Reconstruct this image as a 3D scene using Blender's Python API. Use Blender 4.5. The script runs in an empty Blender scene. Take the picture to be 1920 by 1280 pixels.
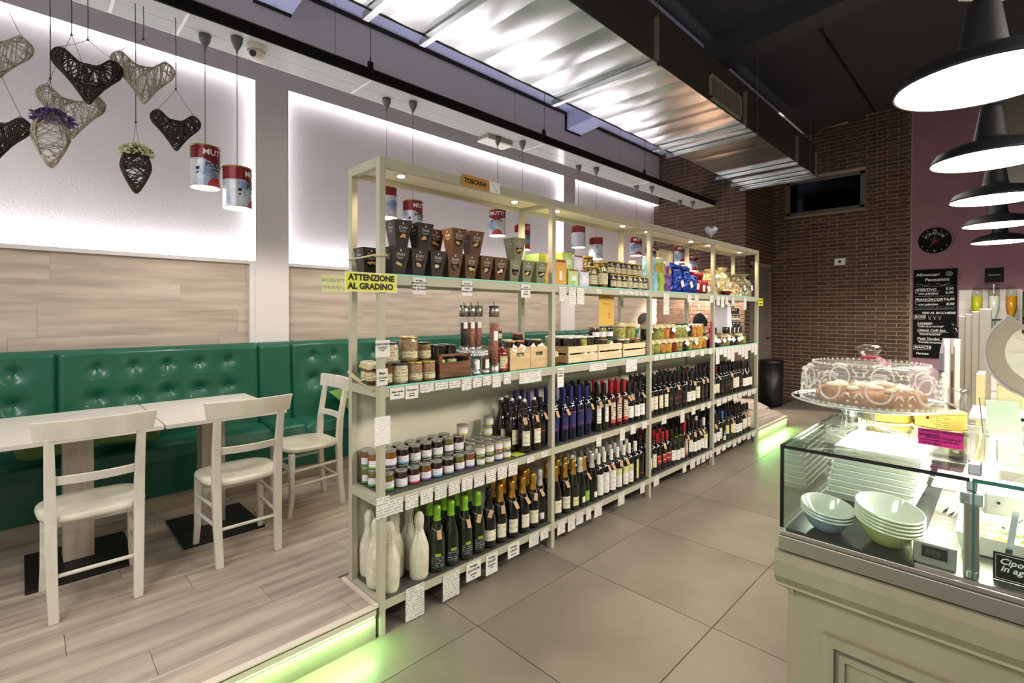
import bpy, bmesh, math, random
from mathutils import Vector, Matrix, noise
R = random.Random(7)
PI = math.pi
SC = bpy.context.scene
COL = SC.collection

# ------------------------------------------------------------------ camera, world, exposure
cam_d = bpy.data.cameras.new('camera'); cam = bpy.data.objects.new('camera', cam_d); COL.objects.link(cam)
cam_d.sensor_width = 36; cam_d.lens = 924.6186 / 1920 * 36
cam_d.shift_x = (960 - 953.6555) / 1920; cam_d.shift_y = (593.7153 - 640) / 1920
cam_d.clip_start = .02; cam_d.clip_end = 100
def _cam():
    yaw, pitch, roll = -0.7913, -0.0101, 0.0026
    f = Vector((math.sin(yaw), math.cos(yaw), 0)); r = Vector((math.cos(yaw), -math.sin(yaw), 0)); u = Vector((0, 0, 1))
    F = f * math.cos(pitch) + u * math.sin(pitch); U = u * math.cos(pitch) - f * math.sin(pitch)
    r3 = r * math.cos(roll) + U * math.sin(roll); u3 = U * math.cos(roll) - r * math.sin(roll)
    m = Matrix((r3, u3, -F)).transposed().to_4x4(); m.translation = (2.0472, -1.18176, 1.52048)
    cam.matrix_world = m
_cam()
SC.camera = cam
SC.view_settings.view_transform = 'Standard'; SC.view_settings.look = 'None'
SC.cycles.transparent_max_bounces = 40
SC.view_settings.exposure = 0.85; SC.view_settings.gamma = 1; SC.view_settings.use_curve_mapping = False
w = bpy.data.worlds.new('world'); SC.world = w; w.use_nodes = True
bg = w.node_tree.nodes['Background']; bg.inputs[0].default_value = (1.0, .975, .95, 1); bg.inputs[1].default_value = .36

def area(name, loc, sx, sy, power, col=(1, .93, .82), rot=(0, 0, 0), spread=None):
    d = bpy.data.lights.new(name, 'AREA'); d.shape = 'RECTANGLE'; d.size = sx; d.size_y = sy; d.energy = power; d.color = col
    if spread: d.spread = spread
    o = bpy.data.objects.new(name, d); COL.objects.link(o); o.location = loc; o.rotation_euler = rot; return o
def spot(name, loc, power, ang=1.9, col=(1, .85, .62), r=.02, rot=(0, 0, 0), blend=.6):
    d = bpy.data.lights.new(name, 'SPOT'); d.energy = power; d.color = col; d.spot_size = ang; d.spot_blend = blend; d.shadow_soft_size = r
    o = bpy.data.objects.new(name, d); COL.objects.link(o); o.location = loc; o.rotation_euler = rot; return o
# area lights added to brighten the room, standing in for unseen shop lamps
area('room_fill', (1.2, -2.6, 3.3), 1.2, 1.2, 46, (1, .95, .89))
area('room_fill', (3.6, 1.4, 3.2), 1.0, 2.6, 46, (1, .94, .86))
area('room_fill', (-.4, -2.8, 3.2), .8, .8, 20, (1, .95, .89))
area('room_fill', (.9, 4.8, 3.25), .7, 2.6, 16, (1, .95, .88))

# ------------------------------------------------------------------ materials
def lin(c):
    if isinstance(c, str):
        c = [int(c[i:i + 2], 16) / 255 for i in (0, 2, 4)]
    return tuple((x / 12.92 if x <= .04045 else ((x + .055) / 1.055) ** 2.4) for x in c[:3]) + (1,)
MC = {}
def mat(name, col='cccccc', rough=.5, metal=0.0, emis=None, es=1.0, trans=0, ior=1.45, col2=None, nscale=8.0, nst=(1, 1, 1), nlo=.35, nhi=.65, detail=4,
        bump=0, bscale=60, vary=0, coat=0, spec=.5, alpha=1, coord='Object', bst=(1, 1, 1), thin=False):
    if name in MC: return MC[name]
    m = bpy.data.materials.new(name); m.use_nodes = True; nt = m.node_tree; N = nt.nodes; L = nt.links
    b = N['Principled BSDF']
    b.inputs['Base Color'].default_value = lin(col); b.inputs['Roughness'].default_value = rough; b.inputs['Metallic'].default_value = metal
    b.inputs['Transmission Weight'].default_value = trans; b.inputs['IOR'].default_value = ior; b.inputs['Coat Weight'].default_value = coat
    b.inputs['Specular IOR Level'].default_value = spec; b.inputs['Alpha'].default_value = alpha
    if emis: b.inputs['Emission Color'].default_value = lin(emis); b.inputs['Emission Strength'].default_value = es
    out = None
    vec = None
    if col2 or bump:
        tc = N.new('ShaderNodeTexCoord'); src = tc.outputs[coord]
        if coord == 'World':
            pass
        oi = N.new('ShaderNodeObjectInfo')
        ad = N.new('ShaderNodeVectorMath'); ad.operation = 'ADD'; L.new(src, ad.inputs[0])
        ml = N.new('ShaderNodeMath'); ml.operation = 'MULTIPLY'; ml.inputs[1].default_value = 37.0; L.new(oi.outputs['Random'], ml.inputs[0]); L.new(ml.outputs[0], ad.inputs[1])
        vec = ad.outputs[0]
    if col2:
        mp = N.new('ShaderNodeMapping'); mp.inputs['Scale'].default_value = nst; L.new(vec, mp.inputs['Vector'])
        nz = N.new('ShaderNodeTexNoise'); nz.inputs['Scale'].default_value = nscale; nz.inputs['Detail'].default_value = detail; L.new(mp.outputs[0], nz.inputs['Vector'])
        cr = N.new('ShaderNodeValToRGB'); cr.color_ramp.elements[0].position = nlo; cr.color_ramp.elements[1].position = nhi
        cr.color_ramp.elements[0].color = lin(col); cr.color_ramp.elements[1].color = lin(col2); L.new(nz.outputs['Fac'], cr.inputs['Fac'])
        out = cr.outputs['Color']
    if vary:
        oi2 = N.new('ShaderNodeObjectInfo'); hs = N.new('ShaderNodeHueSaturation')
        mr = N.new('ShaderNodeMapRange'); mr.inputs['To Min'].default_value = 1 - vary; mr.inputs['To Max'].default_value = 1 + vary
        L.new(oi2.outputs['Random'], mr.inputs['Value']); L.new(mr.outputs[0], hs.inputs['Value'])
        if out: L.new(out, hs.inputs['Color'])
        else: hs.inputs['Color'].default_value = lin(col)
        out = hs.outputs['Color']
    if out: L.new(out, b.inputs['Base Color'])
    if bump:
        mp2 = N.new('ShaderNodeMapping'); mp2.inputs['Scale'].default_value = bst; L.new(vec, mp2.inputs['Vector'])
        n2 = N.new('ShaderNodeTexNoise'); n2.inputs['Scale'].default_value = bscale; n2.inputs['Detail'].default_value = 4; L.new(mp2.outputs[0], n2.inputs['Vector'])
        bp = N.new('ShaderNodeBump'); bp.inputs['Strength'].default_value = bump; bp.inputs['Distance'].default_value = .01
        L.new(n2.outputs['Fac'], bp.inputs['Height']); L.new(bp.outputs[0], b.inputs['Normal'])
    if trans and thin:   # cheap architectural pane: mostly clear, with a reflection
        tr = N.new('ShaderNodeBsdfTransparent'); tr.inputs[0].default_value = lin(col); gl = N.new('ShaderNodeBsdfGlossy'); gl.inputs['Roughness'].default_value = rough
        lw = N.new('ShaderNodeLayerWeight'); lw.inputs[0].default_value = .5; mx = N.new('ShaderNodeMixShader')
        pw_ = N.new('ShaderNodeMath'); pw_.operation = 'POWER'; pw_.inputs[1].default_value = 4.0; L.new(lw.outputs['Facing'], pw_.inputs[0])
        ma = N.new('ShaderNodeMath'); ma.operation = 'MULTIPLY_ADD'; f0 = ((ior - 1) / (ior + 1)) ** 2; ma.inputs[1].default_value = .75; ma.inputs[2].default_value = f0; L.new(pw_.outputs[0], ma.inputs[0])
        L.new(ma.outputs[0], mx.inputs[0]); L.new(tr.outputs[0], mx.inputs[1]); L.new(gl.outputs[0], mx.inputs[2]); L.new(mx.outputs[0], N['Material Output'].inputs[0])
    MC[name] = m; return m

def printed(name, paper='e8e4dc', ink='55504a', period=.010, xs=120.0, fill=.55, axis=1, amount=.55, margin=None):
    """flat print: rows of broken dark strokes on paper, in the object's own space (z up)"""
    if name in MC: return MC[name]
    m = bpy.data.materials.new(name); m.use_nodes = True; nt = m.node_tree; N = nt.nodes; L = nt.links
    b = N['Principled BSDF']; b.inputs['Roughness'].default_value = .6
    tc = N.new('ShaderNodeTexCoord'); oi = N.new('ShaderNodeObjectInfo')
    sp = N.new('ShaderNodeSeparateXYZ'); L.new(tc.outputs['Object'], sp.inputs[0])
    dv = N.new('ShaderNodeMath'); dv.operation = 'DIVIDE'; dv.inputs[1].default_value = period; L.new(sp.outputs['Z'], dv.inputs[0])
    fr = N.new('ShaderNodeMath'); fr.operation = 'FRACT'; L.new(dv.outputs[0], fr.inputs[0])
    fl = N.new('ShaderNodeMath'); fl.operation = 'FLOOR'; L.new(dv.outputs[0], fl.inputs[0])
    lt = N.new('ShaderNodeMath'); lt.operation = 'LESS_THAN'; lt.inputs[1].default_value = fill; L.new(fr.outputs[0], lt.inputs[0])
    sx = N.new('ShaderNodeMath'); sx.operation = 'ADD'; L.new(sp.outputs['X'], sx.inputs[0]); L.new(sp.outputs['Y'], sx.inputs[1])
    m1 = N.new('ShaderNodeMath'); m1.operation = 'MULTIPLY'; m1.inputs[1].default_value = xs; L.new(sx.outputs[0], m1.inputs[0])
    m2 = N.new('ShaderNodeMath'); m2.operation = 'MULTIPLY'; m2.inputs[1].default_value = 3.7; L.new(fl.outputs[0], m2.inputs[0])
    cb = N.new('ShaderNodeCombineXYZ'); L.new(m1.outputs[0], cb.inputs[0]); L.new(m2.outputs[0], cb.inputs[1])
    m3 = N.new('ShaderNodeMath'); m3.operation = 'MULTIPLY'; m3.inputs[1].default_value = 50; L.new(oi.outputs['Random'], m3.inputs[0]); L.new(m3.outputs[0], cb.inputs[2])
    nz = N.new('ShaderNodeTexNoise'); nz.inputs['Scale'].default_value = 1; nz.inputs['Detail'].default_value = 1; L.new(cb.outputs[0], nz.inputs['Vector'])
    gt = N.new('ShaderNodeMath'); gt.operation = 'GREATER_THAN'; gt.inputs[1].default_value = .47; L.new(nz.outputs['Fac'], gt.inputs[0])
    mu = N.new('ShaderNodeMath'); mu.operation = 'MULTIPLY'; L.new(lt.outputs[0], mu.inputs[0]); L.new(gt.outputs[0], mu.inputs[1])
    m4 = N.new('ShaderNodeMath'); m4.operation = 'MULTIPLY'; m4.inputs[1].default_value = amount; L.new(mu.outputs[0], m4.inputs[0])
    mx = N.new('ShaderNodeMix'); mx.data_type = 'RGBA'; mx.inputs[6].default_value = lin(paper); mx.inputs[7].default_value = lin(ink)
    L.new(m4.outputs[0], mx.inputs[0]); L.new(mx.outputs[2], b.inputs['Base Color'])
    MC[name] = m; return m

# ------------------------------------------------------------------ geometry
class G:
    def __init__(s): s.v = []; s.f = []; s.m = []; s.sm = []
    def add(s, vs, fs, mi=0, smooth=False):
        n = len(s.v); s.v += [tuple(v) for v in vs]
        for f in fs: s.f.append([i + n for i in f]); s.m.append(mi); s.sm.append(smooth)
        return s
    def box(s, x0, x1, y0, y1, z0, z1, mi=0):
        vs = [(x, y, z) for x in (x0, x1) for y in (y0, y1) for z in (z0, z1)]
        return s.add(vs, [(0, 1, 3, 2), (4, 6, 7, 5), (0, 4, 5, 1), (2, 3, 7, 6), (0, 2, 6, 4), (1, 5, 7, 3)], mi)
    def obox(s, c, ax, ay, az, mi=0):
        """oriented box: centre and three half vectors"""
        c = Vector(c); ax, ay, az = Vector(ax), Vector(ay), Vector(az)
        vs = [c + ax * i + ay * j + az * k for i in (-1, 1) for j in (-1, 1) for k in (-1, 1)]
        return s.add(vs, [(0, 1, 3, 2), (4, 6, 7, 5), (0, 4, 5, 1), (2, 3, 7, 6), (0, 2, 6, 4), (1, 5, 7, 3)], mi)
    def bar(s, p, q, w_, h_, up=(0, 0, 1), mi=0):
        p, q = Vector(p), Vector(q); d = (q - p); L_ = d.length; d.normalize(); u = Vector(up); sd = d.cross(u).normalized(); u = sd.cross(d)
        return s.obox((p + q) / 2, d * L_ / 2, sd * w_ / 2, u * h_ / 2, mi)
    def lathe(s, prof, seg=20, c=(0, 0, 0), mi=0, smooth=True, a0=0, a1=2 * PI, sx=1, sy=1, cap=False):
        full = abs(a1 - a0 - 2 * PI) < 1e-6; n = seg if full else seg + 1; vs = []; fs = []
        for r, z in prof:
            for i in range(n):
                a = a0 + (a1 - a0) * i / seg; vs.append((c[0] + r * math.cos(a) * sx, c[1] + r * math.sin(a) * sy, c[2] + z))
        for k in range(len(prof) - 1):
            for i in range(seg if full else seg):
                j = (i + 1) % n if full else i + 1
                fs.append((k * n + i, k * n + j, (k + 1) * n + j, (k + 1) * n + i))
        if full and cap:
            if prof[0][0] > 1e-5: fs.append(tuple(reversed(range(n))))
            if prof[-1][0] > 1e-5: fs.append(tuple(range((len(prof) - 1) * n, len(prof) * n)))
        return s.add(vs, fs, mi, smooth)
    def cyl(s, p, q, r, seg=12, mi=0, r2=None, caps=True, smooth=True):
        p, q = Vector(p), Vector(q); d = (q - p).normalized(); a = Vector((0, 0, 1)) if abs(d.z) < .9 else Vector((1, 0, 0))
        u = d.cross(a).normalized(); v = d.cross(u); r2 = r if r2 is None else r2; vs = []
        for c, rr in ((p, r), (q, r2)):
            for i in range(seg): t = 2 * PI * i / seg; vs.append(c + u * math.cos(t) * rr + v * math.sin(t) * rr)
        fs = [(i, (i + 1) % seg, seg + (i + 1) % seg, seg + i) for i in range(seg)]
        s.add(vs, fs, mi, smooth)
        if caps: s.add(vs, [tuple(reversed(range(seg))), tuple(range(seg, 2 * seg))], mi, False)
        return s
    def tube(s, pts, r, seg=6, closed=False, mi=0, smooth=True, flat=1.0):
        P = [Vector(p) for p in pts]; n = len(P); vs = []; prev = None
        for k in range(n):
            d = (P[(k + 1) % n] - P[k - 1]) if closed else (P[min(k + 1, n - 1)] - P[max(k - 1, 0)])
            if d.length < 1e-9: d = Vector((0, 0, 1))
            d.normalize()
            if prev is None:
                a = Vector((0, 0, 1)) if abs(d.z) < .9 else Vector((1, 0, 0)); u = d.cross(a).normalized()
            else: u = (prev - d * prev.dot(d)).normalized()
            prev = u; v = d.cross(u); rr = r[k] if isinstance(r, (list, tuple)) else r
            for i in range(seg): t = 2 * PI * i / seg; vs.append(P[k] + u * math.cos(t) * rr + v * math.sin(t) * rr * flat)
        fs = []
        for k in range(n if closed else n - 1):
            k2 = (k + 1) % n
            for i in range(seg): j = (i + 1) % seg; fs.append((k * seg + i, k * seg + j, k2 * seg + j, k2 * seg + i))
        if not closed: fs += [tuple(reversed(range(seg))), tuple(range((n - 1) * seg, n * seg))]
        return s.add(vs, fs, mi, smooth)
    def prism(s, poly, a, b, axis='X', mi=0):
        """poly in the two other axes (in XYZ order), extruded from a to b along axis"""
        def P(u, v, t): return {'X': (t, u, v), 'Y': (u, t, v), 'Z': (u, v, t)}[axis]
        n = len(poly); vs = [P(u, v, a) for u, v in poly] + [P(u, v, b) for u, v in poly]
        fs = [tuple(range(n)), tuple(reversed(range(n, 2 * n)))] + [(i, (i + 1) % n, n + (i + 1) % n, n + i) for i in range(n)]
        return s.add(vs, fs, mi)
    def sphere(s, c, r, seg=12, rings=8, mi=0, sc=(1, 1, 1)):
        prof = [(max(1e-6, math.sin(PI * k / rings)) , -math.cos(PI * k / rings)) for k in range(rings + 1)]
        vs = []; fs = []
        for pr, pz in prof:
            for i in range(seg): a = 2 * PI * i / seg; vs.append((c[0] + r * sc[0] * pr * math.cos(a), c[1] + r * sc[1] * pr * math.sin(a), c[2] + r * sc[2] * pz))
        for k in range(rings):
            for i in range(seg): j = (i + 1) % seg; fs.append((k * seg + i, k * seg + j, (k + 1) * seg + j, (k + 1) * seg + i))
        return s.add(vs, fs, mi, True)
    def grid(s, fn, nu, nv, mi=0, smooth=True):
        vs = [fn(i / nu, j / nv) for j in range(nv + 1) for i in range(nu + 1)]
        fs = [(j * (nu + 1) + i, j * (nu + 1) + i + 1, (j + 1) * (nu + 1) + i + 1, (j + 1) * (nu + 1) + i) for j in range(nv) for i in range(nu)]
        return s.add(vs, fs, mi, smooth)
    def xf(s, M):
        s.v = [tuple(M @ Vector(v)) for v in s.v]; return s
    def mesh(s, name, mats):
        me = bpy.data.meshes.new(name); me.from_pydata(s.v, [], s.f)
        for m in (mats if isinstance(mats, (list, tuple)) else [mats]): me.materials.append(m)
        me.polygons.foreach_set('material_index', s.m); me.polygons.foreach_set('use_smooth', s.sm)
        bm = bmesh.new(); bm.from_mesh(me); bmesh.ops.recalc_face_normals(bm, faces=bm.faces); bm.to_mesh(me); bm.free()
        me.update(); return me

def O(name, g, mats=None, parent=None, loc=(0, 0, 0), rot=(0, 0, 0), bevel=0, seg=2, autos=False):
    me = g.mesh(name, mats) if isinstance(g, G) else g
    o = bpy.data.objects.new(name, me); COL.objects.link(o); o.location = loc; o.rotation_euler = rot
    if parent: o.parent = parent
    if bevel:
        md = o.modifiers.new('bevel', 'BEVEL'); md.width = bevel; md.segments = seg; md.limit_method = 'ANGLE'; md.angle_limit = .6
    return o
LABELS = {}
def tag(o, label=None, cat=None, group=None, kind=None):
    if label:
        n = len(label.split()); assert 4 <= n <= 16, (n, label)
        LABELS.setdefault(label, 0); LABELS[label] += 1
        o['label'] = label
    if cat: o['category'] = cat
    if group: o['group'] = group
    if kind: o['kind'] = kind
    return o
def E(name, label, cat, loc=(0, 0, 0), rz=0, group=None, rot=None):
    o = bpy.data.objects.new(name, None); COL.objects.link(o); o.location = loc; o.rotation_euler = rot or (0, 0, rz); o.empty_display_size = .05
    return tag(o, label, cat, group)
def S(name, g, mats, **k): return tag(O(name, g, mats, **k), kind='structure')
def dup(root, loc, rz=None, label=None, group=None, swap=None, rot=None):
    r = root.copy(); COL.objects.link(r); r.location = loc
    if rz is not None: r.rotation_euler = (0, 0, rz)
    if rot is not None: r.rotation_euler = rot
    if label: tag(r, label)
    if group: r['group'] = group
    for ch in list(root.children):
        c = ch.copy(); COL.objects.link(c); c.parent = r
        if swap and ch.name.split('.')[0] in swap:
            c.data = swap[ch.name.split('.')[0]]
        for g_ in ch.children: d = g_.copy(); COL.objects.link(d); d.parent = c
    return r
def remat(me, m):
    k = (me.name, m.name)
    if k not in MC:
        n = me.copy(); n.materials.clear(); n.materials.append(m); MC[k] = n
    return MC[k]

TX = {}
def text_mesh(s, size=.1, m=None, align='CENTER', bold=0, shear=0, ext=0.0004):
    k = (s, size, m.name, align, bold, shear)
    if k in TX: return TX[k]
    cu = bpy.data.curves.new('lettering', 'FONT'); cu.body = s; cu.size = size; cu.align_x = align; cu.align_y = 'CENTER'; cu.offset = bold; cu.shear = shear; cu.extrude = ext
    cu.resolution_u = 2
    o = bpy.data.objects.new('t', cu); COL.objects.link(o)
    me = bpy.data.meshes.new_from_object(o.evaluated_get(bpy.context.evaluated_depsgraph_get())); me.name = 'lettering'
    bpy.data.objects.remove(o); me.materials.clear(); me.materials.append(m); TX[k] = me; return me
FX = Matrix(((0, 0, 1), (1, 0, 0), (0, 1, 0)))      # text facing +X, reading towards +Y
FY = Matrix(((1, 0, 0), (0, 0, -1), (0, 1, 0)))     # text facing -Y, reading towards +X
FXN = Matrix(((0, 0, -1), (-1, 0, 0), (0, 1, 0)))
def text(s, size, loc, m, face=FX, parent=None, name='lettering', **k):
    o = bpy.data.objects.new(name, text_mesh(s, size, m, **k)); COL.objects.link(o)
    M = face.to_4x4(); M.translation = loc; o.matrix_local = M
    if parent: o.parent = parent
    return o
def wrap_text(s, size, r, z, a_mid, m, parent, name='lettering', **k):
    """lettering bent round a vertical cylinder"""
    me = text_mesh(s, size, m, **k).copy()
    bm = bmesh.new(); bm.from_mesh(me)
    bmesh.ops.triangulate(bm, faces=bm.faces)
    [bmesh.ops.subdivide_edges(bm, edges=[e for e in bm.edges if e.calc_length() > .007], cuts=1) for _ in range(3)]
    for v in bm.verts:
        a = a_mid + v.co.x / r; rr = r + v.co.z + .0014
        v.co = Vector((rr * math.cos(a), rr * math.sin(a), z + v.co.y))
    bm.to_mesh(me); bm.free()
    return O(name, me, parent=parent)
def ordw(i): return ['first', 'second', 'third', 'fourth', 'fifth', 'sixth', 'seventh', 'eighth', 'ninth', 'tenth', 'eleventh', 'twelfth', 'thirteenth', 'fourteenth', 'fifteenth', 'sixteenth', 'seventeenth', 'eighteenth', 'nineteenth', 'twentieth'][i]

# common materials
M_cream = mat('cream_paint', 'b0ac97', .45, vary=.0)
M_white = mat('white_plaster', 'e4dfe0', .85, bump=.25, bscale=70)
M_wallw = mat('white_wall_paint', 'd8d2d0', .8)
M_upper = mat('grey_lilac_wall', 'a8a2a4', .85)
M_lilac = mat('lilac_ceiling', 'bcc2ea', .8)
M_dark = mat('dark_ceiling', '3f4047', .8)
M_black = mat('black_metal', '1c1b1c', .5, .3)
M_reveal_glow = mat('reveal_glow', 'ffffff', .5, emis='fbf7ff', es=1.25)  # niche reveals glow: the LED light falling on them is put into the surface
M_ledlow = mat('led_diffuser_low', 'ffffff', .5, emis='fbf7ff', es=23)
M_green_led = mat('green_led', '9cff6a', .5, emis='8dff5a', es=9)
M_steel = mat('brushed_steel', 'aaa49c', .35, 1.0, bump=.05, bscale=300, bst=(1, 1, 20))
M_chrome = mat('chrome', 'd8d8d8', .15, 1.0)
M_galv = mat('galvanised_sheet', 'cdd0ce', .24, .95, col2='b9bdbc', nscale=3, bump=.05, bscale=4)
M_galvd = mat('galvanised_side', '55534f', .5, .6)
M_glass = mat('clear_glass', 'f4fbf7', .0, trans=1, ior=1.45, thin=True)
M_glassg = mat('green_glass_edge', '1d6b58', .1, trans=0, coat=.5)
M_gedge = mat('aqua_glass_edge', '8ed8c6', .15, emis='5fb8a4', es=.0)
M_gblack = mat('black_glass_edge', '0b0f0e', .12)
M_shglass = mat('shelf_glass', 'b9cfc6', .02, trans=1, ior=1.5, thin=True)
M_dkshelf = mat('dark_grey_shelf', '4a4a46', .35)
M_white_gloss = mat('white_gloss', 'efece4', .2)
M_wood_white = mat('white_lacquered_wood', 'd4cfc4', .35, col2='c9c3b6', nscale=14, nst=(1, 1, .2))
M_leather = mat('green_leather', '175a44', .36, coat=.2, bump=.04, bscale=160)
M_grain = mat('pale_oak', 'c2b4a5', .6, col2='9d8f83', nscale=3.2, nst=(6, .5, 6), nlo=.3, nhi=.72, detail=8, vary=.025, bump=.05, bscale=40)
M_grainf = mat('floor_oak', 'b8ab9c', .42, col2='80746a', nscale=2.6, nst=(7, .55, 7), nlo=.28, nhi=.75, detail=8, vary=.03, bump=.04, bscale=40)
M_tile = mat('grey_floor_tile', '867c6f', .36, col2='71685c', nscale=2.2, nlo=.3, nhi=.7, detail=6, vary=.03)
M_grout = mat('dark_grout', '3a3028', .9)
M_brick = mat('dark_brick', '614839', .85, col2='47362b', nscale=14, vary=.22, bump=.35, bscale=50)
M_brickm = mat('brick_mortar', 'a8977f', .95)
M_purple = mat('purple_wall', '9a707e', .75, col2='926976', nscale=3)
M_paper = mat('white_paper', 'e9e6e0', .7)
M_tag = printed('printed_tag', 'd9d5cd', '5a5550', .0125, 75, .38, amount=.6)
M_tags = printed('printed_tag_small', 'dcd8d0', '5a5550', .007, 260)
M_lblbig = printed('printed_label', 'dcd6bd', '6e6a58', .022, 90, .4, amount=.6)
M_blackp = mat('black_print', '1a1a18', .6)
M_whitep = mat('white_chalk', 'e6e6e2', .8)

# ------------------------------------------------------------------ floor
fl = S('floor', G().box(-1.2, 6.2, -3.2, 9.6, -.05, -.004), M_grout)
tm = G().box(-.3975, .3975, -.3975, .3975, -.01, 0).mesh('tile', M_tile)
for i in range(-1, 8):
    for j in range(-4, 12):
        cx, cy = .2585 + (i - .5) * .8, .381 + (j - .5) * .8
        if cx < -1.2 + .4 or cx > 6 or (cx < -.3 and cy > 7): continue
        O('tile', tm, parent=fl, loc=(cx, cy, 0))

# raised wooden platform
PZ = .145
def yend(x): return 6.05 + (-x) * 1.31
plat_g = G()
poly = [(-2.6, -3.1), (0, -3.1), (0, -.02), (-.33, -.02), (-.33, 4.97), (0, 4.97), (0, 6.03), (-.86, 7.15), (-.88, 7.0), (-2.6, 7.0)]
plat_g.prism(poly, .0, PZ - .012, 'Z')
plat = tag(O('platform', plat_g, M_grainf), 'raised grey oak platform with the dining area, behind the shelving', 'platform')
del plat['label'], plat['category']; LABELS.clear(); plat['kind'] = 'structure'
rows = 14; pw = .19
for i in range(rows):
    x1 = -.004 - i * pw; x0 = x1 - pw + .0015; xm = (x0 + x1) / 2
    y = -3.1 + ((i * 7) % 5) * .24 - .6
    while y < yend(x1):
        a, b = y, y + 1.2; y += 1.2
        segs = []
        if xm > -.33:
            if b > -.02 and a < 4.97:
                if a < -.02: segs.append((a, -.022))
                if b > 4.97: segs.append((4.975, b))
            else: segs.append((a, b))
        else: segs.append((a, b))
        for a_, b_ in segs:
            a_ = max(a_, -3.1) + .001; b_ -= .001
            xx0 = max(x0, -2.3)
            if b_ - a_ < .02 or xx0 >= x1: continue
            if xm < -.88: b_ = min(b_, 7.0)
            e0, e1 = min(b_, yend(xx0)), min(b_, yend(x1))
            if e1 - a_ < .02: continue
            cy = (a_ + b_) / 2; xl = x1
            if xm > -.33 - pw and xm <= -.33 and -.02 < a_ < 4.97: pass
            O('plank', G().prism([(xx0 - xm, a_ - cy), (xl - xm, a_ - cy), (xl - xm, e1 - cy), (xx0 - xm, e0 - cy)], -.012, 0, 'Z'), M_grainf, parent=plat, loc=(xm, cy, PZ))
# step nosing and green light
M_nose = mat('cream_nosing', 'cfc4b4', .5)
O('nosing', G().box(-.03, .006, -3.1, -.02, PZ - .004, PZ + .006).box(0, .006, -3.1, -.02, PZ - .03, PZ), M_nose, parent=plat)
O('nosing', G().box(-.34, 0, -.024, -.004, PZ - .002, PZ + .012), M_nose, parent=plat)
O('nosing', G().box(-.03, .006, 4.97, 6.05, PZ - .004, PZ + .004), M_nose, parent=plat)
for a, b in ((-3.1, -.03), (4.98, 6.03)):
    tag(O('led_glow', G().box(.001, .005, a, b, PZ - .036, PZ - .031), M_green_led), kind='structure')
    area('green_led_light', (.012, (a + b) / 2, PZ - .034), .014, b - a, 13.0 * (b - a) / 3, (.42, 1, .30), rot=(0, math.radians(-40), 0))

# ------------------------------------------------------------------ left wall with lit niches
XW, XN = -2.39, -2.49
gw = G()
gw.box(-2.62, XW, -3.2, 7.01, 3.45, 4.7)
gw.box(-2.62, XW, .22, .49, 0, 3.45)
gw.box(-2.62, XW, 4.30, 4.56, 0, 3.45)
gw.box(-2.62, XW, -3.2, 7.01, 0, 1.20)
wl = S('wall_left', gw, M_wallw)
S('wall_left_niche', G().box(-2.62, XN, -3.2, 7.01, 1.2, 3.45), M_white, parent=wl)
for a, b in ((-3.2, .22), (.49, 4.30), (4.56, 7.01)):
    O('ledge', G().box(XN, -2.395, a, b, 1.915, 1.945), M_wallw, parent=wl)
    g = G()
    if b < 7: g.box(XN, -2.395, b - .045, b, 1.2, 1.915)
    if a > -3: g.box(XN, -2.43, a, a + .012, 1.2, 1.915)
    if g.v: O('niche_trim', g, M_wallw, parent=wl)
    # wood planks cladding the lower part
    b2 = b - .045 if b < 7 else b
    zr = [1.2, 1.345, 1.535, 1.725, 1.915]
    for k in range(4):
        y = a + .012 - R.uniform(.2, 1.0)
        while y < b2:
            y0, y1 = max(y, a + .012), min(y + 1.2, b2); y += 1.2
            if y1 - y0 < .004: continue
            O('plank', G().box(-.01, .01, -(y1 - y0) / 2 + .0006, (y1 - y0) / 2 - .0006, zr[k] - 1.2, zr[k + 1] - 1.2 - .0008), M_grain, parent=wl, loc=(-2.435, (y0 + y1) / 2, 1.2))
    O('led_glow', G().box(XN + .004, XW - .006, a + .004, b - .004, 3.440, 3.448), M_reveal_glow, parent=wl)  # emissive plate over the whole reveal, in place of its lit paint
    O('led_glow', G().box(XN + .01, XN + .05, a + .01, b - .01, 1.9455, 1.951), M_ledlow, parent=wl)
    if b < 7: O('led_glow', G().box(XN + .004, XW - .006, b - .008, b - .0005, 1.95, 3.44), M_reveal_glow, parent=wl)
    if a > -3: O('led_glow', G().box(XN + .004, XW - .006, a + .0005, a + .008, 1.95, 3.44), M_reveal_glow, parent=wl)

# ------------------------------------------------------------------ ceiling
def zc(x): return 4.345 + .105 * (x + 2.39)
def slab(x0, x1, y0, y1, t=.1, dz=0):
    g = G(); vs = [(x, y, zc(x) + dz + k) for x in (x0, x1) for y in (y0, y1) for k in (0, t)]
    return g.add(vs, [(0, 1, 3, 2), (4, 6, 7, 5), (0, 4, 5, 1), (2, 3, 7, 6), (0, 2, 6, 4), (1, 5, 7, 3)])
ce = S('ceiling', slab(-.4, 5.6, -3.2, 9.6), M_dark)
S('ceiling_strip', slab(-2.39, -.4, -3.2, 7.01), M_lilac, parent=ce)
for a, b in ((.22, .51), (4.33, 4.65)):
    O('beam', slab(-2.39, -.4, a, b, .24, -.24), M_lilac, parent=ce)
    O('beam', slab(-.4, 5.6, a, b, .24, -.24), M_dark, parent=ce)
for x in (.55, 1.75, 2.95):
    for a, b in ((-3.2, .22), (.51, 4.33), (4.65, 8.33)):
        O('joint_strip', slab(x, x + .03, a, b, .012, -.012), M_black, parent=ce)
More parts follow.
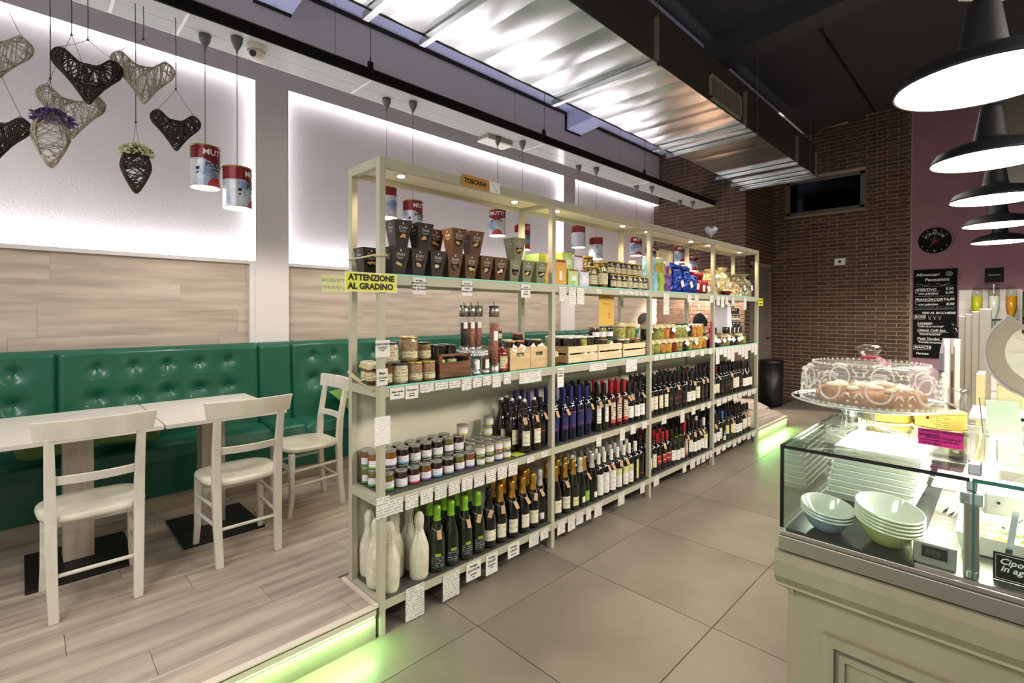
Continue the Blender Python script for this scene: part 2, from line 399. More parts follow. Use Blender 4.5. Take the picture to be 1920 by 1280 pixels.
# black edge trim where ceiling meets the wall, stepping round the beams
g = G()
for a, b in ((-3.2, .22), (.51, 4.33), (4.65, 7.0)): g.box(-2.392, -2.365, a, b, 4.315, 4.345)
for a, b in ((.22, .51), (4.33, 4.65)):
    g.box(-2.392, -2.365, a, b, 4.09, 4.108); g.box(-2.392, -2.365, a - .018, a, 4.09, 4.345)
S('trim_1', g, M_black)

# ------------------------------------------------------------------ brick walls
BP, BL = .0618, .259
bk = G().box(-BL / 2 + .005, BL / 2 - .005, -.006, .02, -BP / 2 + .005, BP / 2 - .005).mesh('brick', M_brick)
CAM = Vector((2.05, -1.18, 1.52))
def brickwall(name, gback, org, dirv, length, z1, holes=(), phase=0, zmin=0):
    wll = S(name, gback, M_brickm)
    ds = Vector(dirv); ang = math.atan2(ds.y, ds.x); items = []
    nr = int((z1) / BP)
    for r in range(nr):
        z = r * BP + BP / 2
        s_ = -((phase + (r % 2) * BL / 2) % BL)
        while s_ < length:
            a, b = max(s_, 0), min(s_ + BL, length); s_ += BL
            if b - a < .02: continue
            pieces = [(a, b)]
            for (h0, h1, hz0, hz1) in holes:
                if hz0 - BP / 2 < z < hz1 + BP / 2:
                    q = []
                    for (p0, p1) in pieces:
                        if p1 <= h0 or p0 >= h1: q.append((p0, p1))
                        else:
                            if p0 < h0 - .02: q.append((p0, h0))
                            if p1 > h1 + .02: q.append((h1, p1))
                    pieces = q
            for p0, p1 in pieces:
                c = Vector(org) + ds * (p0 + p1) / 2 + Vector((0, 0, z)); items.append(((c - CAM).length + (50 if z < 1.15 or z > zc(c.x) - .02 else 0), c, p1 - p0))
    items.sort(key=lambda t: t[0]); rest = G()
    cosA, sinA = math.cos(ang), math.sin(ang)
    for k, (d, c, L_) in enumerate(items):
        if c.z > zc(c.x) : continue
        if k < 300:
            o = O('brick', bk, parent=wll, loc=c + Vector((sinA, -cosA, 0)) * R.uniform(-.0015, .0015), rot=(0, 0, ang)); o.scale = ((L_ - .01) / (BL - .01), 1, 1)
        else:
            h = Vector((cosA, sinA, 0)) * (L_ / 2 - .005); n = Vector((sinA, -cosA, 0)) * .006
            rest.obox(c, h, n, (0, 0, BP / 2 - .005))
    if rest.v: tag(O('brickwork', rest, M_brick, parent=wll), kind='stuff')
    return wll
brickwall('wall_back', G().box(-2.6, -.895, 7.013, 7.15, 0, 4.75), (-2.5, 7.012, 0), (1, 0, 0), 1.61, 4.7, phase=.18)
brickwall('wall_back_side', G().box(-1.05, -.893, 7.02, 7.2, 0, 4.75).box(-1.05, -.893, 8.24, 8.33, 0, 4.75).box(-1.05, -.893, 7.2, 8.24, 2.3, 4.75), (-.892, 7.01, 0), (0, 1, 0), 1.32, 4.7, holes=((.19, 1.23, 0, 2.3),), phase=.05)
brickwall('wall_far', G().box(-1.0, -.70, 8.333, 8.5, 0, 4.95).box(.44, 1.03, 8.333, 8.5, 0, 4.95).box(-.70, .44, 8.333, 8.5, 0, 3.19).box(-.70, .44, 8.333, 8.5, 3.79, 4.95), (-.888, 8.332, 0), (1, 0, 0), 1.90, 4.9, holes=((.19, 1.33, 3.19, 3.79),), phase=.2)
S('wall_right_far', G().box(1.03, 5.6, 8.32, 8.5, 0, 5.3), M_purple)
S('wall_right', G().box(5.5, 5.6, -3.2, 8.4, 0, 5.3), mat('side_wall', '9c8a86', .8))
# window in the far wall
M_alu = mat('grey_window_frame', '6f6b66', .5, .3)
wn = S('window_1', G().box(-.69, .43, 8.36, 8.42, 3.19, 3.245).box(-.69, .43, 8.36, 8.42, 3.735, 3.79).box(-.69, -.635, 8.36, 8.42, 3.19, 3.79).box(.375, .43, 8.36, 8.42, 3.19, 3.79), M_alu)
O('window_pane', G().box(-.635, .375, 8.385, 8.39, 3.245, 3.735), mat('night_glass', '0c0b0c', .08), parent=wn)
O('window_sill', G().box(-.71, .45, 8.315, 8.42, 3.175, 3.195), M_alu, parent=wn)
# door in the recess
M_door = mat('grey_beige_door', '7d766a', .6)
dr = S('door_1', G().box(-.93, -.905, 7.27, 8.18, .005, 2.24), M_door)
O('door_frame', G().box(-.95, -.885, 7.205, 7.27, 0, 2.29).box(-.95, -.885, 8.18, 8.235, 0, 2.29).box(-.95, -.885, 7.205, 8.235, 2.24, 2.295), M_door, parent=dr)
O('door_handle', G().cyl((-.905, 8.08, 1.08), (-.86, 8.08, 1.08), .009, 8).cyl((-.86, 8.09, 1.08), (-.86, 7.96, 1.08), .009, 8), M_black, parent=dr)
O('door_sign', G().box(-.905, -.902, 7.62, 7.68, 1.78, 1.86), M_black, parent=dr)
# white sensor box on the far wall
t = tag(O('wall_sensor', G().box(-.075, .075, -.03, 0, -.055, .055), mat('white_plastic', 'dedad2', .5), loc=(.12, 8.322, 2.35), bevel=.006), 'small white sensor box on the brick wall left of the clock', 'sensor')
O('lens', G().cyl((.0, -.03, 0), (0, -.034, 0), .022, 12), M_black, parent=t)

# ------------------------------------------------------------------ far bar: tiles, counter, hood
tl = S('wall_tiles', G().box(1.555, 4.2, 8.305, 8.32, .9, 1.845), mat('pale_grout', 'b9b2a8', .8))
tmesh = G().box(-.147, .147, -.01, 0, -.068, .068).mesh('tile', mat('glossy_white_tile', 'e9e4dc', .15, vary=.03))
for i in range(8):
    for j in range(6): O('tile', tmesh, parent=tl, loc=(1.708 + i * .3 + (0 if j % 2 else 0), 8.305, 1.773 - j * .14))
M_boxw = mat('white_board', 'e4dfd6', .5)
t = E('bar_back_counter', 'white panelled back counter under the white tiles of the bar', 'counter', (1.6, 7.7, 0))
O('body', G().box(0, 2.4, 0, .58, 0, 1.02), M_boxw, parent=t)
O('worktop', G().box(-.02, 2.42, -.03, .58, 1.02, 1.06), mat('white_stone', 'efebe3', .25), parent=t)
for k in range(4):
    for i in range(3): O('drawer', G().box(.02 + i * .8, .78 + i * .8, -.018, 0, .03 + k * .245, .255 + k * .245), M_boxw, parent=t, bevel=.004)
t = E('ventilation_hood', 'tall stainless steel panelled hood high up behind the pendant lamps', 'hood', (1.85, 8.0, 0))
O('panel', G().box(0, .44, -.02, .3, 3.0, 5.0), mat('hood_steel', 'b8b0a0', .3, .9, bump=.05, bscale=4), parent=t)
O('panel', G().box(.455, 1.2, -.02, .3, 3.0, 5.0), MC['hood_steel'], parent=t)

# wall clock (blank brand plate of the photo reads MOKAFLOR)
M_clock = mat('clock_face', '0c0b0a', .75, spec=.2)
ck = E('wall_clock', 'round black wall clock with pale rim and red emblem above chalkboard', 'clock', (1.29, 8.318, 2.575))
g = G().cyl((0, 0, 0), (0, -.03, 0), .19, 40); O('face', g, M_clock, parent=ck)
g = G(); g.tube([(.19 * math.cos(i * PI / 20), -.02, .19 * math.sin(i * PI / 20)) for i in range(40)], .009, 6, closed=True); O('rim', g, mat('clock_rim', 'a9a59c', .4), parent=ck)
g = G()
for i in range(12):
    a = i * PI / 6
    if i in (3, 9): continue
    g.box(.155 * math.sin(a) - .006, .155 * math.sin(a) + .006, -.034, -.031, .155 * math.cos(a) - .006, .155 * math.cos(a) + .006)
M_pale = mat('pale_print', 'b3aea4', .6)
O('hour_mark', g, M_pale, parent=ck)
text('12', .05, (0, -.034, .145), M_pale, FY, ck); text('6', .05, (0, -.034, -.15), M_pale, FY, ck)
for i, c in enumerate('MOKAFLOR'):
    a = math.radians(60 - i * 120 / 7); o = text(c, .055, (-.105 * math.sin(a), -.034, -.0 + .105 * math.cos(a)), M_pale, FY, ck, bold=.0008)
    o.matrix_local = Matrix.Translation(o.location) @ Matrix.Rotation(-a, 4, 'Y') @ FY.to_4x4()
g = G()
for i in range(6):
    a = i * PI / 3 + .3; g.tube([(0, -.034, 0), (.03 * math.cos(a - .3), -.034, .03 * math.sin(a - .3)), (.055 * math.cos(a), -.034, .055 * math.sin(a)), (.03 * math.cos(a + .3), -.034, .03 * math.sin(a + .3)), (0, -.034, 0)], .004, 4)
O('emblem', g, mat('dull_red', '8c2f35', .6), parent=ck)
O('hand', G().bar((0, -.037, 0), (.0, -.037, .13), .002, .006, (0, 1, 0)), M_pale, parent=ck); O('hand', G().bar((0, -.037, 0), (-.06, -.037, -.1), .002, .006, (0, 1, 0)), M_pale, parent=ck)

# chalkboard menu
cb = E('chalkboard', 'tall black chalkboard with white handwritten wine list on purple wall', 'chalkboard', (1.054, 8.31, .86))
O('board', G().box(0, .485, -.015, 0, 0, 1.3), mat('chalkboard_black', '0b0a09', .8, spec=.2), parent=cb)
def chalk(s, x, z, size, al='LEFT', sh=.15): text(s, size, (x, -.0165, z), M_whitep, FY, cb, align=al, shear=sh, bold=.0006)
chalk('Alimentari', .03, 1.22, .062); chalk('Pasqualetti', .13, 1.145, .062)
chalk('APERITIVO', .02, 1.0, .05); chalk('5,50', .36, 1.01, .05); chalk('con piattino', .06, .945, .046); chalk('6,00', .36, .955, .05)
chalk('FRANCIACORTA', .02, .855, .05); chalk('6,00', .37, .86, .05); chalk('con piattino', .06, .785, .046); chalk('8,00', .37, .79, .05)
chalk('VINI AL BICCHIERE', .1, .66, .044); chalk('ROSSI', .02, .6, .048); chalk('Lorenzo', .05, .51, .05); chalk('"CASA ALLE VACCHE"', .05, .46, .03)
chalk('Chianti Colli Sen.', .05, .405, .046); chalk('"FONTALEONI"', .07, .345, .036); chalk('Petit Verdot', .05, .28, .05); chalk('"PODERE SPAGNOLO"', .06, .225, .03)
chalk('BIANCHI', .02, .15, .048); chalk('Fernao', .04, .06, .05)
g = G()
def cl(x0, z0, x1, z1, w_=.003): g.bar((x0, -.0165, z0), (x1, -.0165, z1), .002, w_, (0, 0, 1) if abs(x1 - x0) > abs(z1 - z0) else (1, 0, 0))
for x0, z0, x1, z1 in ((.02, .972, .3, .98), (.02, .826, .33, .832), (.02, .715, .46, .72), (.05, .485, .2, .49), (.05, .378, .4, .382), (.05, .253, .36, .258), (.01, .57, .14, .57), (.01, .63, .14, .63), (.01, .57, .01, .63), (.14, .57, .14, .63), (.01, .12, .2, .12), (.01, .18, .2, .18), (.01, .12, .01, .18), (.2, .12, .2, .18), (.03, .945, .03, .975), (.03, .945, .055, .945), (.03, .785, .03, .82), (.03, .785, .055, .785)): cl(x0, z0, x1, z1)
for k in range(2):
    g.tube([(.03 + k * .22 + i * .02, -.0165, 1.075 + .012 * math.sin(i * .9 + k)) for i in range(9)], .0016, 4)
for k in range(3):
    x = .19 + k * .055; g.tube([(x - .016, -.0165, .62), (x - .012, -.0165, .595), (x, -.0165, .588), (x + .012, -.0165, .595), (x + .016, -.0165, .62)], .0016, 4); cl(x, .588, x, .57); cl(x - .012, .57, x + .012, .57)
for i in range(6):
    a = i * PI / 3; g.tube([(.4 + .026 * math.cos(a) + .014 * math.cos(b * PI / 4), -.0165, 1.225 + .022 * math.sin(a) + .014 * math.sin(b * PI / 4)) for b in range(8)], .0016, 4, closed=True)
O('chalk_drawing', g, M_whitep, parent=cb)
g = G()
for z in (1.05, .905, .745): 
    for i in range(22): 
        x = .02 + i * .02; g.bar((x, -.0165, z), (x + R.uniform(.008, .016), -.0165, z + R.uniform(-.006, .006)), .002, .0025)
O('small_writing', g, M_whitep, parent=cb)

# ------------------------------------------------------------------ suspended tray over the tables
TZ = 3.29
M_traygl = mat('frosted_tray_panel', 'b7bcb9', .14, .0, spec=1.0)
tr = E('suspended_tray', 'long suspended channel of pale panels with black side rail above the tables', 'ceiling tray', (0, 0, TZ))
ys = [-3.0, -1.9, -.8, -.465, .73, 2.75, 4.9, 7.0]
for a, b in zip(ys, ys[1:]):
    O('panel', G().box(-1.712, -1.56, a + .004, b - .004, 0, .006), M_traygl, parent=tr)
    O('panel', G().box(-1.557, -1.392, a + .004, b - .004, 0, .006), M_traygl, parent=tr)
    O('cross_bar', G().box(-1.712, -1.39, b - .008, b + .008, -.004, .001), mat('white_metal', 'e4e4e0', .4), parent=tr)
O('side_rail', G().box(-1.392, -1.380, -3.0, 7.0, 0, .085).box(-1.43, -1.38, -3.0, 7.0, .08, .085), mat('black_rail', '1d1a18', .45, .4), parent=tr)
O('rail_lip', G().box(-1.384, -1.376, -3.0, 7.0, .078, .082), mat('brass_lip', '8a7c62', .5, .4), parent=tr)
O('side_rail', G().box(-1.72, -1.712, -3.0, 7.0, -.002, .03), MC['white_metal'], parent=tr)
for y in (.72, 2.72, 4.75, -1.6):
    O('suspension_wire', G().cyl((-1.38, y, .06), (-1.38, y, 1.12 - .003), .0022, 5).box(-1.392, -1.372, y - .02, y + .02, .06, .13).cyl((-1.38, y, .13), (-1.38, y, .16), .005, 6), M_black, parent=tr)
    O('suspension_wire', G().cyl((-1.66, y - .15, .0), (-1.66, y - .15, 1.1), .0015, 4), M_black, parent=tr)
M_cone = mat('grey_cone', '63666a', .45)
# red and white tin pendants
M_red = mat('tin_red', '7c1720', .35, .2)
M_tinw = mat('tin_white_blue', 'c9ccd2', .35, .2, col2='7b98c0', nscale=7, nst=(1, 1, 1.5), nlo=.45, nhi=.6)
M_gold = mat('tin_gold_rim', 'a8843a', .35, .8)
M_bulb = mat('lamp_glow', 'ffffff', .5, emis='fff2dc', es=9)
def tin_proto(ang):
    t = E('tin_pendant_lamp', 'x x x x', 'pendant lamp', (0, 0, 0)); LABELS.clear()
    r = .083; H = .26
    O('red_band', G().lathe([(r, .175), (r, .252)], 28), M_red, parent=t)
    prof = []
    for k in range(15): prof.append((r - (.0012 if k % 2 else -.0006), .005 + k * .0121))
    b = O('tin_body', G().lathe(prof, 28), M_tinw, parent=t)
    O('rim', G().lathe([(r, .252), (r + .003, .254), (r + .003, .260), (r - .002, .262), (r - .004, .256), (0.001, .256)], 28), M_gold, parent=t)
    O('inner', G().lathe([(r - .002, .0), (r - .003, .24)], 28), M_white_gloss, parent=t)
    O('bulb', G().lathe([(.001, .012), (r - .006, .012), (r - .006, .02), (.001, .02)], 28), M_bulb, parent=t)
    wrap_text('MUTTI', .052, r + .0008, .213, ang, M_whitep, t, bold=.0006)
    wrap_text('POLPA', .042, r + .001, .135, ang, M_blackp, t, bold=.0005)
    wrap_text('tomatoes', .018, r + .001, .108, ang, M_blackp, t)
    g = G(); g.v = []
    for a0, z0, ww, hh in ((ang - 1.25, .1, .02, .018), (ang - 1.25, .075, .012, .012)):
        g.grid(lambda u, v: ((r + .0016) * math.cos(a0 + (u - .5) * ww / r), (r + .0016) * math.sin(a0 + (u - .5) * ww / r), z0 + v * hh), 3, 1)
    O('print_mark', g, M_blackp, parent=t)
    g = G(); 
    for a0 in (ang + .05,): g.grid(lambda u, v: ((r + .0012) * math.cos(a0 + (u - .5) * 1.3), (r + .0012) * math.sin(a0 + (u - .5) * 1.3), .004 + v * .052 * math.sqrt(max(0, 1 - (2 * u - 1) ** 2))), 12, 3)
    O('tomato_print', g, mat('tomato_red', 'b03a3c', .35), parent=t)
    g = G().grid(lambda u, v: ((r + .001) * math.cos(ang + (u - .5) * 1.9), (r + .001) * math.sin(ang + (u - .5) * 1.9), .178 - v * .03 * math.sin(PI * u)), 14, 2)
    O('red_swoosh', g, M_red, parent=t)
    O('glow_light', G().sphere((0, 0, .03), .001, 4, 3), M_bulb, parent=t)
    return t
def addcord(t, h):
    O('cord', G().cyl((0, 0, .258), (0, 0, h - .09), .0022, 6), mat('grey_cord', '55504c', .6), parent=t)
    O('ceiling_cup', G().lathe([(.006, h - .10), (.006, h - .085), (.012, h - .08), (.034, h - .03), (.036, h - .001), (.0, h)], 16), M_cone, parent=t)
tins = [(-1.588, -.335, 2.31), (-1.475, -.18, 2.185), (-1.6, .99, 2.30), (-1.5, 1.18, 2.19), (-1.6, 2.26, 2.29), (-1.51, 2.53, 2.165), (-1.615, 3.62, 2.30), (-1.52, 3.85, 2.17), (-1.62, 4.95, 2.31), (-1.5, 5.16, 2.18), (-1.62, 6.25, 2.31), (-1.5, 6.45, 2.18)]
tinlab = ['tin-can pendant lamp left of the wall pillar, higher of that pair', 'tin-can pendant lamp hanging just left of the white pillar, lower one',
 'tin-can pendant lamp beside the nearest shelf post, higher of its pair', 'tin-can pendant lamp just above the dark biscuit boxes',
 'tin-can pendant lamp above gap between brown and green boxes', 'tin-can pendant lamp directly behind the rear shelf post above green box',
 'tin-can pendant lamp above the yellow and green tea boxes, higher one', 'tin-can pendant lamp above the tall preserve jars in second bay',
 'tin-can pendant lamp above stacked labelled jars in second bay', 'tin-can pendant lamp partly behind the third front post of shelving',
 'tin-can pendant lamp behind the white board and blue bags', 'tin-can pendant lamp in front of bricks right of the white board']
for i, (x, y, z) in enumerate(tins):
    t = tin_proto([.5, 1.15, 2.6, .35, -.85, -.1, 1.6, 2.2, -.6, -.2, -.5, -.8][i]); t.location = (x, y, z); tag(t, tinlab[i]); t['group'] = 'tin-can pendant lamps over the tables'
    addcord(t, TZ - z)
    spot('tin_light', (x, y, z + .01), 13, 2.85, (1, .93, .84), .05, blend=.35)
# dome camera
t = E('dome_camera', 'white dome security camera under the black rail', 'camera', (-1.51, -.05, TZ))
O('base', G().lathe([(.062, 0), (.062, -.02), (.055, -.03)], 24), MC['white_plastic'], parent=t)
O('dome', G().sphere((0, 0, -.045), .052, 20, 12), MC['white_plastic'], parent=t)
O('lens', G().cyl((.028, -.028, -.058), (.037, -.037, -.066), .021, 16), mat('lens_black', '14120f', .1), parent=t)
# emergency light
t = E('emergency_light', 'flat white rectangular emergency lamp under the tray', 'lamp', (-1.68, 2.30, TZ))
O('housing', G().box(-.07, .09, -.17, .17, -.03, -.001), mat('grey_plastic', 'a3a49a', .5), parent=t, bevel=.005)
O('diffuser', G().box(-.08, .085, -.18, .18, -.05, -.03), mat('white_diffuser', 'f1f0ea', .3), parent=t, bevel=.01)

# ------------------------------------------------------------------ ventilation duct
dt = E('ventilation_duct', 'large rectangular galvanised ventilation duct running overhead', 'duct', (0, 0, 3.45))
x0, x1 = -.85, .12
g = G(); n = 36
ysd = [-3.0 + i * (9.85 / n) for i in range(n + 1)]
for i in range(n):   # cross-broken sheet: every bay bellies slightly between its ribs
    a, b = ysd[i], ysd[i + 1]; am = .010 if i % 2 else .004
    g.grid(lambda u, v: (x0 + (x1 - x0) * u, a + (b - a) * v, .010 - am * math.sin(PI * v) * (.35 + .65 * math.sin(PI * u))), 6, 6)
O('underside', g, M_galv, parent=dt)
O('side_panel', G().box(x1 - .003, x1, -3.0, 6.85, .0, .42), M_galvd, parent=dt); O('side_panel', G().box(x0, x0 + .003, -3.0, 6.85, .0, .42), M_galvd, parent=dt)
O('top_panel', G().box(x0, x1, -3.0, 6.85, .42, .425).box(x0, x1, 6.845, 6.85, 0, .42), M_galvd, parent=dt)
for y in (.42, .86, 2.3, 4.12, 4.45, 5.9, 6.45, 6.8, -1.4):
    O('support_rail', G().box(x0 - .05, x1 + .03, y - .02, y + .02, -.045, -.008).box(x0 - .05, x1 + .03, y - .026, y - .02, -.045, -.0), M_galv, parent=dt)
for y in (.86, 2.3, 4.45, 6.45):
    O('threaded_rod', G().cyl((x1 + .02, y, -.04), (x1 + .02, y, 1.13), .004, 6), M_steel, parent=dt); O('threaded_rod', G().cyl((x0 - .04, y, -.04), (x0 - .04, y, 1.02), .004, 6), M_steel, parent=dt)
for y in (2.3, 4.12, 5.9, 6.8): O('flange', G().box(x1, x1 + .025, y - .02, y + .02, -.01, .33), mat('flange_metal', '85827a', .5, .3), parent=dt)
gr = O('grille', G().box(x1 + .001, x1 + .018, 3.28, 4.02, .02, .04).box(x1 + .001, x1 + .018, 3.28, 4.02, .23, .25).box(x1 + .001, x1 + .018, 3.28, 3.3, .02, .25).box(x1 + .001, x1 + .018, 4.0, 4.02, .02, .25), mat('grille_metal', '9a968a', .5, .3), parent=dt)
for k in range(17): O('slat', G().box(x1 + .002, x1 + .012, 3.32 + k * .04, 3.326 + k * .04, .04, .23), MC['grille_metal'], parent=gr)

# ------------------------------------------------------------------ large pendant lamps over the counter
M_shade = mat('black_enamel', '141316', .55)
M_glow = mat('shade_glow', 'ffffff', .5, emis='fff4e4', es=5.5)
lamp_lab = ['nearest and largest of the five black pendant lamps over the counter', 'second nearest black pendant lamp over the counter', 'middle one of the five black pendant lamps over counter', 'second farthest black pendant lamp over the counter', 'farthest and smallest-looking black pendant lamp, right of the clock']
P0 = None
for i, y in enumerate((1.15, 2.35, 3.6, 5.0, 6.5)):
    if P0 is None:
        t = E('pendant_lamp', lamp_lab[0], 'pendant lamp', (1.98, y, 2.3)); P0 = t; r = .24
        O('shade', G().lathe([(r, 0), (r + .004, .004), (r - .002, .014), (.215, .05), (.165, .075), (.075, .10), (.07, .105), (.066, .12), (.045, .26), (.04, .28), (.0, .285)], 48), M_shade, parent=t)
        O('reflector', G().lathe([(r - .004, .003), (.205, .04), (.15, .062), (.001, .07)], 48), mat('white_reflector', 'ffffff', .5, emis='fff6e8', es=2.6), parent=t)
        O('lamp_glass', G().lathe([(r - .012, .006), (.001, .004)], 48), M_glow, parent=t)
        g = G()
        for s_ in (-1, 1): g.tube([(s_ * .015, 0, .28), (s_ * .02, .01, .32), (s_ * .015, 0, .36)], .004, 6)
        O('bracket', g, M_chrome, parent=t)
        O('cord', G().tube([(0, 0, .28), (-.06, -.02, .30), (-.08, -.03, .36), (-.02, 0, .5), (0, 0, 2.5)], .003, 6), mat('white_cord', 'cfc8be', .6), parent=t)
    else: t = dup(P0, (1.98, y, 2.3), label=lamp_lab[i])
    t['group'] = 'black pendant lamps over the counter'
    spot('counter_lamp_light', (1.98, y, 2.29), 75, 2.98, (1, .93, .83), .2, blend=.3)
t = E('lamp_bar', 'thin pale steel bar carrying pendant lamps across the picture top right', 'bar', (1.98, 1.3, 2.62))
O('rod', G().cyl((-.02, 0, .02), (2.6, .6, .05), .006, 8), M_chrome, parent=t)

# ------------------------------------------------------------------ bench
bn = E('bench', 'long green buttoned leather bench along the wall', 'bench', (0, 0, PZ))
BZ = -PZ
O('plinth', G().box(-2.35, -2.03, -3.0, 6.9, 0, .115), mat('cream_plinth', 'b3aa98', .6), parent=bn)
O('seat_base', G().box(-2.35, -1.985, -3.0, 6.9, .115, .40), M_leather, parent=bn, bevel=.01)
ydiv = [-3.0, -1.02, .22, .49, 2.4, 4.30, 4.56, 6.9]
for a, b in zip(ydiv, ydiv[1:]):
    def cush(u, v, a=a, b=b):
        y = a + (b - a) * u
        # profile front-bottom to back
        t = v; L_ = .40
        if t < .3: s_ = t / .3; x, z = -1.965 - .0 - .02 * math.sin(PI * .5 * s_) + .0, .37 + .08 * s_ ** .7
        else: s_ = (t - .3) / .7; x, z = -1.985 - L_ * s_, .45 + .022 * math.sin(PI * min(1, s_ * 1.1))
        e = min(u, 1 - u) * (b - a); k = max(0, 1 - e / .035); z -= .03 * k * k
        x -= .012 * k * k
        return (x, y, z)
    O('seat_cushion', G().grid(cush, 40, 14), M_leather, parent=bn)
def tuft(a, b, buttons):
    ny = max(8, int((b - a) / .018)); nz = 46; H0, H1 = .40, 1.125
    def f(u, v):
        y = a + (b - a) * u; z = H0 + (H1 - H0) * v; x = -2.285 - .035 * v
        e = min(y - a, b - y); k = max(0, 1 - e / .03); x -= .035 * k * k
        kt = max(0, (v - .93) / .07); x -= .055 * kt ** 2.2; z2 = z - .012 * kt
        if v < .04: x -= .02
        for (by, bz) in buttons:
            dy, dz = y - by, z - bz; d = math.hypot(dy, dz)
            if d < .16:
                x -= .030 * math.exp(-(d / .030) ** 1.3) + .020 * math.exp(-(d / .075) ** 2)
        return (x, y, z2)
    g = G().grid(f, ny, nz)
    g.grid(lambda u, v: (f(u, 1)[0] - .012 * v, a + (b - a) * u, f(u, 1)[2] - .008 * v), ny, 2)
    o = O('backrest', g, M_leather, parent=bn)
    for by, bz in buttons:
        v = (bz - H0) / (H1 - H0); O('button', G().sphere((-2.285 - .035 * v - .040, by, bz), .0085, 10, 6), M_leather, parent=o)
b1, b2 = 1.125 - PZ, .925 - PZ
def bl(ys): return [(y, z) for y in ys for z in (b1, b2)]
tuft(-3.0, -1.02, bl([-1.22 - .205 * k for k in range(8)]))
tuft(-1.02, .22, bl([-.815 + .203 * k for k in range(5)]))
tuft(.22, .49, [])
tuft(.49, 2.4, bl([.68 + .205 * k for k in range(8)]))
tuft(2.4, 4.30, bl([2.62 + .205 * k for k in range(8)]))
tuft(4.30, 4.56, [])
tuft(4.56, 6.9, bl([4.78 + .205 * k for k in range(10)]))

# ------------------------------------------------------------------ tables
def table(y0, y1, label):
    yc = (y0 + y1) / 2; t = E('dining_table', label, 'table', (-1.59, yc, PZ), group='white dining tables')
    O('tabletop', G().box(-.42, .42, -(y1 - y0) / 2 + .002, (y1 - y0) / 2 - .002, .73, .755), mat('white_tabletop', 'd3ccc4', .3), parent=t, bevel=.003)
    O('pedestal', G().box(-.065, .065, -.07, .06, .014, .73), mat('pale_wood_pedestal', 'b5ab9c', .5, col2='a39a8a', nscale=5, nst=(6, 6, .6)), parent=t, bevel=.003)
    O('base_plate', G().box(-.2, .32, -.22, .22, 0, .014), mat('black_plate', '141212', .5), parent=t, bevel=.002)
    return t
table(-1.93, -1.29, 'white dining table cut off by left picture edge')
table(-1.285, -.63, 'white dining table in front of leftmost chair')
table(-.625, .02, 'white dining table in front of the middle chair')
table(.75, 1.4, 'white dining table behind the near end of the shelving')
table(2.7, 3.35, 'white dining table seen through the second shelving bay')
table(5.0, 5.65, 'white dining table in front of the seated grey-haired person')

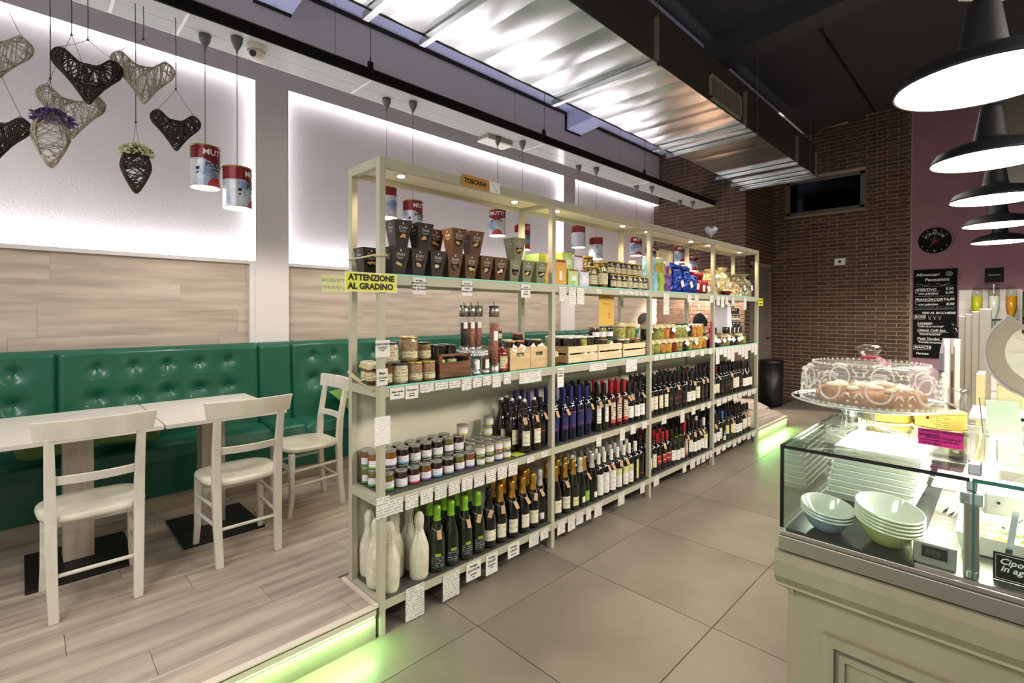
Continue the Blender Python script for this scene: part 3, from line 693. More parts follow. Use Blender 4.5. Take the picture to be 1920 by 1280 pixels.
# ------------------------------------------------------------------ chairs (face -X, origin between the feet)
def make_chair(label):
    t = E('dining_chair', label, 'chair', (0, 0, 0), group='white wooden dining chairs')
    def leg(pts, w_): 
        g = G(); P = [Vector(p) for p in pts]
        for i in range(len(P) - 1):
            a, b = P[i], P[i + 1]; wa, wb = w_[i], w_[i + 1]
            vs = [(a.x + sx * wa[0] / 2, a.y + sy * wa[1] / 2, a.z) for sx, sy in ((-1, -1), (1, -1), (1, 1), (-1, 1))] + [(b.x + sx * wb[0] / 2, b.y + sy * wb[1] / 2, b.z) for sx, sy in ((-1, -1), (1, -1), (1, 1), (-1, 1))]
            g.add(vs, [(0, 1, 5, 4), (1, 2, 6, 5), (2, 3, 7, 6), (3, 0, 4, 7)] + ([(3, 2, 1, 0)] if i == 0 else []) + ([(4, 5, 6, 7)] if i == len(P) - 2 else []), 0, False)
        return g
    for s_ in (-1, 1):
        O('leg', leg([(.20, s_ * .150, 0), (.178, s_ * .155, .2), (.168, s_ * .158, .43), (.178, s_ * .160, .6), (.215, s_ * .163, .815)], [(.034, .036), (.034, .04), (.04, .042), (.034, .04), (.026, .034)]), M_wood_white, parent=t, bevel=.004)
        O('leg', leg([(-.185, s_ * .178, 0), (-.168, s_ * .172, .12), (-.165, s_ * .168, .42)], [(.026, .028), (.03, .032), (.036, .036)]), M_wood_white, parent=t, bevel=.004)
        for z in (.2, .30): O('stretcher', G().cyl((-.165, s_ * .172, z - .0), (.172, s_ * .155, z + .01), .0095, 8), M_wood_white, parent=t)
        O('foot_pad', G().cyl((.198, s_ * .150, -.0), (.198, s_ * .150, .004), .013, 8), M_black, parent=t)
    O('stretcher', G().cyl((.178, -.15, .195), (.178, .15, .195), .0095, 8), M_wood_white, parent=t)
    O('stretcher', G().box(-.175, -.16, -.16, .16, .30, .335), M_wood_white, parent=t, bevel=.004)
    # seat
    out = []
    for i in range(40):
        a = 2 * PI * i / 40; c, s_ = math.cos(a), math.sin(a); n = 3.4
        rx = .195; ry = .205 - .012 * c
        k = (abs(c) ** n + abs(s_) ** n) ** (-1 / n); out.append((k * c * rx - .005, k * s_ * ry))
    g = G(); rings = [(.90, .424), (.985, .428), (1.0, .438), (.985, .450), (.93, .456), (.7, .452), (.35, .448), (.02, .447)]
    vs = [(x * k, y * k, z) for k, z in rings for x, y in out]; m_ = 40
    fs = [(r_ * m_ + i, r_ * m_ + (i + 1) % m_, (r_ + 1) * m_ + (i + 1) % m_, (r_ + 1) * m_ + i) for r_ in range(len(rings) - 1) for i in range(m_)]
    fs += [tuple(range(m_ - 1, -1, -1)), tuple(range((len(rings) - 1) * m_, len(rings) * m_))]
    g.add(vs, fs, 0, True); O('seat', g, mat('worn_white_seat', 'd6d1c2', .3, col2='c3bdad', nscale=9), parent=t)
    # curved rails
    def rail(w_, z0, z1, x_, bow, th, fl=0.0):
        g = G(); n = 16
        for k, (dx) in enumerate((0,)):
            vs = []
            for i in range(n + 1):
                u = i / n * 2 - 1; y = u * w_; x = x_ + bow * (1 - u * u)
                f_ = fl * u * u
                sl = .12 * (z1 - z0)
                vs += [(x, y, z0), (x + th, y, z0), (x + sl + th, y * (1 + fl), z1 + .0), (x + sl, y * (1 + fl), z1)]
            fs = []
            for i in range(n):
                for k2 in range(4): a = i * 4 + k2; b = i * 4 + (k2 + 1) % 4; fs.append((a, b, b + 4, a + 4))
            fs += [(0, 1, 2, 3), (n * 4 + 3, n * 4 + 2, n * 4 + 1, n * 4)]
            g.add(vs, fs, 0, False)
        return g
    O('top_rail', rail(.212, .805, .895, .195, .035, .018, .07), M_wood_white, parent=t, bevel=.003)
    O('back_rail', rail(.15, .60, .640, .165, .028, .014), M_wood_white, parent=t, bevel=.003)
    return t
ch = make_chair('leftmost white wooden dining chair, seen from behind'); ch.location = (-1.088, -.937, PZ)
dup(ch, (-1.105, -.283, PZ), label='middle white wooden dining chair in front of table corner')
dup(ch, (-1.47, .262, PZ), PI / 2 , label='white wooden dining chair turned sideways behind the shelving end')

# cushions on the bench
def cushion(loc, rz, label, tilt=.9):
    t = E('cushion', label, 'cushion', loc, rz, group='green pointed cushions on the bench')
    def f(u, v, s_):
        x, y = (u - .5) * 2, (v - .5) * 2; k = (1 - x ** 4) * (1 - y ** 4); e = 1 + .12 * (abs(x * y)) ** 1.5
        return (x * .17 * e, y * .17 * e, s_ * .055 * k ** .6)
    g = G().grid(lambda u, v: f(u, v, 1), 14, 14); g.grid(lambda u, v: f(u, v, -1), 14, 14)
    g.xf(Matrix.Rotation(tilt, 4, 'Y'))
    O('cover', g, mat('lime_fabric', '7f9c52', .8, col2='5f8140', nscale=10), parent=t)
cushion((-2.08, -1.07, .735), .3, 'green cushion left of the first table pedestal', .35)
cushion((-2.12, -.66, .74), -.3, 'green cushion right of the first table pedestal', .35)
cushion((-2.12, 1.0, .72), .2, 'green cushion on bench beside the first shelf post', .45)

# ------------------------------------------------------------------ shelving unit
LZ = [.170, .655, 1.170, 1.700]; TOP = 2.24
PY = [0.0, 1.233, 2.462, 3.70, 4.92]; PW = .032
sh = E('shelving_unit', 'long open cream steel shelving unit with four bays of wine and food', 'shelving', (0, 0, 0))
for k, y in enumerate(PY):
    O('post', G().box(-.035, 0, y, y + PW, 0, TOP), M_cream, parent=sh, bevel=.002)
    O('post', G().box(-.307, -.272, y, y + PW, 0 if k else PZ, TOP), M_cream, parent=sh, bevel=.002)
for k in range(4):
    a, b = PY[k] + PW, PY[k + 1]
    O('rail', G().box(-.034, -.001, a, b, TOP - .045, TOP), M_cream, parent=sh); O('rail', G().box(-.306, -.273, a, b, TOP - .045, TOP), M_cream, parent=sh)
    O('soffit_board', G().box(-.272, -.035, a, b, TOP - .02, TOP - .006), mat('cream_board', 'eeeade', .6), parent=sh)
    for i, z in enumerate(LZ):
        O('rail', G().box(-.034, -.001, a, b, z - .052, z - .009), M_cream, parent=sh); O('rail', G().box(-.306, -.273, a, b, z - .052, z - .009), M_cream, parent=sh)
        gl = i >= 2
        O('glass_shelf', G().box(-.30, -.004, a + .001, b - .001, z - .009, z - .001), M_shglass if gl else M_dkshelf, parent=sh)
        O('glass_edge', G().box(-.006, -.0012, a + .001, b - .001, z - .0085, z - .0008), M_gedge if gl else mat('dark_edge', '4c5049', .2), parent=sh)
    O('back_panel', G().box(-.300, -.292, a, b, .12, 1.125), mat('beige_panel', 'cbc6b2', .55), parent=sh)
for y in (PY[0], PY[-1]):
    for z in LZ + [TOP + .009]: O('rail', G().box(-.272, -.035, y, y + PW, z - .052, z - .009), M_cream, parent=sh)
for y in PY[1:-1]:
    O('rail', G().box(-.272, -.035, y, y + PW, TOP - .045, TOP), M_cream, parent=sh)
for y in (.21, 1.04, 1.455, 2.28, 2.67, 3.51, 3.9, 4.75):
    o = O('spotlight', G().cyl((-.15, y, TOP - .021), (-.15, y, TOP - .026), .03, 20), M_chrome, parent=sh)
    O('bulb', G().cyl((-.15, y, TOP - .026), (-.15, y, TOP - .029), .018, 16), mat('spot_glow', 'ffffff', .5, emis='ffe2a8', es=40), parent=o)
    spot('shelf_spot', (-.15, y, TOP - .034), 9, 2.5, (1, .80, .52), .015)
g = G()
for z, dz in ((1.78, .012), (1.215, -.02)):
    g.tube([(.006, .016, z), (-.017, -.008, z + .004), (-.16, -.012, z - .012 + dz), (-.29, -.008, z + .004), (-.312, .016, z), (-.29, .04, z)], .0045, 6)
    g.tube([(.004, -.004, z), (.007, .036, z + .002), (-.037, .037, z), (-.04, -.004, z), (.004, -.005, z)], .0045, 6)
g.tube([(-.31, .0, 1.21), (-.2, -.02, 1.19), (-.04, -.01, 1.15)], .004, 6)
O('rope', g, mat('jute_rope', 'c6bb92', .8), parent=sh)
SHN = ['bottom', 'lower', 'middle', 'top']; BYN = ['nearest', 'second', 'third', 'farthest']

# ------------------------------------------------------------------ bottles
M_blk = mat('black_glass', '0c0d0a', .08, coat=.5); M_grn = mat('dark_green_glass', '17200f', .08, coat=.5)
M_blue = mat('blue_black_glass', '10122a', .1, coat=.5); M_rose = mat('dark_rose_glass', '3a0f10', .08, coat=.5); M_beer = mat('brown_glass', '1d0f08', .07, coat=.5)
foils = {n: mat('foil_' + n, c, r_, m_, bump=b_, bscale=90) for n, c, r_, m_, b_ in (('gold', 'c79a3f', .3, .85, .2), ('lime', '7fb52e', .35, .35, .25), ('silver', 'c9c8c2', .35, .5, .15), ('black', '141312', .35, .1, 0), ('blue', '2a2768', .35, .2, 0),
        ('red', 'a3222b', .35, .2, 0), ('white', 'd9d6c9', .4, 0, 0), ('maroon', '4a1a20', .4, .1, 0), ('sky', '4a6d9c', .35, .2, 0), ('orange', 'c89040', .3, .7, .15), ('darkblue', '15182a', .35, .1, 0), ('brown', '2a1d16', .4, .1, 0))}
PR = {
 'champ': [(.001, .004), (.038, 0), (.0445, .006), (.0450, .02), (.045, .14), (.0425, .17), (.035, .20), (.026, .228), (.019, .258), (.0165, .285), (.0165, .325), (.001, .327)],
 'wine': [(.001, .003), (.034, 0), (.0375, .005), (.038, .02), (.038, .188), (.0355, .202), (.026, .216), (.0175, .226), (.0148, .24), (.0142, .31), (.001, .312)],
 'burg': [(.001, .003), (.036, 0), (.041, .005), (.0415, .02), (.0415, .14), (.038, .17), (.029, .198), (.0195, .225), (.0152, .25), (.0145, .305), (.001, .307)],
 'tall': [(.001, .003), (.030, 0), (.0335, .004), (.034, .02), (.034, .205), (.032, .22), (.022, .236), (.0155, .248), (.014, .262), (.014, .335), (.001, .337)],
 'swing': [(.001, .003), (.040, 0), (.0445, .006), (.045, .03), (.045, .155), (.042, .18), (.030, .205), (.022, .225), (.0175, .25), (.0155, .29), (.017, .296), (.017, .306), (.001, .307)],
}
FO = {
 'champ': [(.0245, .236), (.0195, .262), (.0178, .285), (.0195, .289), (.0205, .298), (.0190, .306), (.0195, .325), (.0165, .333), (.001, .335)],
 'wine': [(.0158, .238), (.0152, .26), (.0152, .312), (.0145, .3145), (.001, .315)],
 'burg': [(.0162, .236), (.0155, .26), (.0155, .306), (.0145, .309), (.001, .31)],
 'tall': [(.0158, .255), (.0152, .27), (.0152, .338), (.0142, .341), (.001, .3415)],
 'cap': [(.0225, .262), (.0190, .272), (.0190, .29), (.0195, .30), (.0200, .325), (.0175, .334), (.001, .335)],
}
LB_cream = printed('wine_label_cream', 'dcd6bb', '7a7460', .03, 60, .3, amount=.5); LB_white = printed('wine_label_white', 'e2ded4', '8a857c', .035, 50, .25, amount=.45)
LB_dark = printed('wine_label_dark', '26282a', '9a9c98', .012, 90, .45, amount=.7); LB_red = printed('wine_label_red', 'a31f26', 'e2ded4', .04, 60, .25, amount=.6)
LB_rose = printed('wine_label_rose', 'dccbb0', '4a3a2c', .018, 60, .5, amount=.8); LB_blue = printed('wine_label_blue', '20225c', '8c2a50', .09, 40, .16, amount=.7)
LB_lime = printed('wine_label_lime', '86b52e', '5c8a1c', .03, 60, .3, amount=.5); LB_yel = printed('wine_label_yellow', 'd2cf8e', 'a8a468', .03, 60, .3, amount=.6); LB_shade = printed('wine_label_blackred', '171414', '9c2a2c', .05, 40, .2, amount=.9)
M_kraft = mat('kraft_tag', 'b89472', .8)
bm_cache = {}
def bmesh_part(key, fn):
    if key not in bm_cache: bm_cache[key] = fn()
    return bm_cache[key]
KINDS = {  # profile, body, foil profile, foil, labels[(z0,z1,half angle,mat)], description
 'wrap': None,
 'lime': ('champ', M_grn, 'cap', 'lime', [(.028, .085, .75, LB_dark), (.085, .10, .35, LB_lime)], 'green-capped sparkling wine bottle'),
 'blkspk': ('champ', M_blk, 'champ', 'black', [(.045, .105, .8, LB_cream)], 'black-capped sparkling wine bottle'),
 'gold': ('champ', M_blk, 'champ', 'gold', [(.035, .115, .62, LB_cream)], 'gold-foiled sparkling wine bottle'),
 'goldlime': ('champ', M_blk, 'champ', 'orange', [(.03, .10, .55, LB_lime)], 'gold-foiled bottle with lime label'),
 'goldyel': ('champ', M_grn, 'champ', 'gold', [(.03, .09, .5, LB_yel)], 'gold-foiled bottle with yellow label'),
 'silver': ('champ', M_blk, 'champ', 'silver', [(.03, .07, .3, LB_white)], 'silver-foiled sparkling wine bottle'),
 'whitecap': ('wine', M_blk, 'wine', 'white', [(.02, .17, .85, LB_white)], 'white-capped wine bottle'),
 'whiteyel': ('wine', M_blk, 'wine', 'white', [(.02, .11, .85, LB_white), (.11, .16, .85, LB_yel)], 'white-capped bottle with yellow-white label'),
 'whitethin': ('wine', M_blk, 'wine', 'white', [(.03, .18, .25, LB_yel)], 'white-capped bottle with narrow label'),
 'bluecap': ('tall', M_blue, 'tall', 'blue', [(.08, .19, .8, LB_blue)], 'blue-capped dark blue bottle'),
 'olive': ('tall', M_grn, 'tall', 'black', [(.06, .19, .5, LB_white)], 'dark green oil bottle'),
 'rose': ('tall', M_rose, 'tall', 'red', [(.06, .19, .6, LB_rose), (.035, .06, .6, mat('label_rose_base', 'c25a50', .6))], 'red-capped rosé bottle'),
 'redlabel': ('wine', M_blk, 'wine', 'red', [(.06, .135, .6, LB_red)], 'red-capped bottle with red label'),
 'redwine': ('wine', M_blk, 'wine', 'black', [(.05, .16, .7, LB_cream)], 'black-capped red wine bottle'),
 'redwine2': ('burg', M_blk, 'burg', 'brown', [(.04, .13, .75, LB_white)], 'round-shouldered brown-capped wine bottle'),
 'dark': ('wine', M_blk, 'wine', 'black', [(.04, .15, .5, LB_shade)], 'dark-labelled red wine bottle'),
 'maroon': ('wine', M_blk, 'wine', 'maroon', [(.05, .14, .6, LB_cream)], 'maroon-capped wine bottle'),
 'limeband': ('burg', M_grn, 'burg', 'black', [(.03, .12, .95, LB_white), (.228, .236, 3.1, foils['lime'])], 'dark bottle with lime neck band'),
 'sky': ('wine', M_blk, 'wine', 'sky', [(.02, .06, .6, LB_white), (.06, .11, .5, mat('label_sky', '5f7fae', .6))], 'blue-capped wine bottle'),
 'greencap': ('burg', M_grn, 'burg', 'darkblue', [(.07, .16, .5, LB_yel)], 'dark green wine bottle'),
 'swing': ('swing', M_beer, None, None, [(.045, .135, .55, LB_cream)], 'swing-top brown beer bottle'),
}
def bottle_parts(kind):
    prof, body, fprof, foil, labels, desc = KINDS[kind]; out = []
    out.append(('body', bmesh_part(('b', prof, body.name), lambda: G().lathe(PR[prof], 22).mesh('body', body))))
    if fprof: out.append(('foil_cap', bmesh_part(('f', fprof, foil), lambda: G().lathe(FO[fprof], 18).mesh('foil_cap', foils[foil]))))
    rb = {'champ': .045, 'wine': .038, 'burg': .0415, 'tall': .034, 'swing': .045}[prof]
    for z0, z1, ha, m in labels:
        r_ = rb if z0 < .2 else .0225
        out.append(('label', bmesh_part(('l', prof, z0, z1, ha, m.name), lambda z0=z0, z1=z1, ha=ha, m=m, r_=r_: G().lathe([(r_ + .0007, z0), (r_ + .0007, z1)], 14, a0=-ha, a1=ha).mesh('label', m))))
    if kind == 'swing':
        out.append(('stopper', bmesh_part('swcap', lambda: G().lathe([(.001, .325), (.011, .324), (.012, .318), (.012, .308), (.001, .306)], 14).mesh('stopper', M_whitep))))
        out.append(('wire_bail', bmesh_part('swbail', lambda: G().tube([(0, .018, .268), (0, .021, .30), (0, .012, .32), (0, -.012, .32), (0, -.021, .30), (0, -.018, .268)], .0014, 4).tube([(.019 * math.cos(i * PI / 8), .019 * math.sin(i * PI / 8), .268) for i in range(16)], .0013, 4, closed=True).mesh('wire_bail', M_chrome))))
    return out, desc
tagm = G().box(-.001, .001, -.012, .012, -.045, 0).mesh('paper_tag', M_kraft)
strm = G().tube([(.0215 * math.cos(i * PI / 6), .0215 * math.sin(i * PI / 6), -.012 * math.cos(i * PI / 6)) for i in range(12)], .0008, 4, closed=True).mesh('tag_string', mat('pale_string', 'c9bfa8', .8))
cnt = {}
PEND = []
def place_bottle(kind, x, y, lvl, bay, row, tagged=False, grp=None):
    parts, desc = bottle_parts(kind)
    e = bpy.data.objects.new('wine_bottle' if kind != 'swing' else 'beer_bottle', None); COL.objects.link(e); e.empty_display_size = .03
    e.location = (x, y, LZ[lvl]); e.rotation_euler = (0, 0, R.uniform(-.55, -.1))
    for n, me in parts:
        o = bpy.data.objects.new(n, me); COL.objects.link(o); o.parent = e
    if tagged:
        o = bpy.data.objects.new('paper_tag', tagm); COL.objects.link(o); o.parent = e; o.location = (.036, R.uniform(-.01, .02), .218); o.rotation_euler = (R.uniform(-.3, .3), -.55, R.uniform(-.4, .4))
        o = bpy.data.objects.new('tag_string', strm); COL.objects.link(o); o.parent = e; o.location = (.004, 0, .226); o.scale = (1.35, 1.25, 1)
    e['category'] = 'bottle'
    PEND.append((e, desc, bay, lvl, row, y))
    return e
def finish_pending():
    groups = {}
    for e, desc, bay, lvl, row, y in PEND: groups.setdefault((desc, bay, lvl, row), []).append((y, e))
    for (desc, bay, lvl, row), lst in groups.items():
        lst.sort(key=lambda t: t[0])
        for i, (y, e) in enumerate(lst):
            where = f'{SHN[lvl]} shelf of {BYN[bay]} bay'
            rn = ['front', 'second', 'third', 'back'][row]
            l = f'{desc}, {rn} row, ' + (f'{ordw(i)} from left, ' if len(lst) > 1 else '') + where
            tag(e, l, group=f'{desc}s on the {SHN[lvl]} shelf of the {BYN[bay]} bay')
def fill(bay, lvl, spec):
    """spec: (kind, y of first column, columns, spacing, rows, tagged share)"""
    for kind, y0, n, dy, rows, tg in spec:
        for i in range(n):
            for r in range(rows):
                place_bottle(kind, -.052 - r * .080 + R.uniform(-.004, .004), y0 + i * dy + R.uniform(-.004, .004) + (.0 if r % 2 == 0 else .006), lvl, bay, r, tagged=(r == 0 and R.random() < tg))
fill(0, 0, [('lime', .367, 4, .092, 2, .9), ('lime', .34, 1, .09, 0, 0), ('blkspk', .731, 1, .09, 1, 1), ('gold', .828, 4, .094, 2, .6)])
for x, y in ((-.22, .36), (-.22, .45)): place_bottle('lime', x, y, 0, 0, 2)
for x, y in ((-.15, 1.16), (-.24, 1.02), (-.24, 1.11), (-.24, 1.19)): place_bottle('gold', x, y, 0, 0, 2)
place_bottle('silver', -.07, 1.195, 0, 0, 0, True)
fill(1, 0, [('gold', 1.33, 2, .105, 2, .4), ('goldyel', 1.52, 1, .1, 3, 0), ('silver', 1.60, 1, .1, 2, 0), ('goldlime', 1.645, 1, .1, 1, 1), ('silver', 1.735, 1, .1, 1, 0), ('whitecap', 1.82, 3, .082, 4, .5), ('whitecap', 1.66, 2, .08, 0, 0), ('whiteyel', 2.075, 3, .08, 4, .6), ('whitethin', 2.32, 1, .08, 3, 0), ('dark', 2.40, 1, .08, 3, 0)])
for y in (1.60, 1.68, 1.75): place_bottle('whitecap', -.22, y, 0, 1, 3)
fill(2, 0, [('maroon', 2.53, 1, .08, 4, .5), ('redwine', 2.605, 1, .08, 3, 0), ('redlabel', 2.68, 3, .086, 3, .5), ('redwine2', 2.935, 1, .08, 3, 0), ('limeband', 3.02, 2, .083, 3, 0), ('rose', 3.185, 1, .08, 1, 1), ('redwine', 3.27, 1, .08, 4, 0), ('redwine2', 3.35, 3, .083, 4, .8), ('whiteyel', 3.60, 1, .08, 4, 0)])
fill(3, 0, [('redwine2', 3.80, 2, .085, 4, .5), ('redwine', 3.96, 1, .08, 4, 0), ('sky', 4.05, 1, .085, 2, 0), ('greencap', 4.14, 2, .085, 4, .6), ('redwine', 4.31, 1, .08, 4, .0), ('redwine2', 4.40, 2, .085, 4, .5), ('redwine', 4.58, 3, .085, 3, .4)])
# lower shelf
for x, y, tg in ((-.055, 1.035, 1), (-.06, 1.13, 1), (-.20, .975, 0), (-.13, 1.00, 0), (-.15, 1.09, 0), (-.24, 1.06, 0)):
    place_bottle('swing', x, y, 1, 0, 0 if x > -.1 else (1 if x > -.19 else 2), tagged=bool(tg))
place_bottle('dark', -.075, 1.205, 1, 0, 0, True)
for x, y in ((-.16, 1.18), (-.24, 1.14), (-.24, 1.21)): place_bottle('bluecap', x, y, 1, 0, 2 if x > -.2 else 3)
fill(1, 1, [('bluecap', 1.325, 5, .088, 3, .8), ('olive', 1.80, 2, .088, 4, 1), ('rose', 1.985, 1, .09, 3, 0), ('rose', 2.07, 2, .09, 2, .9), ('redwine2', 2.235, 3, .078, 3, .4)])
for y in (1.66, 1.74): 
    for x in (-.14, -.22): place_bottle('olive', x, y, 1, 1, 2 if x > -.2 else 3)
fill(2, 1, [('redwine', 2.54, 1, .08, 3, .5), ('redwine', 2.625, 3, .083, 4, .5), ('dark', 2.89, 3, .083, 3, .4), ('dark', 3.15, 1, .08, 4, 0), ('redwine2', 3.235, 2, .083, 4, .7), ('redwine', 3.42, 1, .08, 3, 0), ('dark', 3.51, 2, .083, 4, .3)])
place_bottle('redlabel', -.14, 3.42, 1, 2, 1)
fill(3, 1, [('maroon', 3.79, 2, .085, 3, .3), ('dark', 3.98, 4, .085, 4, .3), ('redwine', 4.33, 2, .085, 3, .3), ('dark', 4.50, 1, .085, 3, 0), ('redwine2', 4.60, 3, .085, 3, .3)])

# paper-wrapped bottles at the near end
M_wrap = mat('tissue_wrap', 'dcd8c6', .5, col2='c4bda0', nscale=16, bump=1.0, bscale=42, bst=(1, 1, .28))
def wrapm(seed):
    rr = random.Random(seed); sq = [rr.uniform(-.0065, .0065) for _ in range(26)]
    prof = [(.042, .0), (.047, .012), (.0485, .06), (.0485, .12), (.046, .155), (.033, .192), (.0225, .220), (.0185, .243), (.021, .262), (.0245, .28), (.024, .305), (.016, .326), (.002, .332)]
    g = G(); n = 26
    def f(u, v):
        k = v * (len(prof) - 1); i = min(int(k), len(prof) - 2); t = k - i; r_ = prof[i][0] * (1 - t) + prof[i + 1][0] * t; z = prof[i][1] * (1 - t) + prof[i + 1][1] * t
        j = int(round(u * n)) % n; amp = .35 + .65 * math.exp(-((z - .2) / .06) ** 2)
        if z < .05: amp *= .5
        r2 = max(.001, r_ + sq[j] * amp + .0016 * math.sin(j * 2.4) * amp); a = 2 * PI * u + (.5 * (z / .33) if z > .15 else .22)
        return (r2 * math.cos(a), r2 * math.sin(a), z)
    return g.grid(f, n, 26)
wl_ = ['tissue-wrapped bottle beside the rear shelf post, leftmost', 'tissue-wrapped bottle half hidden left of the near front post', 'frontmost tissue-wrapped bottle just right of the near front post', 'tissue-wrapped bottle in the second row behind the near post',
       'tissue-wrapped bottle at the back next to green-capped bottles', 'tissue-wrapped bottle in front of first green-capped bottle', 'tissue-wrapped bottle mostly hidden behind the near front post']
for i, (x, y) in enumerate(((-.255, .09), (-.135, .06), (-.055, .085), (-.15, .175), (-.17, .275), (-.055, .255), (-.235, .185))):
    t = E('wrapped_bottle', wl_[i], 'bottle', (x, y, LZ[0]), group='tissue-wrapped bottles on the bottom shelf')
    O('tissue_wrap', wrapm(i), M_wrap, parent=t)
    O('twist_string', G().tube([(.024 * math.cos(a * PI / 6), .024 * math.sin(a * PI / 6), .238) for a in range(12)], .0012, 4, closed=True), mat('white_string', 'e8e4d8', .7), parent=t)

# ------------------------------------------------------------------ jars
M_lid = mat('silver_lid', 'a8a49a', .25, .7); M_lidgold = mat('gold_lid', 'b09a58', .3, .7); M_lidblk = mat('black_lid', '23201c', .35); M_lidwh = mat('white_lid', 'dedad0', .4)
M_lidgreen = mat('green_lid', '1d4436', .4); M_lidred = mat('red_check_lid', 'a8503c', .5, col2='c9a080', nscale=40)
fillc = {n: mat('jar_' + n, c, .12, coat=.6, col2=c2, nscale=s_, nlo=.4, nhi=.6) for n, c, c2, s_ in (
    ('choc', '2b1811', '382015', 30), ('amber', '7a4a1e', '6a3d18', 30), ('black', '17110f', '241812', 30), ('olive', '6b6128', '54501f', 40), ('grn', '4c5228', '767a3a', 30), ('gomasio', 'a58868', '8c6e50', 120), ('cream', 'b5ad90', 'c7c0a4', 20),
    ('mush', '3a2d12', '93824a', 55), ('artich', '7c7a3c', 'b0a860', 40), ('green', '6f7434', 'a5a352', 35), ('yellow', 'b58a2c', 'c9a444', 30), ('orange', 'a8642c', 'c48c48', 30), ('red', '6b2218', '94452c', 30), ('dark', '201a16', '3a3028', 40), ('must', '6b5a30', '86713c', 30))}
stripe = {n: mat('stripe_' + n, c, .6) for n, c in (('green', '3f9440'), ('lime', '8aa83a'), ('mint', 'a9c79a'), ('pink', 'c2304e'), ('violet', '6b4f8c'), ('blue', '4f9cc4'), ('yellow', 'd9c93a'), ('red', 'b5352c'), ('navy', '4d5a9c'), ('grey', '8c9c90'))}
M_jl = printed('jar_label', 'e4dfe0', '8c86a0', .009, 120, .45, amount=.5); M_jlc = printed('jar_label_cream', 'cfc6a0', '5a5238', .016, 110, .4, amount=.6)
def jar(loc, rad, h, fill_, lid, lab=None, st=None, lbl='', name='preserve_jar', group=None, cover=None, tagpaper=False, rz=None, ltall=.42):
    key = (rad, h, fill_, lid.name if lid else '', lab.name if lab else '', st, cover)
    t = E(name, lbl, 'jar', loc, rz if rz is not None else R.uniform(-.6, .1), group=group)
    def P(n, fn): 
        me = bmesh_part((n,) + key, fn); o = bpy.data.objects.new(n, me); COL.objects.link(o); o.parent = t
    lh = .010 if rad < .045 else .014
    P('glass_body', lambda: G().lathe([(.001, .001), (rad * .9, 0), (rad * .98, .003), (rad * .98, h - lh - .008), (rad * .9, h - lh), (rad * .9, h - .002), (.001, h - .002)], 18).mesh('glass_body', fillc[fill_]))
    if lid: P('lid', lambda: G().lathe([(rad * .97, h - lh), (rad * 1.0, h - lh + .001), (rad * 1.0, h - .0015), (rad * .96, h), (.001, h - .0008)], 20).mesh('lid', lid))
    if lab: P('label', lambda: G().lathe([(rad * .985 + .0005, h * .12), (rad * .985 + .0005, h * (.12 + ltall))], 14, a0=-1.2, a1=1.2).mesh('label', lab))
    if st: P('label_stripe', lambda: G().lathe([(rad * .985 + .001, h * .06), (rad * .985 + .001, h * .17)], 14, a0=-1.2, a1=1.2).mesh('label_stripe', stripe[st]))
    if cover:
        def cv():
            g = G(); n = 20
            def f(u, v):
                a = u * 2 * PI; k = math.sin(a * 5 + rad * 900) * .004
                if v < .4: r_ = rad * 1.0 * v / .4; z = h + .002
                else: r_ = rad * (1.0 + .25 * (v - .4) / .6) + k * (v - .4); z = h - (v - .4) * .05 + k
                return (r_ * math.cos(a), r_ * math.sin(a), z)
            return g.grid(f, n, 6).mesh('cloth_cover', mat('cloth_cover', 'c7bb94', .8, col2='b3a67c', nscale=40))
        P('cloth_cover', cv)
    if tagpaper:
        o = O('paper_tag', bmesh_part('whitetag', lambda: G().box(-.001, .001, -.02, .02, -.02, .02).mesh('paper_tag', M_paper)), parent=t); o.location = (rad + .012, R.uniform(-.01, .01), h * .6); o.rotation_euler = (R.uniform(.3, 1.1), -.25, R.uniform(-.5, .2))
    return t
# small jars, near bay lower shelf
JG = 'small spread jars on the lower shelf'
Z3 = LZ[1]; th = .084; shh = .056
def jl(desc, pos): return f'{desc} jar {pos}'
tall = [('choc', 'mint', 'mint-striped chocolate spread'), ('choc', 'pink', 'pink-striped dark jam'), ('amber', 'violet', 'violet-striped amber spread'), ('choc', 'blue', 'blue-striped brown spread'), ('black', 'grey', 'grey-striped dark spread'), ('olive', 'violet', 'violet-striped olive spread'), ('amber', 'violet', 'purple-banded mustard spread')]
ysf = [.156, .228, .299, .371, .446, .522, .594]
for i, y in enumerate(ysf):
    f_, s_, d = tall[i]; jar((-.065, y, Z3), .033, th, f_, M_lid, M_jl, s_, jl(d, f'in the front row, {ordw(i)} from left on lower shelf'), group=JG)
cols = ['choc', 'amber', 'black', 'choc', 'black', 'choc', 'olive']; sts = ['mint', 'violet', 'blue', 'mint', 'grey', 'mint', 'violet']
for i, y in enumerate([.14, .212, .285, .357, .43, .505, .578]):
    for k in range(2):
        jar((-.14, y, Z3 + k * (th + .0005)), .033, th, cols[(i + k) % 7], M_lid, M_jl, sts[(i + k) % 7], jl('dark spread', f'in second row, {ordw(i)} from left, {"upper" if k else "lower"} layer'), group=JG)
for i, y in enumerate([.16, .235, .31, .385, .46, .535]):
    for k in range(2):
        jar((-.215, y, Z3 + k * (th + .0005)), .033, th, cols[(i + 2 + k) % 7], M_lid, M_jl, sts[(i + 2 + k) % 7], jl('dark spread', f'in third row, {ordw(i)} from left, {"upper" if k else "lower"} layer'), group=JG)
k_ = 0
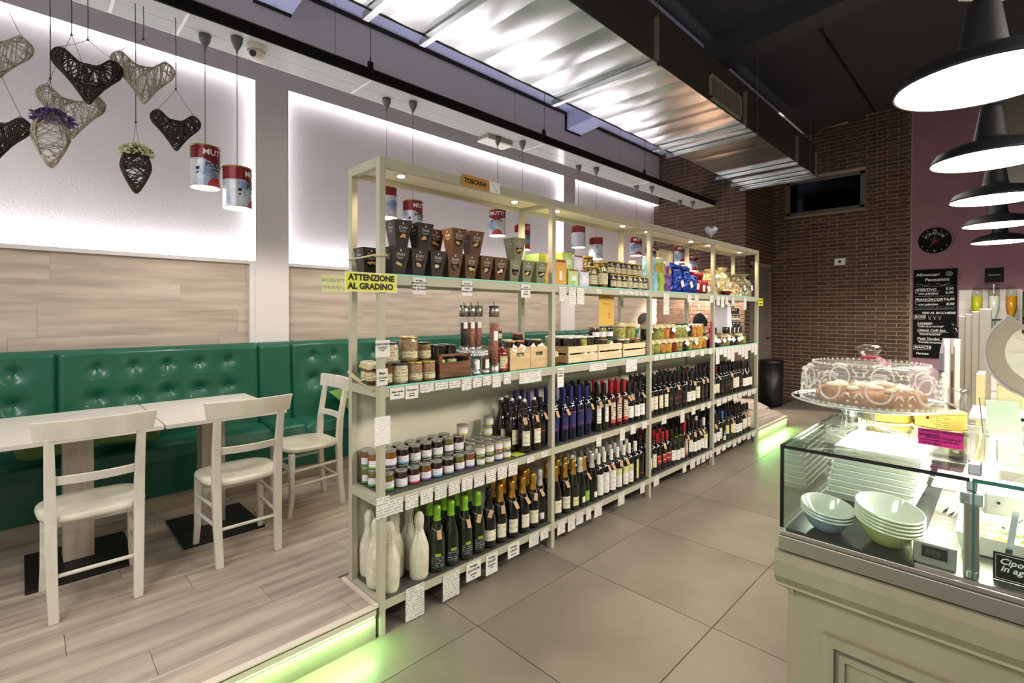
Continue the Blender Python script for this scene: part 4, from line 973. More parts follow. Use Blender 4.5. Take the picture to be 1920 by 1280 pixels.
for x, y in ((-.235, .065), (-.165, .065), (-.07, .082)):
    for k in range(2 if x < -.1 else 1):
        jar((x, y, Z3 + k * (th + .0005)), .033, th, 'olive' if k == 0 else 'amber', M_lid, M_jl, 'green', jl('green-striped honey', ['beside the rear post', 'left of the near front post', 'right behind the front post'][0 if x < -.2 else (1 if x < -.1 else 2)] + (', upper one' if k else ', lower one')), group=JG)
small = [('lime', 'lime'), ('lime', 'lime'), ('red', 'navy'), ('yellow', 'yellow')]
for i, y in enumerate([.665, .735, .805, .872]):
    for r_, x in enumerate((-.055, -.125, -.195)):
        for k in range(2 if r_ < 2 or i != 3 else 3):
            jar((x, y - .01 * r_, Z3 + k * (shh + .0005)), .032, shh, 'cream' if k else 'grn', M_lid, M_jl, small[i][0] if k else small[i][1], f'short {small[i][0]}-striped jar, {["front", "second", "third"][r_]} row, {ordw(i)} from left, {["bottom", "middle", "top"][k]} layer', group=JG, ltall=.5)
for x, y, s_, d in ((-.13, .60, 'yellow', 'topmost short jar left of the lime-striped stacks'), (-.2, .885 - .02, 'yellow', 'topmost short yellow-striped jar before the beer bottles')):
    jar((x, y, Z3 + (2 * th if y < .7 else 3 * shh) + .002), .032, shh, 'cream', M_lid, M_jl, s_, d, group=JG, ltall=.5)
t = tag(O('leaflet', G().box(-.08, -.01, .915, 1.0, 0, .0015), mat('lime_leaflet', 'b5c94a', .5), loc=(0, 0, Z3)), 'lime green leaflet lying before the beer bottles', 'leaflet')
finish_pending()

# ------------------------------------------------------------------ top shelf: tapered biscuit boxes
Z1 = LZ[3]; BH = .134
M_wh2 = mat('box_print_white', 'cfc9bd', .6); M_win = mat('cello_window', '17120e', .08, coat=.8)
def tbox(x, y, z, m, lbl, group, snack='c9a25a'):
    t = E('biscuit_box', lbl, 'box', (x, y, z), R.uniform(-.06, .06) - .05, group=group)
    a, b = .031, .049
    def mk():
        g = G(); vs = [(sx * (a if k == 0 else b), sy * (a if k == 0 else b), k * BH) for k in (0, 1) for sx, sy in ((-1, -1), (1, -1), (1, 1), (-1, 1))]
        g.add(vs, [(3, 2, 1, 0), (0, 1, 5, 4), (1, 2, 6, 5), (2, 3, 7, 6), (3, 0, 4, 7)]); g.add([(sx * b, sy * b, BH) for sx, sy in ((-1, -1), (1, -1), (1, 1), (-1, 1))] , [(0, 1, 2, 3)]); return g.mesh('carton', m)
    o = bpy.data.objects.new('carton', bmesh_part('carton' + m.name, mk)); COL.objects.link(o); o.parent = t
    def fx(z_): return a + (b - a) * z_ / BH + .0006
    pts = [(-.027, .074)] + [(.027 * math.cos(q) , .074 - .036 * math.sin(q)) for q in [PI - i * PI / 10 for i in range(11)]]
    g = G(); P = [(fx(z_) , y_, z_) for y_, z_ in pts]; g.add(P, [tuple(range(len(P)))]); 
    O('window', bmesh_part('win', lambda: g.mesh('window', M_win)), parent=t)
    rr = random.Random(lbl); g = G()
    for k in range(3):
        yy, zz = rr.uniform(-.013, .013), rr.uniform(.050, .064); L_ = .011; a_ = rr.uniform(-.9, .9)
        g.obox((fx(zz) + .0005, yy, zz), (0.0004, 0, 0), (0, L_ * math.cos(a_), L_ * math.sin(a_)), (0, -.006 * math.sin(a_), .006 * math.cos(a_)))
    O('biscuit', g, mat('biscuit_' + snack, snack, .6), parent=t)['kind'] = 'stuff'
    tilt = math.atan2(b - a, BH)
    for s_, sz, zz in (('Dolci', .021, .098), ('fatto a mano', .0075, .084), ('in Toscana', .006, .077)):
        for face in (0, 1):
            o = bpy.data.objects.new('lettering', text_mesh(s_, sz, M_wh2, shear=.2 if sz > .01 else 0)); COL.objects.link(o); o.parent = t
            if face == 0: o.matrix_local = Matrix.Translation((fx(zz), 0, zz)) @ Matrix.Rotation(tilt, 4, 'Y') @ FX.to_4x4()
            else: o.matrix_local = Matrix.Translation((0, -fx(zz), zz)) @ Matrix.Rotation(tilt, 4, 'X') @ FY.to_4x4()
    g = G()
    for face in (0, 1):
        zz = .117; p = [(0, .008), (.004, 0), (.0025, -.005), (-.0025, -.005), (-.004, 0)]
        g.add([((fx(zz) + .0006, u, zz + v) if face == 0 else (u, -fx(zz) - .0006, zz + v)) for u, v in p], [(0, 1, 2, 3, 4)])
    O('flame_mark', g, M_wh2, parent=t)['kind'] = 'stuff'
    return t
M_bd = mat('dark_brown_carton', '2e2723', .55); M_bb = mat('brown_carton', '5f3f27', .55); M_bg = mat('sage_carton', '7f8160', .55)
spec = [(.047 + .0, M_bd, 'dark'), (.128, M_bd, 'dark'), (.24, M_bd, 'dark'), (.352, M_bd, 'dark'), (.466, M_bb, 'brown'), (.578, M_bb, 'brown'), (.690, M_bb, 'brown'), (.806, M_bb, 'brown'), (.92, M_bg, 'sage green'), (1.033, M_bg, 'sage green'), (1.16, M_bg, 'sage green')]
tbox(-.20, .045, Z1, M_bd, 'dark tapered biscuit box beside the rope left of the near front post', 'dark biscuit boxes on the top shelf', 'c9a25a')
for i, (y, m, c) in enumerate(spec[1:]):
    tbox(-.065, y, Z1, m, f'{c} tapered biscuit box in the bottom front row, {ordw(i)} from the left', f'{c} biscuit boxes on the top shelf', ['cbb069', 'b9a070', 'd4c49a', '5a4a3a'][i % 4])
    if i not in (7, 9): tbox(-.185, y + .005, Z1, m, f'{c} tapered biscuit box in the bottom rear row, {ordw(i)} from left', f'{c} biscuit boxes on the top shelf')
for x, y, m, c, p in ((-.085, .155, M_bd, 'dark', 'leftmost of the front upper layer'), (-.085, .285, M_bd, 'dark', 'second in the front upper layer'), (-.2, .225, M_bd, 'dark', 'upper layer, just right of near front post'),
                      (-.085, .505, M_bb, 'brown', 'leftmost of the brown upper layer'), (-.085, .635, M_bb, 'brown', 'rightmost of the brown upper layer'), (-.2, .44, M_bb, 'brown', 'at back of the upper layer'), (-.085, .975, M_bg, 'sage green', 'standing alone on the upper layer')):
    tbox(x, y, Z1 + BH + .001, m, f'{c} tapered biscuit box {p}', f'{c} biscuit boxes on the top shelf')

def plainbox(name, label, cat, x0, x1, y0, y1, z0, z1, m, group=None, prints=()):
    t = E(name, label, cat, ((x0 + x1) / 2, (y0 + y1) / 2, z0), group=group)
    O('carton', G().box(-(x1 - x0) / 2, (x1 - x0) / 2, -(y1 - y0) / 2, (y1 - y0) / 2, 0, z1 - z0), m, parent=t, bevel=.001)
    for (u0, u1, v0, v1, pm) in prints:
        O('print_panel', G().box((x1 - x0) / 2, (x1 - x0) / 2 + .0006, (y1 - y0) * (u0 - .5), (y1 - y0) * (u1 - .5), (z1 - z0) * v0, (z1 - z0) * v1), pm, parent=t)
    return t
M_org = mat('orange_carton', 'd79a3c', .5, col2='e0b460', nscale=12); M_lim = mat('lime_carton', '9cc050', .5, col2='c9dca0', nscale=14); M_lil = mat('lilac_carton', 'c9c6dc', .5, col2='e2e0ea', nscale=14)
M_wprint = mat('white_print', 'ece8e2', .5); M_brownp = mat('brown_print', '8c4a2c', .5); M_pyel = mat('yellow_green_print', 'b9c93a', .5)
GX = 'tea cartons on the top shelf'
plainbox('tea_carton', 'orange tea carton at left end of second bay top shelf', 'carton', -.12, -.03, 1.30, 1.415, Z1, Z1 + .165, M_org, GX, ((.1, .9, .9, 1, M_brownp), (.35, .6, .2, .55, M_wprint), (.3, .75, .55, .75, M_org)))
plainbox('tea_carton', 'lower lime green tea carton right of the orange one', 'carton', -.12, -.03, 1.435, 1.545, Z1, Z1 + .11, M_lim, GX, ((.05, .95, .9, 1, M_brownp), (.3, .8, .3, .6, M_wprint)))
plainbox('tea_carton', 'lower lilac tea carton right of the lime ones', 'carton', -.12, -.03, 1.56, 1.665, Z1, Z1 + .11, M_lil, GX, ((.05, .95, .9, 1, M_brownp), (.3, .7, .2, .7, M_wprint)))
plainbox('tea_carton', 'upper lime green tea carton stacked at the back', 'carton', -.16, -.07, 1.42, 1.535, Z1 + .111, Z1 + .225, M_lim, GX, ((.05, .95, .9, 1, M_pyel), (.3, .8, .3, .6, M_wprint)))
plainbox('tea_carton', 'upper lilac tea carton stacked at the back', 'carton', -.16, -.07, 1.545, 1.65, Z1 + .111, Z1 + .215, M_lil, GX, ((.05, .95, .9, 1, M_brownp), (.3, .7, .2, .7, M_wprint)))
plainbox('tea_carton', 'rear lime carton with leaf print behind the orange one', 'carton', -.27, -.15, 1.27, 1.41, Z1, Z1 + .21, M_lim, GX, ((.02, .5, .85, 1, M_pyel), (.55, .9, .85, 1, M_wprint)))
plainbox('tea_carton', 'rear lower lime carton under the stacked upper ones', 'carton', -.22, -.125, 1.43, 1.64, Z1, Z1 + .11, M_lim, GX)
JT = 'labelled antipasto jars on the top shelf of the second bay'
jar((-.07, 1.745, Z1), .045, .15, 'mush', M_lidgold, M_jlc, lbl='tall mushroom jar right beside the lilac tea carton', group=JT); jar((-.07, 1.86, Z1), .056, .19, 'mush', M_lidgold, M_jlc, lbl='largest labelled mushroom jar on the top shelf', group=JT)
jar((-.17, 1.83, Z1), .05, .235, 'mush', M_lidgold, M_jlc, lbl='tallest rear mushroom jar peeking above the largest one', group=JT)
for i in range(7):
    f_ = ['dark', 'mush', 'dark', 'artich', 'dark', 'mush', 'dark'][i]
    jar((-.06, 1.99 + i * .077, Z1), .036, .105, f_, M_lidgold, M_jlc, lbl=f'labelled antipasto jar in front row, {ordw(i)} after the tall jars', group=JT)
    jar((-.15, 1.99 + i * .077, Z1), .036, .105, f_, M_lidgold, M_jlc, lbl=f'labelled antipasto jar in rear row, {ordw(i)} after the tall jars', group=JT)
for i, y in enumerate((2.03, 2.11, 2.19, 2.27, 2.36, 2.43)):
    jar((-.10, y, Z1 + .106), .036, .105, ['dark', 'mush'][i % 2], M_lidgold, M_jlc, lbl=f'labelled antipasto jar on the upper layer, {ordw(i)} from the left', group=JT)
# bags on the top shelf, third bay
def bag(loc, w_, d_, h_, m, lbl, group, top='flat', window=None, labelm=None, rz=-.1, name='food_bag', seed=0, crease=.012, cat='bag'):
    t = E(name, lbl, cat, loc, rz, group=group); rr = random.Random(seed or lbl); off = rr.uniform(0, 50)
    def f(u, v):
        a = u * 2 * PI; n = 3.0; c, s_ = math.cos(a), math.sin(a); k = (abs(c) ** n + abs(s_) ** n) ** (-1 / n)
        if top == 'flat': tz = v; tx = d_ / 2 * (1 - .9 * max(0, (v - .55) / .45) ** 1.5); ty = w_ / 2 * (1 + .04 * v)
        elif top == 'pillow': tz = v; q = math.sin(PI * min(1, max(0, v * .96 + .02))) ** .35; tx = d_ / 2 * q; ty = w_ / 2 * (.85 + .15 * q)
        else: # gathered top
            tz = v; q = 1 if v < .6 else (1 - (v - .6) / .22 * .8 if v < .82 else .2 + (v - .82) / .18 * .55); tx = d_ / 2 * q; ty = w_ / 2 * q
        x, y, z = k * c * tx, k * s_ * ty, tz * h_
        nn = noise.noise(Vector((x * 28 + off, y * 28, z * 28 + off))) * crease * min(1, v * 6)
        return (x + c * nn, y + s_ * nn, z)
    g = G().grid(f, 28, 18); g.grid(lambda u, v: tuple(Vector(f(u, 1)) * 1) if v > .5 else tuple(f(u, 1)), 28, 1)
    g.add([f(i / 28, 0) for i in range(28)], [tuple(range(28))])
    O('packet', g, m, parent=t)
    if window: O('window', G().add([(d_ / 2 * .98 + .007, 0, h_ * .55), (d_ / 2 * .9 + .007, w_ * .3, h_ * .68), (d_ * .33 + .01, 0, h_ * .86), (d_ / 2 * .9 + .007, -w_ * .3, h_ * .68)], [(0, 1, 2, 3)]), window, parent=t)
    if labelm: o = O('label', G().box(0, .001, -.022, .022, -.03, .03), labelm, parent=t); o.location = (d_ / 2 + .013, w_ * .12, h_ * .38); o.rotation_euler = (rr.uniform(-.5, .5), 0, 0)
    return t
M_bagb = mat('pale_blue_bag', '7fb2cc', .3, col2='9ccbdf', nscale=15); M_bagw = mat('white_bag_top', 'dcd8d0', .4); M_bagg = mat('lime_bag', 'a9bf3c', .35); M_bagv = mat('violet_bag', '6d4a94', .3)
M_blf = mat('blue_foil_bag', '1f3a94', .2, .35, col2='2c50b4', nscale=14, bump=.4, bscale=28); M_rdf = mat('red_foil_bag', '8c1622', .2, .35, col2='b52830', nscale=14, bump=.4, bscale=28)
M_corn = mat('cornflake_window', 'c98a3a', .5, col2='e0b060', nscale=60)
GB = 'snack bags on the top shelf of the third bay'
for x, y, m, h_, l in ((-.1, 2.57, M_bagb, .285, 'pale blue crispbread bag next to the post'), (-.09, 2.66, M_bagb, .28, 'second pale blue crispbread bag'), (-.08, 2.76, M_bagg, .285, 'lime green crispbread bag between blue and violet'), (-.09, 2.90, M_bagv, .26, 'violet crispbread bag left of the blue foil bags'), (-.19, 2.50, M_bagb, .25, 'pale blue crispbread bag at back beside the labelled jars')):
    t = bag((x, y, Z1), .085, .07, h_, m, l + ' on top shelf' if len(l.split()) < 13 else l, GB, window=M_corn)
    O('bag_top', G().box(-.012, .012, -.034, .034, h_ * .85, h_ * 1.02), M_bagw, parent=t, bevel=.004)
for i, (x, y, z, w_, h_) in enumerate(((-.08, 3.06, 0, .14, .21), (-.07, 3.22, 0, .13, .20), (-.07, 3.36, 0, .12, .17), (-.2, 3.05, 0, .14, .21), (-.2, 3.2, 0, .13, .21))):
    bag((x, y, Z1), w_, .09, h_, M_blf, ['blue foil pasta bag, leftmost on the top shelf', 'blue foil bag in the middle with white diamond label', 'smaller blue foil bag beside the red ones', 'blue foil bag at the back left', 'blue foil bag at the back right'][i], GB, 'pillow', labelm=M_paper, crease=.014)
for i, (x, y, z) in enumerate(((-.13, 3.10, .205), (-.12, 3.26, .19))):
    t = bag((x, y, Z1 + z), .16, .12, .07, M_blf, ['blue foil bag lying flat on top, left one', 'blue foil bag lying flat on top, right one'][i], GB, 'pillow')
for i, (x, y, z) in enumerate(((-.07, 3.49, 0), (-.07, 3.60, 0), (-.18, 3.5, 0), (-.18, 3.62, 0), (-.11, 3.47, .135), (-.11, 3.58, .135))):
    bag((x, y, Z1 + z), .11, .09, .135 if i < 4 else .08, M_rdf, 'red foil bag ' + ['front row, left one', 'front row next to the post', 'rear row, left one', 'rear row next to post', 'lying on top, left one', 'lying on top, right one'][i] + ' on top shelf', GB, 'pillow', labelm=M_paper if i < 2 else None)
t = E('display_board', 'blank cream display board standing behind the blue foil bags', 'board', (-.25, 3.17, Z1))
O('panel', G().box(-.008, .008, -.13, .13, 0, .40), mat('cream_card', 'e3d6b4', .5), parent=t); O('panel_frame', G().box(-.01, .012, -.14, .14, .395, .41).box(-.01, .012, -.14, -.13, 0, .41).box(-.01, .012, .13, .14, 0, .41), mat('cream_frame', 'cfc29a', .5), parent=t)
# cellophane bags, farthest bay
M_c1 = mat('cello_amber', 'b08a4a', .15, col2='e0cf9c', nscale=30, coat=.7, bump=.6, bscale=30, nlo=.42, nhi=.58); M_c2 = mat('cello_green', '6b6a44', .15, col2='b9b48c', nscale=34, coat=.7, bump=.6, bscale=30, nlo=.42, nhi=.58); M_c3 = mat('cello_straw', 'cbb468', .15, col2='efe6c0', nscale=30, coat=.7, bump=.6, bscale=30, nlo=.42, nhi=.58)
GC = 'cellophane food bags on the top shelf of the farthest bay'
for i, (x, y, z, w_, h_, m, l) in enumerate(((-.1, 3.84, 0, .16, .26, M_c1, 'amber cellophane bag leftmost next to the post'), (-.08, 4.0, .06, .13, .2, M_c3, 'straw-coloured cellophane bag second from the post'), (-.12, 4.2, 0, .17, .30, M_c3, 'tall yellow pasta cellophane bag in the middle'), (-.07, 4.26, 0, .16, .10, M_c1, 'low cellophane tray in front of the tall bag'),
      (-.1, 4.42, 0, .13, .2, M_c1, 'amber cellophane bag right of the tall one'), (-.1, 4.56, 0, .14, .25, M_c2, 'greenish gathered cellophane bag left of last one'), (-.08, 4.72, 0, .16, .26, M_c2, 'greenish cellophane bag next to the last post'), (-.2, 4.08, 0, .15, .24, M_c1, 'amber cellophane bag at the back'), (-.2, 4.62, 0, .15, .24, M_c2, 'greenish cellophane bag at the back right'))):
    bag((x, y, Z1 + z), w_, .13, h_, m, l + ' on top shelf' if len(l.split()) <= 13 else l, GC, 'gather', labelm=M_paper if i in (0, 2, 5, 6) else None, crease=.02)
t = E('snack_basket', 'low red and brown basket packet on the farthest top shelf', 'basket', (-.03 - .03, 4.15, Z1)); O('tray', G().lathe([(.03, 0), (.055, .04), (.058, .045), (.05, .045), (.001, .01)], 16, sy=1.5), mat('red_card', '7c2a20', .5), parent=t)

# ------------------------------------------------------------------ middle shelf
Z2 = LZ[2]; JM = 'jars on the middle shelf of the nearest bay'
jar((-.22, .06, Z2), .036, .1, 'amber', M_lidwh, M_jlc, cover=True, lbl='cloth-covered jar nearest the rear post, middle shelf', group=JM); jar((-.15, .05, Z2), .036, .1, 'amber', M_lidwh, M_jlc, cover=True, lbl='cloth-covered jar left of the near front post', group=JM)
jar((-.06, .065, Z2), .034, .1, 'amber', M_lidblk, M_jlc, lbl='yellow-label jar with dark base beside the near post', group=JM); jar((-.06, .145, Z2), .041, .098, 'cream', M_lidblk, M_jlc, lbl='cream sauce jar with black lid in front row', group=JM, ltall=.6)
jar((-.06, .235, Z2), .038, .098, 'gomasio', M_lidgold, M_jlc, lbl='sesame salt jar with gold lid, left one', group=JM, ltall=.3); jar((-.055, .313, Z2), .036, .098, 'gomasio', M_lidgold, M_jlc, lbl='sesame salt jar with gold lid, right one', group=JM, ltall=.3)
jar((-.155, .14, Z2), .038, .095, 'cream', M_lidblk, M_jlc, lbl='rear cream sauce jar carrying another one', group=JM); jar((-.155, .23, Z2), .038, .095, 'must', M_lidblk, M_jlc, lbl='rear jar carrying the tall sesame salt jar', group=JM)
jar((-.13, .135, Z2 + .096), .04, .1, 'cream', M_lidblk, M_jlc, lbl='upper cream sauce jar with black lid', group=JM, ltall=.6); jar((-.12, .235, Z2 + .099), .047, .125, 'gomasio', M_lidgold, M_jlc, lbl='large upper sesame salt jar with gold lid', group=JM, ltall=.3)
jar((-.155, .33, Z2), .038, .095, 'must', M_lidblk, M_jlc, lbl='rear mustard jar carrying another mustard jar', group=JM); jar((-.14, .345, Z2 + .096), .037, .092, 'must', M_lidblk, M_jlc, lbl='upper mustard jar with black lid', group=JM)
for i, (x, y) in enumerate(((-.12, .43), (-.12, .51), (-.2, .44), (-.2, .52))): jar((x, y, Z2 + .004), .033, .165, 'black', M_lidblk, LB_yel, lbl=f'green paste jar in brown caddy, {["front left", "front right", "rear left", "rear right"][i]}', group='green paste jars in the wooden caddy')
M_wbr = mat('brown_caddy_wood', '7c5330', .5, col2='4e321c', nscale=5, nst=(4, 1, 8), bump=.05)
t = E('wooden_caddy', 'brown wooden bottle caddy with slot handle on middle shelf', 'box', (-.14, .475, Z2))
O('front_panel', G().box(.085, .1, -.1, .115, 0, .082).box(.085, .1, -.1, -.082, .082, .112).box(.085, .1, .097, .115, .082, .112).box(.085, .1, -.1, .115, .112, .125), M_wbr, parent=t, bevel=.002)
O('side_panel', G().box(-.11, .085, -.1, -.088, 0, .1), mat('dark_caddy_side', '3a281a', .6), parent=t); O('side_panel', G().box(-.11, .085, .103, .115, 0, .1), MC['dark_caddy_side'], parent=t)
O('base', G().box(-.11, .085, -.088, .103, 0, .004), M_wbr, parent=t)
# mills and salt on crystal stand
M_pep = mat('pink_pepper', '8c4a38', .6, col2='b5806a', nscale=160, nlo=.45, nhi=.55); M_pepd = mat('black_pepper', '1c1815', .6, col2='4a4038', nscale=160, nlo=.5, nhi=.6)
M_acr = mat('clear_acrylic', 'f6f8f8', .02, trans=1, ior=1.3, thin=True)
def mill(x, y, z, h_, pm, lbl, r=.0255):
    t = E('pepper_mill', lbl, 'pepper mill', (x, y, z), group='tall steel and acrylic mills')
    O('steel_base', G().lathe([(r, 0), (r, .055 if h_ > .3 else .02), (.001, .055 if h_ > .3 else .02)], 20), M_steel, parent=t)
    b0 = .056 if h_ > .3 else .021
    O('filling', G().lathe([(.001, b0), (r - .006, b0), (r - .006, h_ - .10), (.001, h_ - .10)], 16), pm, parent=t); O('tube', G().lathe([(r, b0), (r, h_ - .065)], 20), M_acr, parent=t)
    O('steel_cap', G().lathe([(.001, h_ - .066), (r + .001, h_ - .065), (r + .001, h_), (.001, h_)], 20), M_steel, parent=t)
    O('knob', G().lathe([(.003, h_), (.004, h_ + .007), (.0065, h_ + .013), (.005, h_ + .019), (.001, h_ + .021)], 12), M_steel, parent=t)
    O('print', G().lathe([(r + .0006, h_ * .48), (r + .0006, h_ * .62)], 10, a0=-.8, a1=.1), MC['white_print'], parent=t)
for i, (y, pm, c) in enumerate(((.609, M_pepd, 'black'), (.662, M_pep, 'pink'), (.715, M_pep, 'pink'))): mill(-.125, y, Z2 + .135, .252, pm, f'acrylic {c} pepper mill on crystal stand, {ordw(i)} from left')
mill(-.05, .772, Z2, .385, M_pep, 'tallest acrylic pink pepper mill standing on the shelf', .030)
M_cry = mat('crystal', 'eef2f0', .05, trans=1, ior=1.5, thin=True); M_cry2 = mat('crystal_sparkle', 'e6e8e6', .08, .55)
t = E('crystal_stand', 'round bubbled crystal stand holding salt mills beside caddy', 'stand', (-.12, .66, Z2))
g = G()
for i in range(34):
    a = i * 2 * PI / 34
    for k in range(2): g.sphere((.088 * math.cos(a + k * .09), .088 * math.sin(a + k * .09), .108 + k * .014), .0085, 6, 4)
O('bubbled_ring', g, M_cry2, parent=t)['kind'] = 'stuff'
O('plate', G().lathe([(.001, .116), (.084, .116), (.084, .126), (.001, .126)], 28), M_cry2, parent=t); O('column', G().lathe([(.03, 0), (.02, .02), (.02, .116)], 16), M_acr, parent=t)
for i, (x, y, m) in enumerate(((-.045, .63, M_cry2), (-.05, .705, mat('pink_salt', '6b3a30', .6, col2='8c5a4c', nscale=120)))):
    t = E('salt_grinder', ['clear salt grinder in front of the crystal stand, left', 'pink salt grinder in front of the crystal stand, right'][i], 'grinder', (x, y, Z2), group='salt grinders'); O('body', G().lathe([(.024, 0), (.024, .02), (.02, .025), (.02, .085), (.024, .09), (.024, .1)], 18), M_acr, parent=t); O('filling', G().lathe([(.001, .024), (.017, .024), (.017, .085), (.001, .086)], 14), m, parent=t); O('print', G().lathe([(.0215, .03), (.0215, .08)], 10, a0=-.7, a1=.5), MC['white_print'], parent=t); O('base', G().lathe([(.001, 0), (.023, 0), (.023, .018), (.001, .018)], 18), M_cry2, parent=t)
t = E('sauce_bottle', 'dark red sauce bottle with fruit label beside the mills', 'bottle', (-.055, .835, Z2)); O('body', G().lathe([(.001, .001), (.036, 0), (.038, .004), (.038, .1), (.034, .118), (.016, .135), (.015, .15)], 20), fillc['red'], parent=t); O('cap', G().lathe([(.017, .15), (.017, .168), (.001, .169)], 16), M_lidblk, parent=t); O('label', G().lathe([(.0386, .02), (.0386, .09)], 12, a0=-.9, a1=.9), M_jlc, parent=t); O('fruit_print', G().lathe([(.039, .022), (.039, .045)], 8, a0=0, a1=.8), stripe['pink'], parent=t)
# pale wooden crates
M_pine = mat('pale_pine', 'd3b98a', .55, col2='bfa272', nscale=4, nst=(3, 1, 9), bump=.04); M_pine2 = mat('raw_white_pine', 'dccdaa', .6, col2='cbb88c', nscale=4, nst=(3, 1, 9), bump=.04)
def crate1(y0, y1, h_, lbl):
    t = E('wooden_crate', lbl, 'crate', (-.16, (y0 + y1) / 2, Z2), group='pale wooden boxes with handle slots'); w_ = (y1 - y0) / 2
    g = G(); a, b, c, d = h_ * .58, h_ * .76, .034, (h_ * .76 - h_ * .58) * .3
    g.box(.118, .13, -w_, w_, 0, a).box(.118, .13, -w_, w_, b, h_).box(.118, .13, -w_, -c, a, b).box(.118, .13, c, w_, a, b)
    for sy in (-1, 1):
        for z_, dz_ in ((a, d), (b, -d)): g.prism([(sy * c, z_), (sy * (c - d), z_), (sy * c, z_ + dz_)], .118, .13, 'X')
    O('front_board', g, M_pine, parent=t)
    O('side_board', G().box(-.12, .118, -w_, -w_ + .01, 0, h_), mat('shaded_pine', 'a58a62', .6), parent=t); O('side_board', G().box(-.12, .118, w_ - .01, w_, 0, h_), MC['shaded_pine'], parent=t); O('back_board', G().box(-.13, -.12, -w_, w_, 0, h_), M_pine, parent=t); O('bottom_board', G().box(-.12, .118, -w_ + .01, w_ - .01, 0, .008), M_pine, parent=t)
crate1(.885, 1.062, .135, 'pale wooden box with oval handle slot, left one'); crate1(1.066, 1.225, .132, 'pale wooden box with oval handle slot, next to the post')
JC = 'jars standing in the pale wooden boxes'
jc = [(-.08, .93), (-.08, 1.01), (-.17, .92), (-.17, 1.0), (-.24, .95), (-.09, 1.115), (-.09, 1.185), (-.18, 1.11), (-.18, 1.18)]
for i, (x, y) in enumerate(jc): jar((x, y, Z2 + .06), .036, .115, ['dark', 'choc', 'black'][i % 3], [M_lidgold, M_lidred, M_lidgreen][i % 3], M_jlc, lbl=f'dark jam jar in the {"left" if y < 1.06 else "right"} slotted box, {["front left", "front right", "middle left", "middle right", "back"][i if i < 5 else i - 5]}', group=JC, tagpaper=(i in (0, 1, 5, 6)))
jar((-.2, .93, Z2 + .177), .038, .075, 'dark', M_lidred, M_jlc, lbl='topmost jar with orange lid above the left slotted box', group=JC); jar((-.14, 1.06, Z2 + .177 - .01), .036, .05, 'dark', M_lidred, None, lbl='flat red-lidded jar across the two slotted boxes', group=JC)
jar((-.15, .865, Z2), .03, .12, 'dark', M_lidgold, M_jlc, lbl='dark jar squeezed between mill and slotted box', group=JC)
# slatted crates, second bay
def crate2(y0, y1, lbl, h_=.115):
    t = E('slatted_crate', lbl, 'crate', (-.16, (y0 + y1) / 2, Z2), group='slatted pine crates on the middle shelf'); w_ = (y1 - y0) / 2
    for z0, z1 in ((.0, h_ * .50), (h_ * .57, h_)): O('slat', G().box(.122, .13, -w_, w_, z0 + .004, z1), M_pine2, parent=t, bevel=.001); O('slat', G().box(-.13, -.122, -w_, w_, z0 + .004, z1), M_pine2, parent=t)
    for s_ in (-1, 1):
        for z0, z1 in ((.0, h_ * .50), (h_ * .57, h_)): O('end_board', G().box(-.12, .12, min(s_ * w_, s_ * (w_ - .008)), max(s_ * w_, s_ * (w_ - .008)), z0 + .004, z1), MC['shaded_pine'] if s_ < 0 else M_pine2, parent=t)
        O('corner_block', G().box(.10, .122, min(s_ * (w_ - .008), s_ * (w_ - .026)), max(s_ * (w_ - .008), s_ * (w_ - .026)), 0, h_), M_pine2, parent=t)
    O('bottom_board', G().box(-.12, .12, -w_ + .008, w_ - .008, .006, .012), M_pine2, parent=t)
crate2(1.44, 1.775, 'slatted pine crate with white-lidded jars, left one'); crate2(1.785, 2.095, 'slatted pine crate in the middle of the second bay'); crate2(2.115, 2.445, 'slatted pine crate next to the third post', .105)
JS = 'jars standing in the slatted crates'
for i in range(4):
    for r_ in range(3): jar((-.07 - r_ * .085, 1.49 + i * .078, Z2 + .014), .034, .165, ['dark', 'black', 'green', 'dark'][(i + r_) % 4], M_lidwh, M_jl if i > 1 else None, lbl=f'tall white-lidded jar in left slatted crate, {["front", "middle", "back"][r_]} row, {ordw(i)} from left', group=JS)
for i in range(4):
    for r_ in range(2): jar((-.08 - r_ * .1, 1.835 + i * .072, Z2 + .05 + r_ * .03), .034, .1, ['choc', 'dark', 'green', 'black'][(i + r_) % 4], [M_lidblk, M_lidred, M_lidgreen, M_lidgreen][i], M_jlc if i % 2 else None, lbl=f'dark preserve jar in middle slatted crate, {["front", "back"][r_]} row, {ordw(i)} from left', group=JS, tagpaper=(r_ == 0 and i == 2))
for i in range(3): jar((-.13, 1.87 + i * .09, Z2 + .155), .04, .085, ['choc', 'green', 'dark'][i], [M_lidred, M_lidgreen, M_lidblk][i], M_jl, lbl=f'jar piled on top of the middle slatted crate, {ordw(i)} from left', group=JS)
for i in range(4): jar((-.09, 2.16 + i * .078, Z2 + .045), .033, .095, ['choc', 'grn', 'dark', 'must'][i], [M_lidwh, M_lidwh, M_lidred, M_lidgold][i], None, lbl=f'small preserve jar in right slatted crate, {ordw(i)} from left', group=JS)
for i, (x, y) in enumerate(((-.14, 2.22), (-.12, 2.33), (-.2, 2.42))): jar((x, y, Z2 + .14), .056, .125, 'artich', M_lidgold, None, cover=True, lbl=f'large cloth-covered artichoke jar above right slatted crate, {ordw(i)} from left', group=JS)
jar((-.06, 1.31, Z2), .032, .09, 'amber', M_lid, None, cover=True, lbl='small cloth-topped jar beside the second post', group=JS)
